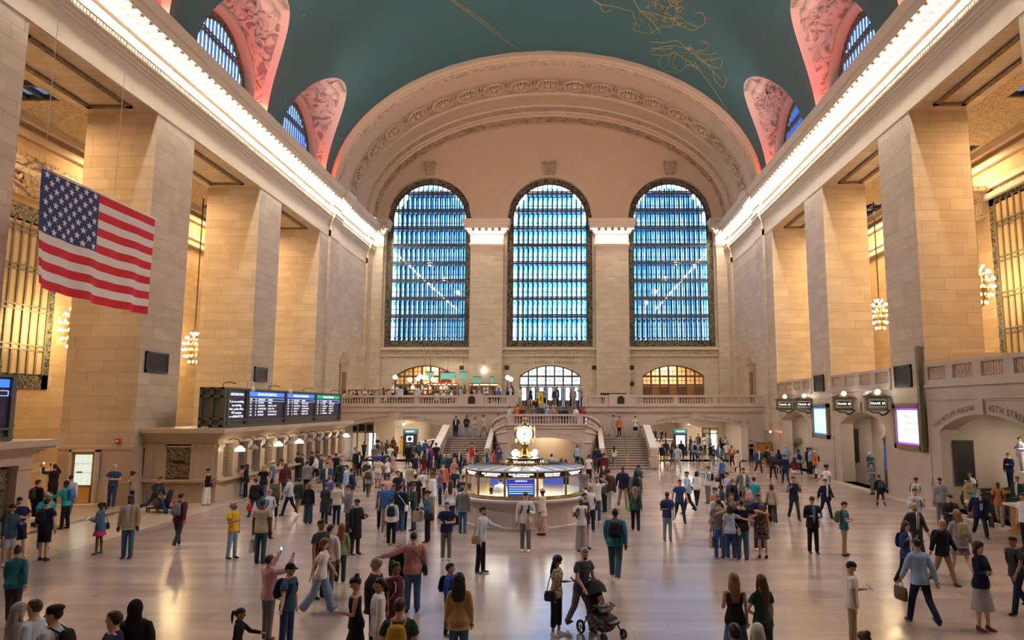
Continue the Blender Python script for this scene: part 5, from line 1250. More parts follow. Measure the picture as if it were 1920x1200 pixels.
r=empty('small_chandelier',(-6.6,70.9,8.15),'small crystal ceiling light over the lit back bar','chandelier'); MB().lathe((0,0,0),[(.05,.5),(.12,.42),(.3,.1),(.32,0),(.2,-.15),(.001,-.3)],12).obj('bowl',emitter('bar_light',(1,.82,.55),3.5),r,smooth=True); m=MB(); m.tube([(0,0,.5),(0,0,1.2)],.02,5); m.obj('rod',M_BRASS,r)
r=empty('lobby_flag',(0,0,0),'small red and white striped flag seen through the left balcony window','flag'); m=MB(); rr=[simple('flag_red',(0,0,0)),MATS['flag_white'],MATS['flag_blue']]
for k in range(7): m.add([(-11.6+.12*k,YW+2.2,8.7-.0*k),(-10.4+.12*k*0,YW+2.3,8.6-.25*k),(-10.4,YW+2.3,8.35-.25*k),(-11.6,YW+2.2,8.4-.22*k)],[(0,1,2,3)],k%2)
m.obj('cloth',rr,r,fix=False); m=MB(); m.tube([(-11.7,YW+2.25,8.9),(-10.2,YW+2.25,8.9)],.03,5); m.obj('pole',M_BRASS,r)
# doors high on the end walls
for n,(sx) in enumerate((-1,1)):
    d=empty(f'door_{6+n}',**STRUCT); m=MB(); x=sx*HW; m.box(min(x,x-sx*.15),max(x,x-sx*.15),62.6,64.4,4.6,8.4); m.extr([(62.4,8.4),(64.6,8.4),(64.3,8.8),(63.5,9.5),(62.7,8.8)],min(x,x-sx*.3),max(x,x-sx*.3),'x'); m.obj('surround',M_CARVE2,d); m=MB(); m.box(min(x,x-sx*.18),max(x,x-sx*.18),62.95,64.05,4.6,7.7); m.obj('leaf',M_DWOOD,d)
for i,(x,z) in enumerate(((-9.0,8.55),(-4.35,8.55),(4.6,8.55),(8.45,8.55),(8.45,6.9))):
    o=MB(); o.box(x-.22,x+.22,YW-.03,YW+.01,z-.22,z+.22); q=o.obj('wall_vent',M_BLACK); tag(q,['small square vent right of the left balcony window','small square vent left of the avenue inscription','small square vent right of the avenue inscription','small square vent left of the wooden doors, upper','small square vent left of the wooden doors, lower'][i],'vent','small vents on the west wall')
o=MB(); o.box(5.2,7.8,YW-.62,YW-.55,4.9,5.95); tag(o.obj('wall_screen',M_BLACK),'black flat screen on the right pilaster of the west balcony','screen')
# buildings across the avenue, seen through the windows
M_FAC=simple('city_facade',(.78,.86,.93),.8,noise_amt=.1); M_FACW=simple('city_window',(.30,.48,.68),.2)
for i,(x0,x1,y0,h) in enumerate(((-48,-7,92,44),(7.5,46,93,34),(-7,7.5,150,26))):
    r=empty('city_building',(0,0,0),['office building seen through the left great window','office building seen through the right great window','distant low building seen through the middle great window'][i],'building'); m=MB(); m.box(x0,x1,y0,y0+15,5,h); m.obj('facade',M_FAC,r); m=MB()
    for zz in range(6,int(h)-2,4):
        x=x0+1
        while x<x1-1.6: m.box(x,x+1.5,y0-.05,y0+.05,zz,zz+2.4); x+=3.0
    m.obj('window',M_FACW,r,kind='stuff')
# ================================================================ PEOPLE
COLS = dict(black=(.012,.012,.015),charcoal=(.035,.036,.04),grey=(.16,.165,.175),lgrey=(.36,.36,.38),white=(.72,.71,.70),cream=(.62,.55,.45),beige=(.45,.36,.26),khaki=(.34,.26,.16),
 tan=(.42,.26,.12),brown=(.10,.05,.025),mbrown=(.20,.10,.045),navy=(.012,.02,.06),dblue=(.025,.06,.16),denim=(.055,.12,.23),ldenim=(.22,.33,.46),blue=(.05,.15,.42),royal=(.03,.09,.45),sky=(.30,.45,.68),
 pale=(.50,.56,.68),teal=(.02,.14,.20),dteal=(.03,.075,.10),aqua=(.02,.38,.45),green=(.03,.13,.07),dgreen=(.03,.06,.05),olive=(.10,.095,.05),sage=(.22,.28,.15),lime=(.12,.48,.10),
 red=(.48,.02,.02),orange=(.60,.13,.04),burnt=(.50,.17,.06),yellow=(.68,.40,.03),mustard=(.48,.27,.04),maroon=(.10,.018,.03),pink=(.60,.33,.38),rose=(.46,.22,.22),hotpink=(.60,.03,.16),lav=(.42,.38,.52),purple=(.15,.05,.2))
HCOL = dict(k=(.010,.008,.008),d=(.03,.017,.010),b=(.075,.035,.015),l=(.22,.13,.06),y=(.38,.26,.12),r=(.20,.055,.02),g=(.26,.25,.25),w=(.55,.53,.5))
SKIN = dict(a=(.60,.36,.26),b=(.50,.28,.18),c=(.33,.17,.095),d=(.13,.062,.035),e=(.065,.033,.022))
def cloth(c):
    if c.endswith('*'):   # printed cloth
        n='print_'+c[:-1]
        if n in MATS: return MATS[n]
        a,b_=(c[:-1].split('/')+['white'])[:2]; a=COLS[a]; b_=COLS[b_]
        m,t,b=nt(n); tc=N(t,'ShaderNodeTexCoord'); v=N(t,'ShaderNodeTexVoronoi'); v.inputs['Scale'].default_value=22; t.links.new(tc.outputs['Object'],v.inputs['Vector'])
        rp=N(t,'ShaderNodeValToRGB'); rp.color_ramp.interpolation='CONSTANT'; rp.color_ramp.elements[0].color=(*b_,1); rp.color_ramp.elements[1].color=(*a,1); rp.color_ramp.elements[1].position=.35
        t.links.new(v.outputs['Distance'],rp.inputs[0]); t.links.new(rp.outputs[0],b.inputs['Base Color']); b.inputs['Roughness'].default_value=.85; MATS[n]=m; return m
    if c.endswith('|') or c.endswith('-'):   # striped cloth
        n='stripe_'+c
        if n in MATS: return MATS[n]
        a,b_=(c[:-1].split('/')+['white'])[:2]; a=COLS[a]; b_=COLS[b_]
        m,t,b=nt(n); tc=N(t,'ShaderNodeTexCoord'); w=N(t,'ShaderNodeTexWave'); w.bands_direction='X' if c[-1]=='|' else 'Z'; w.inputs['Scale'].default_value=9; t.links.new(tc.outputs['Object'],w.inputs['Vector'])
        rp=N(t,'ShaderNodeValToRGB'); rp.color_ramp.interpolation='CONSTANT'; rp.color_ramp.elements[0].color=(*a,1); rp.color_ramp.elements[1].color=(*b_,1); rp.color_ramp.elements[1].position=.78
        t.links.new(w.outputs['Fac'],rp.inputs[0]); t.links.new(rp.outputs[0],b.inputs['Base Color']); b.inputs['Roughness'].default_value=.85; MATS[n]=m; return m
    return simple('cloth_'+c, COLS[c], .85, spec=.25, noise_amt=.16, nscale=7, bump=.35)
def skinm(s): return simple('skin_'+s, SKIN[s], .5, spec=.35)
def hairm(h): return simple('hair_'+h, HCOL[h], .5, spec=.4, noise_amt=.3, nscale=40, bump=.4)
M_EYE = simple('eye_dark', (.015,.01,.01), .3); M_LIP = simple('lip_rose', (.32,.10,.085), .5)
def leather(c): return simple('leather_'+c, COLS[c], .5, spec=.4, bump=.1)
M_PHONE = simple('phone_black', (.012,.012,.014), .25); M_PSCR = emitter('phone_screen', (.30,.62,1), 1.3)
JOBS = []     # (object, base MB, detail MB, voxel, smooth steps)
def jobmesh(name, base, mats, parent, vox, detail=None, smooth=3):
    o = bpy.data.objects.new(name, bpy.data.meshes.new(name)); COL.objects.link(o)
    if parent is not None: o.parent = parent
    JOBS.append((o, base, detail, vox, smooth, mats)); return o
def run_jobs():
    tmp = bpy.data.scenes.new('tmp'); obs = []; dead = []
    for (o, base, det, vox, sm, mats) in JOBS:
        me = bpy.data.meshes.new('t'); me.from_pydata(base.v, [], base.f)
        t = bpy.data.objects.new('t', me); tmp.collection.objects.link(t)
        r = t.modifiers.new('r','REMESH'); r.mode='VOXEL'; r.voxel_size = vox; r.use_smooth_shade = True
        if sm: s = t.modifiers.new('s','SMOOTH'); s.factor = .5; s.iterations = sm
        obs.append(t); dead += [t, me]
    vl = tmp.view_layers[0]; vl.update(); dg = vl.depsgraph
    for t,(o, base, det, vox, sm, mats) in zip(obs, JOBS):
        me = bpy.data.meshes.new_from_object(t.evaluated_get(dg))
        if det is not None and det.v:
            dm = bpy.data.meshes.new('d'); dm.from_pydata(det.v, [], det.f); dm.polygons.foreach_set('material_index', det.m)
            bm = bmesh.new(); bm.from_mesh(me); bm.from_mesh(dm); bm.to_mesh(me); bm.free(); dead.append(dm)
        me.materials.clear()
        for m in mats: me.materials.append(m)
        me.polygons.foreach_set('use_smooth',[True]*len(me.polygons))
        dead.append(o.data); o.data = me
    bpy.data.batch_remove(dead); bpy.data.scenes.remove(tmp); JOBS.clear()

ARM = dict(down=((.14,.02,-1),(.06,.14,-1)), swf=((.12,.42,-.9),(.0,.65,-.8)), swb=((.14,-.42,-.9),(.1,-.12,-1)), phone=((.16,.16,-1),(-.38,.85,.22)), fold=((.2,.22,-1),(-.95,.42,.06)),
 up=((.28,.75,.05),(-.22,.55,.8)), head=((.9,.12,.35),(-.72,.15,.45)), reach=((.1,.75,-.6),(.05,1,-.12)), hip=((.62,-.12,-.85),(-.7,.35,-.42)), pocket=((.22,-.12,-1),(-.12,.3,-1)),
 strap=((.3,.12,-1),(-.28,.55,.72)), hug=((.9,-.1,-.35),(.95,-.15,-.15)), hugup=((.95,.0,-.02),(.95,.1,-.3)), push=((.08,.42,-.9),(0,.85,-.5)), carry=((.16,.0,-1),(.05,.12,-1)), out=((.45,.3,-.8),(.6,.3,-.6)), lap=((.12,.3,-.9),(-.2,.9,-.25)), chin=((.12,.3,-.9),(-.35,.45,.9)))
POSE = { # left arm, right arm, lean, head pitch, legs: (hipL,kneeL,hipR,kneeR)
 'stand':('down','down',0,0,(2,2,-2,2)), 'walk':('swf','swb',4,3,(19,5,-16,20)), 'walk2':('swb','swf',4,3,(-16,20,19,5)), 'phone':('phone','down',2,24,(3,3,-2,2)), 'phone2':('phone','phone',3,26,(2,2,-3,3)),
 'fold':('fold','fold',0,2,(3,3,-2,2)), 'photo':('up','up',-2,-8,(3,3,-2,2)), 'heads':('head','head',-2,-12,(3,3,-2,2)), 'hip':('hip','down',0,0,(3,3,-3,3)), 'reach':('reach','down',4,2,(4,3,-3,3)), 'pocket':('pocket','pocket',0,4,(3,3,-2,2)),
 'strap':('strap','strap',0,2,(17,5,-14,18)), 'straps':('strap','strap',0,4,(3,3,-2,2)), 'lookup':('down','phone',-3,-26,(3,3,-3,3)), 'lean':('fold','phone',-9,20,(16,4,6,10)), 'push':('push','push',9,6,(18,8,-15,18)), 'carry':('carry','swb',3,2,(17,5,-14,18)), 'carrys':('carry','down',0,2,(3,3,-2,2)),
 'walkphone':('phone','swb',4,22,(17,5,-14,18)), 'sit':('lap','lap',4,6,(84,84,84,84)), 'sitp':('lap','chin',12,16,(84,84,80,88)), 'hugl':('hug','down',0,2,(2,2,-2,2)), 'hugr':('down','hug',0,2,(2,2,-2,2)), 'hug2':('hugup','hugup',0,0,(2,2,-2,2)), 'hug3':('hug','hug',0,2,(2,2,-2,2)), 'out':('down','out',2,2,(3,3,-2,2)), 'run':('swf','push',14,6,(38,14,-36,34)), 'tie':('chin','down',2,10,(3,3,-2,2)), 'wave':('down','up',0,-4,(3,3,-2,2)), 'photow':('up','up',0,-6,(16,6,-12,14)) }
FEM = 'f'
def V3(s, d): return Vector((s*d[0], -d[1], d[2])).normalized()
class P: pass
def build_person(spec, loc, hd, h, hpx, label, group):
    """spec: pose sex skin hair:col top:col[:inner[:tie]] bottom:col shoe"""
    pose, sex, skin, hair, top, bot, shoe = spec
    k = h/1.72; fem = sex in 'fg'; child = sex in 'gc'; fat = sex == 'F'
    vox = max(.0125, min(.032, 1.72/max(hpx,20)*.85))
    la, ra, lean, hp, (hl,kl,hr,kr) = POSE[pose]
    root = empty('person', loc, label, 'person', group, rz=math.radians(hd)); root.scale = (k,k,k)
    rr = random.Random(label)
    sw = (.165 if fem else .19)*(.88 if child else 1)*(1.12 if fat else 1); hw = (.085 if fem else .082)*(1.1 if fat else 1)
    # legs
    L = {}; r_ = math.radians
    for s,(a,b) in ((1,(hl,kl)),(-1,(hr,kr))):
        hip = Vector((s*hw,0,0)); d = Vector((s*.03,-sin(r_(a)),-cos(r_(a)))); kn = hip+d*.43; e = r_(a-b)
        an = kn+Vector((s*.01,-sin(e),-cos(e)))*.41; L[s] = [hip,kn,an,e]
    low = min(L[1][2].z, L[-1][2].z); pz = .085-low
    if pose.startswith('sit'): pz = .47
    for s in L:
        for i in range(3): L[s][i] = L[s][i]+Vector((0,0,pz))
    sp = Matrix.Rotation(r_(-lean),4,'X') ; sp = Matrix.Rotation(r_(lean),4,'X')
    def U(x,y,z): # upper-body point (z measured above the hip joint)
        return (sp @ Vector((x,y,z))) + Vector((0,0,pz))
    # torso outline: z, rx, ry, y
    if fem: T = [(-.10,.14,.10,.01),(0,.165,.115,.01),(.08,.15,.10,.0),(.20,.122,.088,-.005),(.32,.138,.102,-.015),(.42,.150,.098,-.005),(.49,.135,.075,.0),(.53,.07,.06,.01),(.56,.052,.054,.012)]
    else: T = [(-.10,.14,.10,.0),(0,.155,.112,.0),(.10,.148,.105,-.004),(.20,.148,.102,-.006),(.34,.17,.11,-.006),(.44,.178,.108,.0),(.50,.155,.085,.004),(.54,.08,.068,.012),(.57,.058,.06,.014)]
    if fat: T = [(z,rx*1.16,ry*1.28 if z<.4 else ry*1.1,y-(.03 if .05<z<.35 else 0)) for z,rx,ry,y in T]
    if child: T = [(z,rx*.86,ry*.86,y) for z,rx,ry,y in T]
    shz = .452
    def torso(mb, off, z0, z1, flare=0, m=0):
        pts=[];rad=[]; tt=[t for t in T if z0-1e-6 <= t[0] <= z1+1e-6]
        def at(z):
            for a,b in zip(T,T[1:]):
                if a[0]<=z<=b[0]:
                    u=(z-a[0])/(b[0]-a[0]); return tuple(a[i]+(b[i]-a[i])*u for i in range(4))
            return (z,)+(T[0] if z<T[0][0] else T[-1])[1:]
        zs=sorted({z0,z1}|{t[0] for t in tt})
        for z in zs:
            _,rx,ry,y=at(z); f=flare*max(0,(.15-z)) ; pts.append(U(0,y,z)); rad.append((rx+off+f, ry+off+f))
        mb.tube(pts,rad,14,m,flat=Vector((1,0,0)))
    arms = {}
    for s,nm in ((1,la),(-1,ra)):
        u,f = ARM[nm]; rot = sp.to_3x3() if nm not in ('down','carry') else Matrix.Identity(3)
        sh = U(s*sw,.005,shz); el = sh + rot@V3(s,u)*.275; wr = el + rot@V3(s,f)*.245
        arms[s] = (sh,el,wr,(wr-el).normalized())
    neck = U(0,.015,.55)
    hm = Matrix.Translation(U(0,.0,.68)) @ sp @ Matrix.Rotation(r_(hp),4,'X') @ Matrix.Rotation(rr.uniform(-.35,.35) if pose in ('stand','fold','hip','pocket') else 0,4,'Z')
    hs = 1.12 if child else 1.0
    hm = hm @ Matrix.Scale(hs,4)
    H = lambda x,y,z: hm @ Vector((x,y,z))
    # ---------- body (one skin)
    b = MB(); torso(b, 0, -.10, T[-1][0])
    b.tube([U(0,.012,.50), U(0,.012,.57), H(0,.012,-.075)],[.055 if fem else .06,.05 if fem else .056,.05],10)
    HR=[(-.118,.018,.02,-.05),(-.105,.04,.045,-.045),(-.075,.056,.068,-.022),(-.03,.067,.088,-.004),(.02,.073,.095,0),(.06,.073,.094,.004),(.09,.06,.078,.008),(.11,.036,.048,.01),(.119,.008,.01,.01)]
    b.tube([H(0,y,z) for z,rx,ry,y in HR],[(rx*hs,ry*hs) for z,rx,ry,y in HR],14,flat=Vector((1,0,0)))
    for s in (-1,1): b.ball(H(s*.075,.012,-.008),(.014*hs,.02*hs,.032*hs),6)
    b.tube([H(0,-.088,.025),H(0,-.113,-.022),H(0,-.088,-.032)],[.009,.017,.012],6)
    for s in (-1,1):
        hip,kn,an,e=L[s]; th=.083 if fem else .078
        if fat: th=.095
        if child: th*=.85
        b.tube([hip+Vector((0,0,.04)),hip.lerp(kn,.3),hip.lerp(kn,.7),kn,kn.lerp(an,.3)+Vector((0,.012,0)),kn.lerp(an,.7),an],[th,th*.95,th*.75,th*.64,th*.66,th*.48,.036],8)
        sh,el,wr,fd=arms[s]; t=(.042 if fem else .05)*(1.15 if fat else 1)*(.85 if child else 1)
        b.tube([sh-(el-sh)*.12,sh,sh.lerp(el,.5),el,el.lerp(wr,.3),wr,wr+fd*.02],[t*.8,t*1.0,t*.92,t*.8,t*.82,t*.55,t*.5],8)
    det = MB()
    if hpx > 42:
        for s in (-1,1):
            det.ball(H(s*.029,-.085,.012),(.0125,.007,.007),6,1); det.ball(H(s*.03,-.089,.034),(.019,.007,.0045),6,1)
        det.ball(H(0,-.087,-.06),(.022,.008,.006),6,2)
    hands = {}
    for s in (-1,1):
        sh,el,wr,fd = arms[s]; c = wr+fd*.055; hands[s] = wr+fd*.09
        side = fd.cross(Vector((0,-1,0)) if abs(fd.y)<.8 else Vector((0,0,1))).normalized(); up = side.cross(fd).normalized(); g=.86 if fem else 1
        if child: g=.75
        det.tube([wr-fd*.015, wr+fd*.03, wr+fd*.075*g],[(.026*g,.018*g),(.038*g,.017*g),(.036*g,.014*g)],8,0,flat=side)
        n_ = 4
        curl = .35 if hpx<300 else .4
        for q in range(n_):
            o = wr+fd*.07*g+side*(q-1.5)*.018*g; ln=(.062,.075,.07,.055)[q]*g; d1=(fd-up*curl*.4).normalized(); d2=(fd-up*curl*1.6).normalized()
            det.tube([o,o+d1*ln*.55,o+d1*ln*.55+d2*ln*.45],[.0092*g,.0085*g,.006*g],5,0)
        o = wr+fd*.02*g+side*.03*g; d1=(fd*.7+side*.6-up*.2).normalized(); d2=(fd+side*.05-up*.4).normalized()
        det.tube([o,o+d1*.035*g,o+d1*.035*g+d2*.03*g],[.013*g,.011*g,.007*g],5,0)
    body = jobmesh('body', b, [skinm(skin),M_EYE,M_LIP], root, min(vox,.02), det, 2)
    # ---------- top
    tp = (top.split(':')+['',''])[:4]; kind,tc = tp[0],tp[1]
    hem = dict(tee=-.10,ls=-.10,jacket=-.14,tank=-.08,coat=-.42,dress=-.12,vest=-.10,crop=.06,polo=-.10,tunic=-.24)[kind]
    sl = dict(tee=.55,polo=.5,ls=2,jacket=2,coat=2,tank=0,dress=.35,vest=0,crop=.5,tunic=2)[kind]
    off = dict(jacket=.028,coat=.034,vest=.026,ls=.02,tee=.018,tunic=.024).get(kind,.016)
    if kind=='dress' and tp[2]=='sl': sl=0
    if kind=='dress' and tp[2]=='long': sl=2
    g = MB()
    torso(g, off, max(-.1,hem), .52 if kind!='tank' else .46, .12)
    if hem < -.1:   # skirts of a coat hang from the hips
        _,rx,ry,y = T[0]; g.tube([U(0,y,.02),U(0,y,-.1),U(0,y,hem)],[(rx+off+.02,ry+off+.015),(rx+off+.03,ry+off+.03),(rx+off+.05,ry+off+.06)],14,flat=Vector((1,0,0)))
    if kind in ('tank',) or (kind=='dress' and sl==0):
        for s in (-1,1): g.tube([U(s*.085,-.08,.42),U(s*.09,-.02,.53),U(s*.085,.06,.44)],[.018]*3,6)
    for s in (-1,1):
        sh,el,wr,fd=arms[s]; t=(.050 if fem else .058)*(1.15 if fat else 1)*(.85 if child else 1)+off*.55
        if kind=='vest': g.tube([U(s*.1,0,.50),U(s*(sw-.02),0,.46)],[.055,.07],8)
        if sl>0:
            st=[U(s*.06,.008,.50), sh.lerp(U(s*.06,.008,.50),.12)]
            if sl<1: p=sh.lerp(el,sl); g.tube(st+[sh.lerp(el,.25),p],[.042,t*.92,t*1.06,t*1.14],10)
            else: g.tube(st+[sh.lerp(el,.4),el,el.lerp(wr,.5),wr-fd*.01],[.042,t*.95,t*1.02,t*.94,t*.82,t*.72],10)
    if kind in ('jacket','coat','polo','ls') : g.tube([U(0,.022,.50),U(0,.022,.555)],[(.075 if fem else .085,.07),(.062 if fem else .07,.066)],10)
    tops = jobmesh({'tee':'t_shirt','ls':'long_sleeve_top','jacket':'jacket','tank':'sleeveless_top','coat':'coat','dress':'dress','vest':'waistcoat','crop':'cropped_top','polo':'polo_shirt','tunic':'tunic'}[kind], g, [cloth(tc)], root, vox, None, 3)
    if kind=='vest' and tp[2]:     # shirt under the waistcoat
        g=MB()
        for s in (-1,1):
            sh,el,wr,fd=arms[s]; t=.058+.006; g.tube([U(s*.1,.008,.49),sh,sh.lerp(el,.4),el,el.lerp(wr,.5),wr],[.05,t*1.1,t,t*.9,t*.8,t*.7],10)
        torso(g,.008,.1,.53); jobmesh('shirt', g, [cloth(tp[2])], root, vox, None, 2)
    elif kind in ('jacket','coat') and tp[2]:
        g=MB(); zs=(.02,.15,.3,.42,.50); fr=[]
        for z in zs:
            for a,b_ in zip(T,T[1:]):
                if a[0]<=z<=b_[0]: u=(z-a[0])/(b_[0]-a[0]); ry=a[2]+(b_[2]-a[2])*u; y=a[3]+(b_[3]-a[3])*u
            fr.append(U(0,y-ry-off+.006,z))
        fr.append(U(0,-.045,.545))
        g.tube(fr,[(.045,.016),(.05,.016),(.056,.016),(.06,.016),(.055,.02),(.035,.02)],10,flat=Vector((1,0,0))); jobmesh('shirt_front', g, [cloth(tp[2])], root, min(vox,.014), None, 1)
        if tp[3]:
            g=MB(); g.tube([p+sp.to_3x3()@Vector((0,-.014,0)) for p in fr[:-1]],[(.02,.01),(.024,.01),(.02,.01),(.016,.01),(.02,.014)],8,flat=Vector((1,0,0))); jobmesh('tie', g, [cloth(tp[3])], root, min(vox,.012), None, 0)
    # ---------- bottom
    bp = (bot.split(':')+[''])[:2]; bk,bc = bp
    g = MB(); _,rx,ry,y = T[0]
    tw = hw+(.083 if fem else .078)*(1.18 if fat else 1)+.014
    hips = [(U(0,T[2][3],.10),(T[2][1]+.012,T[2][2]+.012)),(U(0,T[1][3],0),(max(T[1][1]+.014,tw-.004),T[1][2]+.016)),(U(0,y,-.09),(max(rx+.012,tw),ry+.018))]
    if bk in ('pants','wide','shorts','legg','capri'):
        g.tube([p for p,r in hips],[r for p,r in hips],14,flat=Vector((1,0,0)))
        for s in (-1,1):
            hip,kn,an,e=L[s]; th=(.083 if fem else .078)*(1.18 if fat else 1)*(.85 if child else 1)+.016; dn=(an-kn).normalized()
            if bk=='legg': R6=[th-.006,th*.92,th*.7,th*.62,th*.55,th*.46]
            elif bk=='wide': R6=[th,th*.98,th*.95,th*.98,th*1.05,th*1.1]
            else: R6=[th,th*.96,th*.84,th*.76,th*.70,th*.64]
            pts=[hip+Vector((0,0,.03)),hip.lerp(kn,.35),hip.lerp(kn,.75),kn,kn.lerp(an,.5),an+dn*.025]
            if bk=='shorts': pts=pts[:3]+[hip.lerp(kn,.95)]; R6=[th,th*1.0,th*.98,th*.98]
            if bk=='capri': pts=pts[:5]+[kn.lerp(an,.7)]
            g.tube(pts,R6,10)
        jobmesh({'pants':'trousers','wide':'wide_trousers','shorts':'shorts','legg':'leggings','capri':'cropped_trousers'}[bk], g, [cloth(bc)], root, vox, None, 3)
    elif bk in ('skirt','mini','gown'):
        ln = dict(skirt=.52,mini=.30,gown=.84)[bk]; g.tube([p for p,r in hips]+[Vector((0,0,pz-ln*.6)),Vector((0,0,pz-ln))],[r for p,r in hips]+[(rx+.075,ry+.07),(rx+.10,ry+.11)],16,flat=Vector((1,0,0)))
        jobmesh('skirt', g, [cloth(bc)], root, vox, None, 3)
    # ---------- shoes
    for s in (-1,1):
        hip,kn,an,e=L[s]; g=MB(); fa = max(-.5,min(.9, -e*.9 if an.z>.11 else 0)); F=Matrix.Rotation(-fa,3,'X')
        if pose.startswith('sit'): F=Matrix.Identity(3)
        A=lambda x,y,z: an+F@Vector((x,y,z))
        g.tube([A(0,.055,-.045),A(0,.02,-.04),A(0,-.06,-.045),A(0,-.13,-.055),A(0,-.165,-.06)],[(.03,.036),(.04,.044),(.042,.038),(.042,.028),(.025,.018)],8,flat=Vector((1,0,0)))
        g.tube([A(0,.01,-.03),A(0,.01,.03)],[.044,.042],8)
        jobmesh('shoe', g, [leather(shoe)], root, max(.014,min(vox,.02)), None, 1)
    # ---------- hair and hats
    hk,hc = (hair.split(':')+['k'])[:2]; g=MB(); drape = Matrix.Translation(hm.translation) @ sp @ Matrix.Scale(hs,4); D=lambda x,y,z: drape@Vector((x,y,z))
    cols = hairm(hc) if hc in HCOL else None
    if hk!='bald':
        big = .012 if hk in ('long','bob','curly') else 0
        g.ball(H(0,.022,.024),((.080+big)*hs,(.094+big)*hs,(.094+big)*hs),14,M=hm.to_3x3().normalized()); g.ball(H(0,.0,.058),((.077+big)*hs,(.0965+big*.3)*hs,(.072+big)*hs),14,M=hm.to_3x3().normalized())
        if hk=='long':
            g.tube([H(0,.05,.03),D(0,.085,-.09),D(0,.118,-.24),D(0,.12,-.38)],[(.085,.05),(.098,.045),(.095,.035),(.06,.018)],10,flat=Vector((1,0,0)))
            for s in (-1,1): g.tube([H(s*.07,.0,.04),H(s*.086,.01,-.05),D(s*.085,.0,-.17),D(s*.075,.0,-.26)],[.022,.028,.026,.012],7)
        if hk=='bob':
            g.tube([H(0,.045,.03),H(0,.07,-.08),D(0,.08,-.15)],[(.092,.055),(.1,.05),(.09,.04)],10,flat=Vector((1,0,0)))
            for s in (-1,1): g.tube([H(s*.075,.0,.04),H(s*.088,.0,-.05),H(s*.085,.0,-.12)],[.022,.028,.02],7)
        if hk=='pony': g.tube([H(0,.09,.05),H(0,.145,.04),D(0,.15,-.06),D(0,.135,-.2)],[.025,.035,.035,.012],8)
        if hk=='bun': g.ball(H(0,.075,.115),.048*hs,8)
        if hk=='low': g.ball(H(0,.115,.0),.042*hs,8)
        if hk=='curly':
            for q in range(26):
                a=rr.uniform(0,6.28); e=rr.uniform(-.3,1.5); g.ball(H(.09*cos(a)*cos(e),.03+.10*abs(sin(a))*cos(e),.03+.10*sin(e)),.035,6)
            g.tube([H(0,.06,.03),D(0,.11,-.09),D(0,.14,-.25),D(0,.14,-.34)],[(.11,.07),(.13,.065),(.13,.055),(.09,.03)],10,flat=Vector((1,0,0)))
        if hk in ('cap','beanie','hood','hijab','straw','conductor','beret'):
            pass
        hatk = hk in ('cap','beanie','hood','hijab','straw','conductor','beret')
        if not hatk: jobmesh('hair', g, [cols], root, min(vox,.016), None, 2)
        else:
            c = cloth(hc) if hc in COLS else cloth('black'); q=MB(); R3=hm.to_3x3().normalized()
            if hk in ('hood','hijab'):
                q.ball(H(0,.028,.005),(.102*hs,.112*hs,.135*hs),14,M=R3); q.tube([H(0,.03,-.06),U(0,.02,.52),U(0,.0,.42)],[(.09,.085),(.11,.09),(.15,.11)],12,flat=Vector((1,0,0)))
            else:
                q.ball(H(0,.006,.055),(.087*hs,.103*hs,.082*hs),14,M=R3); q.tube([H(0,.006,.05),H(0,.006,.03)],[(.086*hs,.1*hs),(.085*hs,.099*hs)],14,flat=Vector((1,0,0)))
                if hk=='cap': q.tube([H(0,-.06,.045),H(0,-.11,.04),H(0,-.165,.028)],[(.075,.012),(.075,.010),(.05,.008)],10,flat=Vector((1,0,0)))
                if hk=='straw': q.lathe(H(0,0,.045),[(.09,0),(.17,-.01),(.175,-.005),(.09,.015)],18,ax=R3)
                if hk=='conductor': q.lathe(H(0,0,.06),[(.09,0),(.125,.045),(.12,.06),(.02,.065)],16,ax=R3); q.tube([H(0,-.08,.05),H(0,-.14,.03)],[(.07,.01),(.05,.008)],10,flat=Vector((1,0,0)))
                if hk=='beret': q.ball(H(0,.02,.085),(.105,.115,.05),12,M=R3)
                hg=MB(); hg.ball(H(0,.026,.012),(.0795*hs,.093*hs,.085*hs),12,M=R3); jobmesh('hair', hg, [hairm(rr.choice('kdb'))], root, min(vox,.016), None, 1)
            jobmesh({'cap':'cap','beanie':'beanie','hood':'hood','hijab':'headscarf','straw':'sun_hat','conductor':'peaked_cap','beret':'beret'}[hk], q, [c], root, min(vox,.014), None, 1)
    p = P(); p.root=root; p.k=k; p.hands=hands; p.U=U; p.H=H; p.loc=Vector(loc); p.rz=math.radians(hd); p.T=T; p.sw=sw; p.pz=pz; p.vox=vox; p.L=L; p.label=label
    p.W = lambda v: p.loc + Matrix.Rotation(p.rz,3,'Z')@(v*k)
    p.R = Matrix.Rotation(p.rz,3,'Z').to_4x4(); p.sp=sp; p.arms=arms
    return p
def beard(p, hc): 
    g=MB(); g.ball(p.H(0,-.058,-.082),(.05,.042,.044),10); jobmesh('beard', g, [hairm(hc)], p.root, .014, None, 1)
def at(p, name, label, cat, group=None):
    r = empty(name, p.loc, label, cat, group, rz=p.rz); r.scale=(p.k,)*3; return r
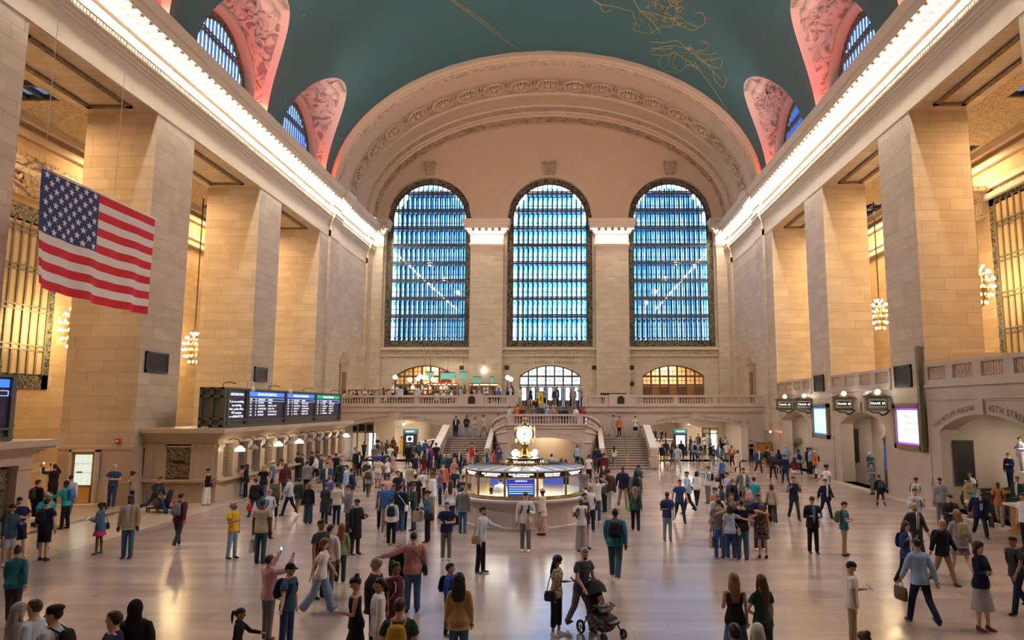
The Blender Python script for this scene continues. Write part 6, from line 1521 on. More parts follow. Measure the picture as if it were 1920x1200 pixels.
def bag(p, code, col, label):
    U=p.U; back=.112
    if code=='bp':
        r=at(p,'backpack',label,'backpack'); g=MB(); c=[U(0,.20,.12),U(0,.215,.2),U(0,.21,.34),U(0,.19,.45),U(0,.17,.49)]
        g.tube(c,[(.13,.07),(.155,.085),(.15,.08),(.125,.065),(.07,.03)],12,flat=Vector((1,0,0))); jobmesh('pack', g, [cloth(col)], r, max(.016,p.vox), None, 3)
        g=MB(); g.ball(U(0,.285,.22),(.1,.035,.085),10); jobmesh('pocket', g, [cloth(col)], r, max(.014,p.vox), None, 2)
        for s in (-1,1):
            g=MB(); g.tube([U(s*.085,.15,.46),U(s*.10,.02,.535),U(s*.105,-.115,.42),U(s*.12,-.125,.28),U(s*.17,-.03,.14),U(s*.13,.14,.13)],[(.024,.012)]*6,6); jobmesh('strap', g, [cloth(col)], r, .012, None, 1)
    elif code in ('sb','cb'):   # bag at the hip on a strap over the shoulder
        s = 1 if code=='sb' else -1; r=at(p,'shoulder_bag',label,'bag'); g=MB(); c=U(s*(p.T[1][1]+.09),.05,-.02)
        g.tube([c+Vector((0,0,-.12)),c,c+Vector((0,0,.1))],[(.05,.14),(.06,.15),(.035,.12)],10,flat=Vector((1,0,0))); jobmesh('pouch', g, [leather(col)], r, max(.014,p.vox*.8), None, 2)
        g=MB(); o=-s if code=='cb' else s
        q=.11; pts=[c+Vector((0,.07,.1)),U(s*.13,.135,.25),U(o*q*.3,.13,.42),U(o*q,.02,.545),U(o*q*.4,-.12,.42),U(s*.12,-.14,.2),c+Vector((0,-.07,.1))] if code=='cb' else [c+Vector((0,.08,.1)),U(s*.16,.10,.3),U(s*.13,.02,.535),U(s*.16,-.11,.3),c+Vector((0,-.08,.1))]
        g.tube(pts,[.014]*len(pts),6); jobmesh('strap', g, [leather(col)], r, .012, None, 0)
    elif code in ('tote','paper','plastic','brief','gym'):
        s = 1; h=p.hands[1]; w,d,hh = dict(tote=(.17,.06,.36),paper=(.14,.07,.36),plastic=(.13,.08,.3),brief=(.2,.06,.28),gym=(.24,.12,.26))[code]
        nm=dict(tote='tote_bag',paper='paper_bag',plastic='plastic_bag',brief='briefcase',gym='holdall')[code]; r=at(p,nm,label,'bag'); top=h+Vector((0,0,-.12)); g=MB()
        g.tube([top+Vector((0,0,-hh)),top+Vector((0,0,-hh*.9)),top+Vector((0,0,-hh*.4)),top],[(d*.9,w*.95),(d*1.05,w),(d*1.1,w*1.03),(d*.5,w*(.6 if code=='plastic' else .97))],12,flat=Vector((1,0,0))); jobmesh('bag_body', g, [leather(col)], r, max(.014,p.vox*.8), None, 1)
        for q in (-1,1):
            g=MB(); g.tube([top+Vector((q*.02,-w*.4,-.02)),h+Vector((q*.012,-.04,0)),h+Vector((q*.012,.04,0)),top+Vector((q*.02,w*.4,-.02))],[.009]*4,5); jobmesh('handle', g, [leather(col)], r, .009, None, 0)
    elif code in ('ph','pht'):
        r=at(p,'phone',label,'phone'); f=p.arms[1][3]; c=p.hands[1]+f*.02+Vector((0,-.01,.03)); tilt=Matrix.Rotation(math.radians(-50 if code=='ph' else 0),3,'X')
        g=MB(); a=[c+tilt@Vector(v) for v in [(-.037,-.005,-.075),(.037,-.005,-.075),(.037,.005,-.075),(-.037,.005,-.075),(-.037,-.005,.075),(.037,-.005,.075),(.037,.005,.075),(-.037,.005,.075)]]
        g.add(a,[(0,3,2,1),(4,5,6,7),(0,1,5,4),(1,2,6,5),(2,3,7,6),(3,0,4,7)]); g.obj('case', M_PHONE, r)
        g=MB(); g.add([c+tilt@Vector(v) for v in [(-.033,.0062,-.07),(.033,.0062,-.07),(.033,.0062,.07),(-.033,.0062,.07)]],[(0,1,2,3)]); g.obj('screen', M_PSCR, r, fix=False)
    elif code=='cloth':
        r=at(p,'jacket_over_arm',label,'jacket'); a=p.arms[1]; c=a[1].lerp(a[2],.6); g=MB(); g.tube([c+Vector((0,0,.05)),c+Vector((0,0,-.1)),c+Vector((0,0,-.38))],[(.06,.09),(.07,.11),(.06,.09)],10); jobmesh('garment', g, [cloth(col)], r, .02, None, 2)
def person_row(row):
    body_, lab = row.split('|',1) if row.count('|')==1 else row.rsplit('|',1)
    f = body_.split(); x,yt,yf = float(f[0]),float(f[1]),float(f[2]); hd=float(f[3]); spec=tuple(f[4:11]); ex=f[11:]
    z=0; Y=None; hh=None; grp=None; bags=[]
    for e in ex:
        if e.startswith('z='): z=float(e[2:])
        elif e.startswith('Y='): Y=float(e[2:])
        elif e.startswith('h='): hh=float(e[2:])
        else: bags.append(e)
    sex=spec[1]; H0 = hh or dict(m=1.76,f=1.64,F=1.74,g=1.25,c=1.35)[sex]
    sit = spec[0].startswith('sit')
    if Y is not None:
        p=ony(x,yt,Y); top=p.z; base=Vector((p.x,Y,z)); h = H0 if sit else (max(1.5,min(1.95,top-z)) if hh is None else hh)
    elif yf>0:
        base=onz(x,yf,z); top=ony(x,yt,base.y).z; h=hh or top-z
        lo,hi=dict(m=(1.6,1.92),f=(1.5,1.8),F=(1.6,1.92),g=(1.0,1.45),c=(1.1,1.5))[sex]; h=max(lo,min(hi,h))
    else:
        q=onz(x,yt,z+H0*.995); base=Vector((q.x,q.y,z)); h=H0
    hpx = 1312*h/max(4,base.y)
    p = build_person(spec, base, hd, h, hpx, lab.strip(), None)
    for bg_ in bags:
        c,col,*l = bg_.split(':')
        if c=='beard': beard(p,col)
        else: bag(p,c,col,' '.join(l).replace('_',' ') if l else f'{col} {dict(bp="backpack on the back",sb="shoulder bag at the hip",cb="crossbody bag at the hip",tote="tote bag in the hand",paper="paper bag in the hand",plastic="plastic bag in the hand",brief="briefcase in the hand",gym="holdall in the hand",ph="phone in the hand",pht="raised phone in the hand",cloth="jacket over the arm")[c]} of the {shorten(lab.strip(),c)}')
    return p
def shorten(l, c='', n=9):
    w=l.split(); k=n if c in ('ph','pht') else 8
    w=w[:6 if c in ('ph','pht') else 7]
    while w and w[-1].lower() in ('in','a','an','the','and','with','on','of','by','to','at','near','from','under','behind','beside','before','left','right','black','white','grey','navy','dark','pale','blue','light','his','her','over'): w.pop()
    return ' '.join(w)
CROWD = """
# ---- bottom left
20 1022 1172 205 walk f a bun:d ls:teal pants:charcoal black | woman in a teal sweater walking off at the left frame edge
37 1132 0 160 stand f a long:g ls:cream pants:beige white | woman with long grey blonde hair and cream top, bottom left corner
66 1125 0 280 stand m a short:b ls:pale pants:navy brown | brown haired man in a pale blue shirt, second of the trio bottom left
102 1137 0 275 stand m b beret:black ls:pale pants:navy black bp:black | man with black flat hair in a pale shirt with dark backpack, bottom left
215 1147 0 285 stand m a short:d polo:navy pants:navy black | dark haired man in navy facing left beside the black hooded figure
255 1126 0 190 stand m c hood:black jacket:black pants:black black | figure in a black hood seen from behind, white sleeve stripes
447 1142 0 95 reach g c pony:k ls:black pants:black black | small girl in black with a braided ponytail holding a hand
# ---- bottom centre
500 1040 1200 150 photo m b short:k ls:pink pants:grey brown pht:blue | man in a pink shirt looking at a raised phone, behind the capped man
535 1065 1225 80 out m b cap:black tee:dteal pants:dblue black bp:navy | man in a black cap and slate tee leading the small girl
599 1007 1150 90 walk f a long:r tee:white wide:ldenim white sb:black | red haired woman in a white tee and flared jeans walking right
597 974 1122 70 stand m c short:k tee:charcoal pants:charcoal black sb:rose | man in a charcoal top with a rose bag behind the red haired woman
615 984 1114 170 stand m b short:k ls:white pants:grey white | man in a white sweatshirt and grey trousers seen from behind
637 981 1094 185 stand f a long:r ls:sage pants:dgreen white tote:mustard | auburn haired woman in a sage green top holding a mustard bag
670 1082 0 285 phone f b bun:k tank:black skirt:black black ph:black | woman in a sleeveless black dress with top bun walking left
712 1085 0 290 stand f b low:k jacket:white:white pants:white white | dark haired woman in a white jacket beside the woman in black
706 1047 0 285 stand F b short:g jacket:black:white pants:black black | older person with grey hair in an open black jacket
742 1055 0 60 stand f c bun:k tee:maroon shorts:maroon black bp:pink | person with braided bun in a maroon tee and pink backpack
745 1017 1146 178 stand f a pony:y ls:black pants:denim black | fair haired woman in black hugged by the man in pink
772 997 1147 200 hugl F a short:d ls:rose pants:denim charcoal cb:charcoal | large man in a rose pink shirt with his arm round a woman
842 1057 1192 70 stand c b short:k ls:royal pants:black grey bp:black | boy with glasses in a royal blue top and black backpack
862 1077 0 180 stand f c curly:k jacket:tan pants:denim white | woman with very long dark curls in a tan jacket, bottom centre
750 1123 0 182 stand m a short:d tee:dgreen pants:charcoal black bp:mustard | man in dark green seen from behind wearing a mustard backpack
836 941 1050 10 fold m a short:b tee:navy pants:charcoal/lgrey| beige ph:black | man in a navy tee and pinstriped trousers with folded arms
901 949 1075 80 reach m a short:d ls:pale pants:black grey beard:d cb:tan | bearded man in a pale blue shirt with tan satchel reaching forward
985 922 1034 0 phone m a short:b ls:white pants:grey white paper:tan ph:black bp:black | man in a white long sleeve top facing us before the booth
1017 916 1003 245 carrys f d straw:beige tunic:cream gown:rose/white* black tote:khaki | woman in a straw hat, beige shawl and long patterned dress at the booth
1043 1041 1192 70 phone f b long:k tee:beige/brown* capri:black white cb:black ph:black | long haired woman in a speckled blouse beside the stroller
1090 1022 1182 40 push m a short:g polo:navy/grey- pants:grey black beard:d | bearded man in a striped polo pushing the stroller
1154 951 1086 168 walk F d short:k ls:teal pants:dteal white bp:black | large man in a teal shirt with a black backpack walking away
1090 932 1034 15 straps m d beanie:sky tee:white wide:lgrey black bp:navy beard:k | man in a pale blue beanie, white tee and grey sweatpants
867 911 1000 170 stand m a cap:grey jacket:grey pants:denim brown tote:black | man in a grey cap and grey blazer leaning at the booth left side
801 919 1017 280 phone f b low:k jacket:denim pants:black red tote:beige sb:black | woman in a denim jacket with red shoes and beige tote
775 906 995 285 phone m a short:b ls:dgreen pants:dblue black | man in a dark green sweater looking down, left of the denim jacket
750 908 1000 170 stand m b short:k ls:navy pants:denim white cb:white | man in a navy sweater with a pale strap seen from behind
733 932 1022 185 stand f c low:k ls:white pants:black white bp:navy tote:cream | woman in a white top with small navy backpack and cream tote
725 905 0 10 stand m a bald tee:blue pants:beige blue | bald man in a bright blue tee facing us
757 910 0 175 stand f b curly:d tee:teal/white* pants:black maroon | curly haired woman in a teal printed top next to the navy sweater
665 935 1040 60 phone m b short:k coat:black pants:charcoal navy cb:black ph:sky | man in a long black jacket with a bright phone, left of centre
# ---- right foreground
1192 911 997 175 walk f a long:l ls:dgreen pants:black red sb:lime | long haired woman in dark green with a lime shopping bag
1252 922 1015 5 phone2 m d short:k polo:dblue pants:ldenim brown bp:navy cloth:white ph:black | man in a blue shirt reading a phone with a white jacket over his arm
1275 897 980 15 walk m b short:d polo:dblue pants:charcoal black | man in a dark blue polo walking toward us right of the booth
1291 882 962 285 walk m a short:b ls:sky pants:navy black | man in a sky blue shirt striding left in navy trousers
1307 882 950 150 walk f b bob:k ls:white pants:black black sb:black | black haired woman in a white blouse with a black shoulder bag
1328 874 944 300 photo m b short:k ls:pale pants:grey brown bp:black | man with a black backpack raising both hands to take a picture
1340 914 0 290 stand m a short:d tee:orange pants:navy black | man in an orange tee behind the group of four
1352 909 0 60 stand f d low:k jacket:dgreen pants:black black | woman in a dark green jacket facing right behind the group of four
1374 896 0 110 stand m a short:g jacket:navy pants:charcoal black bp:charcoal | grey haired man in a navy jacket with charcoal backpack
1395 875 955 5 walk m a short:d jacket:grey:white pants:charcoal black beard:d | bearded man in a grey blazer walking toward us
1401 905 0 180 stand f b low:d tee:charcoal/lgrey| pants:denim white bp:pink | person in a striped shirt wearing a pale pink backpack
1413 894 0 150 hip m a short:d polo:aqua pants:beige white | man in an aqua polo with a hand on his hip
1421 926 0 10 stand m c short:k tee:navy pants:charcoal white | man in a navy tee facing us behind the group of four
1344 923 0 190 stand m a short:g ls:white pants:navy black bp:black | grey haired man in a white shirt with black straps
1372 926 0 5 photo f a long:d tunic:olive/beige* pants:black brown pht:black | woman facing us holding up a phone behind the group of four
1350 935 1046 182 hugr m b short:k tee:grey pants:blue black tote:tan | man in a grey tee, leftmost of four friends with linked arms
1371 946 1050 178 hugr f a bob:d tee:sky/white* pants:dblue white cb:beige | woman in a pale patterned blouse, second of four linked friends
1393 936 1049 180 hug2 F b short:d tee:black pants:denim black | man in a black tee, third of four friends with linked arms
1431 945 1047 182 hugl f a long:b dress:black/rose*:sl mini:black/rose* black | woman in a dark floral dress, rightmost of four linked friends
1449 906 982 165 walk f a bob:b ls:beige wide:charcoal white sb:brown | woman in a beige sweater with a brown bag walking away
1490 892 975 5 strap m b short:k vest:navy:grey pants:charcoal black | man in a navy vest and grey shirt holding his straps
1549 896 972 20 walk m a short:d jacket:navy:white pants:navy black sb:navy | man in a navy suit striding with his jacket open
1526 930 1038 0 phone2 m b short:k jacket:black:blue:grey pants:black black ph:blue | man in a black suit and blue shirt lit by his phone
1585 940 1042 80 phone2 m a short:d polo:teal pants:khaki black bp:olive ph:black | man in a teal shirt with a large olive backpack reading a phone
1376 1076 0 175 phone f a long:l tank:black skirt:denim white ph:sky | woman with long fair hair in a black one shoulder top, bottom right of centre
1427 1079 0 200 hip f a long:b tee:dgreen pants:charcoal black | woman with long brown hair in a dark green tee beside the fair haired woman
1377 1171 0 178 stand m b short:k tee:charcoal pants:charcoal black | dark haired head cut by the bottom frame edge below the fair haired woman
1420 1172 0 178 stand f a long:w ls:grey pants:charcoal black | grey haired head cut by the bottom frame edge
1601 1060 1218 75 phone m b short:k tee:white pants:khaki white ph:blue | man in a white printed tee bending over his phone, bottom right
1619 1186 0 180 stand f a bun:b ls:brown pants:brown brown | brown haired head cut by the bottom edge below the white tee
1705 976 1102 25 strap f a long:b jacket:dblue:white pants:black beige bp:navy | woman in a denim jacket and white top carrying a navy backpack
1730 1007 1171 192 walk m b short:k ls:sky pants:navy navy brief:brown | man in a bright blue shirt walking away with a brown briefcase
1771 971 1096 30 walk m b bald jacket:black:navy pants:khaki brown bp:black beard:g | bald man in a black jacket and khaki trousers
1711 940 0 15 walk m b bald jacket:charcoal:white:black pants:charcoal black beard:d | bald bearded man in a charcoal suit and black tie
1715 916 0 5 straps m a short:b ls:pale pants:navy black bp:navy | man with glasses in a pale blue shirt behind the charcoal suit
1716 895 0 10 phone f c low:k ls:white pants:black black bp:black | woman in a white shirt with headphones behind the man with glasses
1779 926 0 0 phone2 m a short:d jacket:charcoal:black pants:charcoal black bp:black ph:black | young man in an open hoodie over a printed dark tee
1804 949 1084 182 walk f a long:l jacket:lgrey mini:grey white bp:khaki | woman in a grey skirt seen from behind with a khaki backpack
1840 916 1007 350 walk F a short:g jacket:navy:white:blue pants:navy black brief:black | grey haired man in a navy suit and blue tie
1877 901 986 320 walk m d bald tee:burnt pants:khaki black bp:black | man in a burnt orange tee looking up, khaki trousers
1846 1015 1183 30 fold f a bob:d ls:navy skirt:lgrey brown | woman in a navy top and pale pleated skirt with crossed arms
1912 1002 1150 285 walk m c short:k tee:charcoal pants:navy black bp:black | man with a black backpack cut by the right frame edge
1767 895 985 345 phone m b short:k ls:lgrey pants:grey black bp:aqua beard:k ph:black | bearded man in a pale grey top with turquoise straps
1815 895 0 285 phone f b beanie:black coat:khaki mini:cream brown sb:aqua | woman in a black beanie and khaki coat with a bright green bag
1818 884 0 285 stand m c short:k tee:white pants:grey black bp:black:black_backpack_of_the_person_at_the_escalator_foot | man in a white tee with black backpack at the escalator foot
1891 856 0 290 phone m a short:b jacket:navy pants:navy black z=1.1 Y=30.3 | man in a dark blue suit riding down the escalator
1914 842 0 280 phone f a bun:k ls:pale pants:white white z=1.75 Y=30.5 ph:white | woman higher on the escalator holding a white phone
1907 893 0 300 stand m b short:k jacket:dgreen:white pants:navy black | man in a dark jacket behind the orange tee at the escalators
1917 925 0 285 stand m a short:d tee:white pants:navy black | officer in a white shirt behind the podium desk
1652 889 953 175 walk f b low:k ls:black legg:maroon white bp:dteal | woman in maroon leggings with a slate backpack walking off
1631 848 0 300 phone m b cap:white tee:teal pants:beige brown ph:black | man in a white cap leaning inside the second right recess
1637 866 927 290 phone m a short:d tee:grey pants:grey black ph:white | man in a grey tee standing at the second right recess edge
1550 872 0 285 out m c conductor:navy tee:white pants:navy black | conductor in a peaked navy cap and white shirt on the right
1409 826 866 30 fold m a short:d tee:black pants:black black | officer in black with folded arms beside the small brown door
1423 839 889 10 walk m a short:b jacket:dblue:white pants:charcoal white | man in a blue suit jacket walking in front of the brown door
1441 830 892 95 stand m b short:k ls:charcoal shorts:charcoal white bp:black | person in dark shorts facing right near the far right arch
1450 846 900 178 walk m a short:g ls:charcoal pants:black brown bp:charcoal | grey haired man with a charcoal backpack walking to the far arch
1461 843 889 180 stand m b hood:black jacket:dblue pants:navy black bp:black | person in a dark hood with black backpack, far right group
1475 832 887 5 fold m a short:w ls:sky pants:denim brown beard:w | white haired man in a blue plaid shirt facing us, far right
1473 851 907 178 walk m a cap:navy ls:navy pants:navy black | man in navy from head to foot walking away, far right
1491 856 903 185 walk f a long:k ls:maroon mini:cream white | long haired woman in a maroon top and short cream skirt
1499 842 891 170 walk m d cap:navy tee:sky pants:black black bp:navy | officer in a sky blue shirt with a navy backpack
1521 839 889 275 stand m a cap:dteal tee:sky pants:navy black gym:black | officer in a sky blue shirt facing left with a black holdall
1514 839 0 290 stand m e short:k jacket:navy pants:navy black | dark figure behind the second blue shirted officer
1530 845 897 280 stand m a cap:white tee:orange pants:dgreen brown bp:olive paper:white | man in a white cap and orange tee with an olive backpack
# ---- right passage
1222 802 828 60 walk m b short:k jacket:black pants:black black | leftmost dark silhouette deep in the right passage
1229 803 827 80 walk m b short:k ls:navy pants:black black | second silhouette deep in the right passage, in navy
1240 804 830 290 walk m b short:k ls:charcoal pants:black black bp:black | silhouette with backpack facing left deep in the right passage
1248 808 831 280 stand f b long:k ls:black skirt:burnt brown | long haired silhouette with a reddish skirt deep in the right passage
1242 831 874 5 walk m b short:g vest:navy:grey pants:khaki black | man in a navy vest and khaki trousers coming out of the right passage
1249 824 866 170 walk m c short:k ls:charcoal pants:charcoal black | dark dressed man just behind the khaki trousers
1262 835 877 10 walk m c short:k vest:navy:charcoal pants:grey black brief:black | man in a navy vest with a black case, right passage
1262 826 0 10 stand f a long:l ls:brown pants:black black | brown haired woman behind the man with the black case
1271 832 884 5 walk m a short:y polo:sky pants:beige brown | man in a sky blue polo and pale trousers leading out of the right passage
1278 825 865 178 walk m e short:k ls:black pants:black black tote:brown | man in black walking into the right passage with a brown bag
1294 817 850 95 walk m a short:d jacket:navy pants:khaki black Y=69 | man in a navy jacket passing right of the teal kiosk
1298 826 866 180 walk f b bun:k ls:charcoal pants:black black | dark haired person walking in beside two backpacks
1303 826 868 178 walk m a short:d ls:sky pants:dblue black bp:navy | man in a blue shirt with a navy backpack walking in
1314 827 870 178 walk m b short:k tee:sky pants:grey black bp:charcoal gym:black | man in a pale blue shirt with a charcoal backpack walking in
1309 813 0 178 walk m b short:k jacket:olive pants:black black bp:green | person in an olive jacket farther inside the right passage
1321 810 844 290 reach m d short:k tee:white pants:black black Y=68.3 | man in a white shirt standing by the glazed shop door
1330 811 845 285 stand m b short:d ls:grey pants:charcoal black Y=68.0 | man in grey seen against the glazed shop door
1334 831 874 20 stand m c cap:charcoal polo:black pants:khaki white | man in a black polo and khaki trousers, right passage mouth
1339 835 876 60 fold m a short:k tee:navy pants:ldenim white | man in a navy tee with crossed arms, right passage mouth
1349 832 878 10 walk f a long:d jacket:denim:white skirt:beige brown | woman in a denim jacket and beige skirt, right passage mouth
1351 821 0 60 stand f b long:k ls:black pants:black black | dark haired woman against the right passage wall
1361 819 0 10 stand f b low:k ls:white pants:charcoal black Y=65.5 | woman in white against the right passage wall
1357 824 862 10 walk m a short:d jacket:navy pants:navy black | man in a navy jacket along the right passage wall
1363 828 867 178 walk m b short:g tee:white pants:grey black cb:black | man in a white tee with a dark strap walking in
1373 835 874 175 walk m b short:k ls:red pants:black black bp:lgrey | person in a red jacket with a pale grey backpack
1384 843 887 5 walk f c long:k coat:cream legg:black black sb:black | long black haired woman in a cream coat with a dark bag
1353 857 0 200 out m b short:k vest:blue:pale pants:charcoal black gym:black | man in a royal blue vest carrying a dark holdall
1364 885 0 285 reach m a short:d ls:lav pants:navy black bp:navy | man with glasses in a lavender shirt reaching left
# ---- right stairs and booth right side
1082 835 0 175 stand m b short:d ls:sky pants:navy black sb:navy Y=54.2 | man in a sky blue shirt before the lit arch under the stairs
1104 853 0 10 phone f b long:k tee:white pants:black black ph:black | woman in a white tee reading a phone right of the booth
1118 837 0 190 stand m b short:k jacket:navy pants:navy black | man in a navy jacket at the foot of the right stairs
1124 843 0 180 stand f b long:k ls:black pants:black black | long haired woman in black at the foot of the right stairs
1132 849 0 185 hugl m c short:k jacket:maroon pants:black black | man in a maroon varsity jacket with mustard sleeves
1151 838 0 178 walk f b long:k ls:cream pants:grey white sb:brown plastic:white z=.16 Y=52.7 | woman with a long braid starting up the right stairs
1094 877 0 200 phone m a short:g tee:grey pants:dblue black | grey haired man in a grey tee at the booth right side
1132 874 0 10 stand f a low:y jacket:black pants:black black | fair haired woman in black behind the maroon sweater
1133 888 0 300 stand f b short:k ls:charcoal pants:black black | dark haired head below the fair haired woman
1142 879 959 178 stand m b short:k ls:brown wide:white white cb:navy | person in a brown sweater and wide white trousers seen from behind
1119 894 980 5 heads m a cap:dteal tee:white pants:denim white beard:d | bearded man in a white jersey with both hands on his head
1107 910 997 15 phone f a long:y tee:white pants:navy blue sb:brown ph:black | fair haired woman in a white jersey reading a phone
1096 925 0 60 stand m a short:d jacket:navy pants:khaki black | man in a navy jacket just behind the pale blue beanie
1168 872 953 10 walk m d bald ls:navy pants:khaki black | man in a navy sweater and white collar, khaki trousers
1197 872 0 15 phone f b long:k jacket:dteal pants:denim black ph:sky | dark haired woman in a slate jacket with a lit phone
1192 882 0 175 stand m b hood:charcoal ls:grey pants:denim black bp:black | hooded person with a black backpack right of the navy sweater
1181 894 0 160 walk c b short:k ls:black pants:teal navy | child in black between the navy sweater and the backpack
1089 859 0 285 stand f b curly:k tee:dteal pants:black black | curly dark haired woman behind the booth roof, right
1052 860 0 180 stand f b long:b ls:brown pants:black black | brown haired head over the booth roof
1061 862 0 180 stand f b long:k ls:black pants:black black | black haired head over the booth roof
1034 851 0 178 stand m a short:d ls:sky pants:navy black | man in a blue shirt seen over the booth roof, before the niche
# ---- landings and balcony stairs
855 780 819 5 hip f a long:d coat:black:white pants:dblue black z=2.08 Y=58.9 | woman in a long black coat with a hand on her hip, left landing
875 779 818 10 fold f b long:k jacket:black pants:ldenim brown z=2.08 Y=58.9 | long haired woman in a black jacket and jeans, left landing
891 782 819 10 fold f b bob:d tunic:beige pants:lgrey grey z=2.08 Y=58.9 | woman in beige with folded arms, left landing
907 777 818 285 walk m c short:k tee:cream shorts:khaki black z=2.08 Y=58.9 | man in a cream tee and khaki shorts striding on the left landing
935 774 0 285 walk f c low:k tank:black shorts:white white z=2.55 Y=58.4 | woman in a black top climbing the short left flight
955 761 0 90 walk m b short:k ls:pale pants:beige brown z=3.0 Y=58.6 | man in a pale blue shirt arriving at the middle landing
1149 777 819 80 walk m c short:k ls:lgrey pants:beige black z=2.08 Y=58.9 | man in pale grey walking on the right landing
1161 781 819 178 stand f a short:b jacket:burnt pants:navy brown z=2.08 Y=58.9 | person in a burnt orange jacket on the right landing
1191 780 818 5 phone m a short:k tee:white shorts:black white bp:black z=2.08 ph:black Y=58.9 | man in a white tee and black shorts on the right landing
971 758 0 175 stand f b short:d tee:orange pants:maroon black z=3.0 Y=55.8 | person in an orange top at the middle landing rail
975 760 0 10 stand m b short:k ls:maroon pants:black black z=3.0 Y=56.6 | dark haired person in maroon behind the orange top
980 762 0 10 phone f a short:r ls:maroon pants:maroon black z=3.0 Y=55.7 | red haired person in maroon at the middle landing rail
1001 759 0 5 stand m b short:k ls:grey pants:grey black bp:black z=3.0 Y=55.7 | person in grey with black straps at the middle landing rail
1014 758 0 5 stand m b short:k ls:dgreen pants:black black z=3.0 Y=55.7 | person in dark green at the middle landing rail
1027 760 0 5 stand f a short:w ls:sky pants:sky white z=3.0 Y=55.8 | white haired person in pale blue at the middle landing rail
1037 760 0 0 phone2 f a short:w ls:rose pants:maroon black z=3.0 Y=55.7 | white haired person in rose looking down at the middle landing rail
1052 766 0 5 stand m c short:k ls:charcoal pants:black black z=3.0 Y=55.8 | short dark figure at the middle landing rail
1061 764 0 5 phone f b long:k ls:black pants:black black z=3.0 Y=55.7 | long haired woman in black at the middle landing rail
1080 762 0 5 phone f a low:d ls:white pants:lgrey white z=3.0 Y=55.8 | woman in white at the right end of the middle landing rail
1084 760 0 180 stand f b long:k ls:maroon pants:black black z=3.0 Y=56.8 | long haired woman behind the woman in white, middle landing
1096 765 0 285 photo f a short:d ls:red pants:navy black z=2.9 Y=58.2 | woman in red at the curved right end of the landing
1004 747 0 0 sit m b short:k jacket:black pants:black black z=3.95 Y=60.1 | person in black seated on the balcony steps
1018 749 0 0 sit f a short:g ls:lgrey pants:grey black z=3.95 Y=60.2 | person in pale grey seated on the balcony steps
975 726 0 10 phone f a low:d ls:cream pants:lgrey white z=4.6 Y=63 | woman in cream standing left of the street doors
995 727 0 15 hip f a low:d dress:navy:sl mini:navy black z=4.6 Y=65 | woman in a sleeveless navy dress before the street doors
1010 733 0 10 stand f b low:d tee:white pants:charcoal black z=4.6 Y=63.4 | woman in a white tee at the top of the balcony steps
1020 728 0 20 phone m c short:k ls:lgrey pants:black black bp:black z=4.6 Y=63.5 | man in grey beside the yellow sign on the balcony
1040 727 0 5 walk m d short:k vest:charcoal:lgrey pants:grey white z=4.6 Y=62 | man in a charcoal vest stepping down from the balcony
1045 725 0 60 stand m b short:k ls:navy pants:navy black z=4.6 Y=64.5 | man in navy behind the charcoal vest on the balcony
1070 730 0 100 stand m b short:k ls:dblue pants:navy black z=4.6 Y=64 | dark figure left of the pink shirt on the balcony
1076 727 0 185 stand f b low:k ls:rose pants:ldenim white z=4.6 Y=62.2 | person in a rose shirt and pale jeans at the balcony opening
1090 728 0 280 photo f a short:l ls:grey pants:navy black z=4.6 Y=62 pht:white | person taking a picture right of the balcony opening
# ---- ticket windows
390 878 942 70 phone f b low:k tank:black wide:white beige ph:white sb:brown Y=33.1 | woman in a black top and wide white trousers at the office corner
453 872 930 285 reach f d pony:k jacket:pink pants:ldenim black sb:brown | woman in a pale pink blazer at the first ticket window
463 871 0 290 stand f b bob:k jacket:black pants:black black | person in a black and grey jacket behind the pink blazer
492 872 942 180 hip f a bob:y tee:black pants:denim black | blonde woman in a black tee seen from behind at the windows
512 864 0 285 out m a cap:white polo:blue pants:navy black | man in a white cap and blue polo at the ticket windows
525 862 909 270 stand f b pony:k vest:charcoal:white pants:denim blue | woman with a ponytail in a dark vest at the ticket windows
536 869 0 10 stand m d hood:brown jacket:maroon pants:denim black | man in a dark hood and printed maroon jacket by the windows
557 849 902 275 reach m b short:k jacket:black pants:navy black | man in a black jacket leaning on a middle ticket window
567 851 0 280 stand f a short:r jacket:charcoal pants:black black | ginger haired head at the middle ticket windows
574 864 928 180 stand m b short:k jacket:black/white| pants:black black | person in a black jacket with white stripes seen from behind
585 847 0 275 stand m b short:k jacket:charcoal pants:charcoal black | first of two dark coats at the far ticket windows
596 846 0 275 stand f b short:k coat:black pants:black black | second of two dark coats at the far ticket windows
592 856 901 280 walk m b short:d ls:white pants:black white | man in a white top walking left by the far ticket windows
600 852 905 285 stand m b short:b ls:dblue pants:grey black | man in a dark blue sweater by the far ticket windows
611 865 938 15 walk m a short:d jacket:dteal:white pants:black black | man in a slate blazer and white shirt walking toward us
618 855 0 10 stand f a bob:d ls:rose pants:lgrey black | woman with sunglasses on her head behind the slate blazer
631 850 0 178 stand m b short:k jacket:black pants:charcoal black bp:black | person with a bulky black backpack behind the puffer vest
636 874 936 178 stand m b hood:black vest:charcoal:black pants:ldenim black | person in a charcoal puffer vest seen from behind
639 862 0 5 stand m a short:d ls:dteal pants:black black | man with glasses above the puffer vest
650 872 0 285 stand m a short:d ls:sky pants:lgrey black | man in a blue shirt right of the puffer vest
660 878 0 110 chat m c short:k jacket:navy pants:grey black | man in a navy suit gesturing to the right
477 902 970 250 carry F b low:k jacket:black pants:denim black plastic:red | woman in a black jacket carrying a red plastic bag
500 917 1010 60 phone m a short:g ls:pale pants:navy black bp:navy ph:white | grey haired man in a pale blue shirt behind the green cap
487 935 1057 178 stand m d cap:green tee:beige pants:dteal black tote:cream | man in a green cap and beige tee with a cream tote
513 899 969 5 stand F a low:y vest:olive pants:black black | fair haired woman in an olive sleeveless shirt
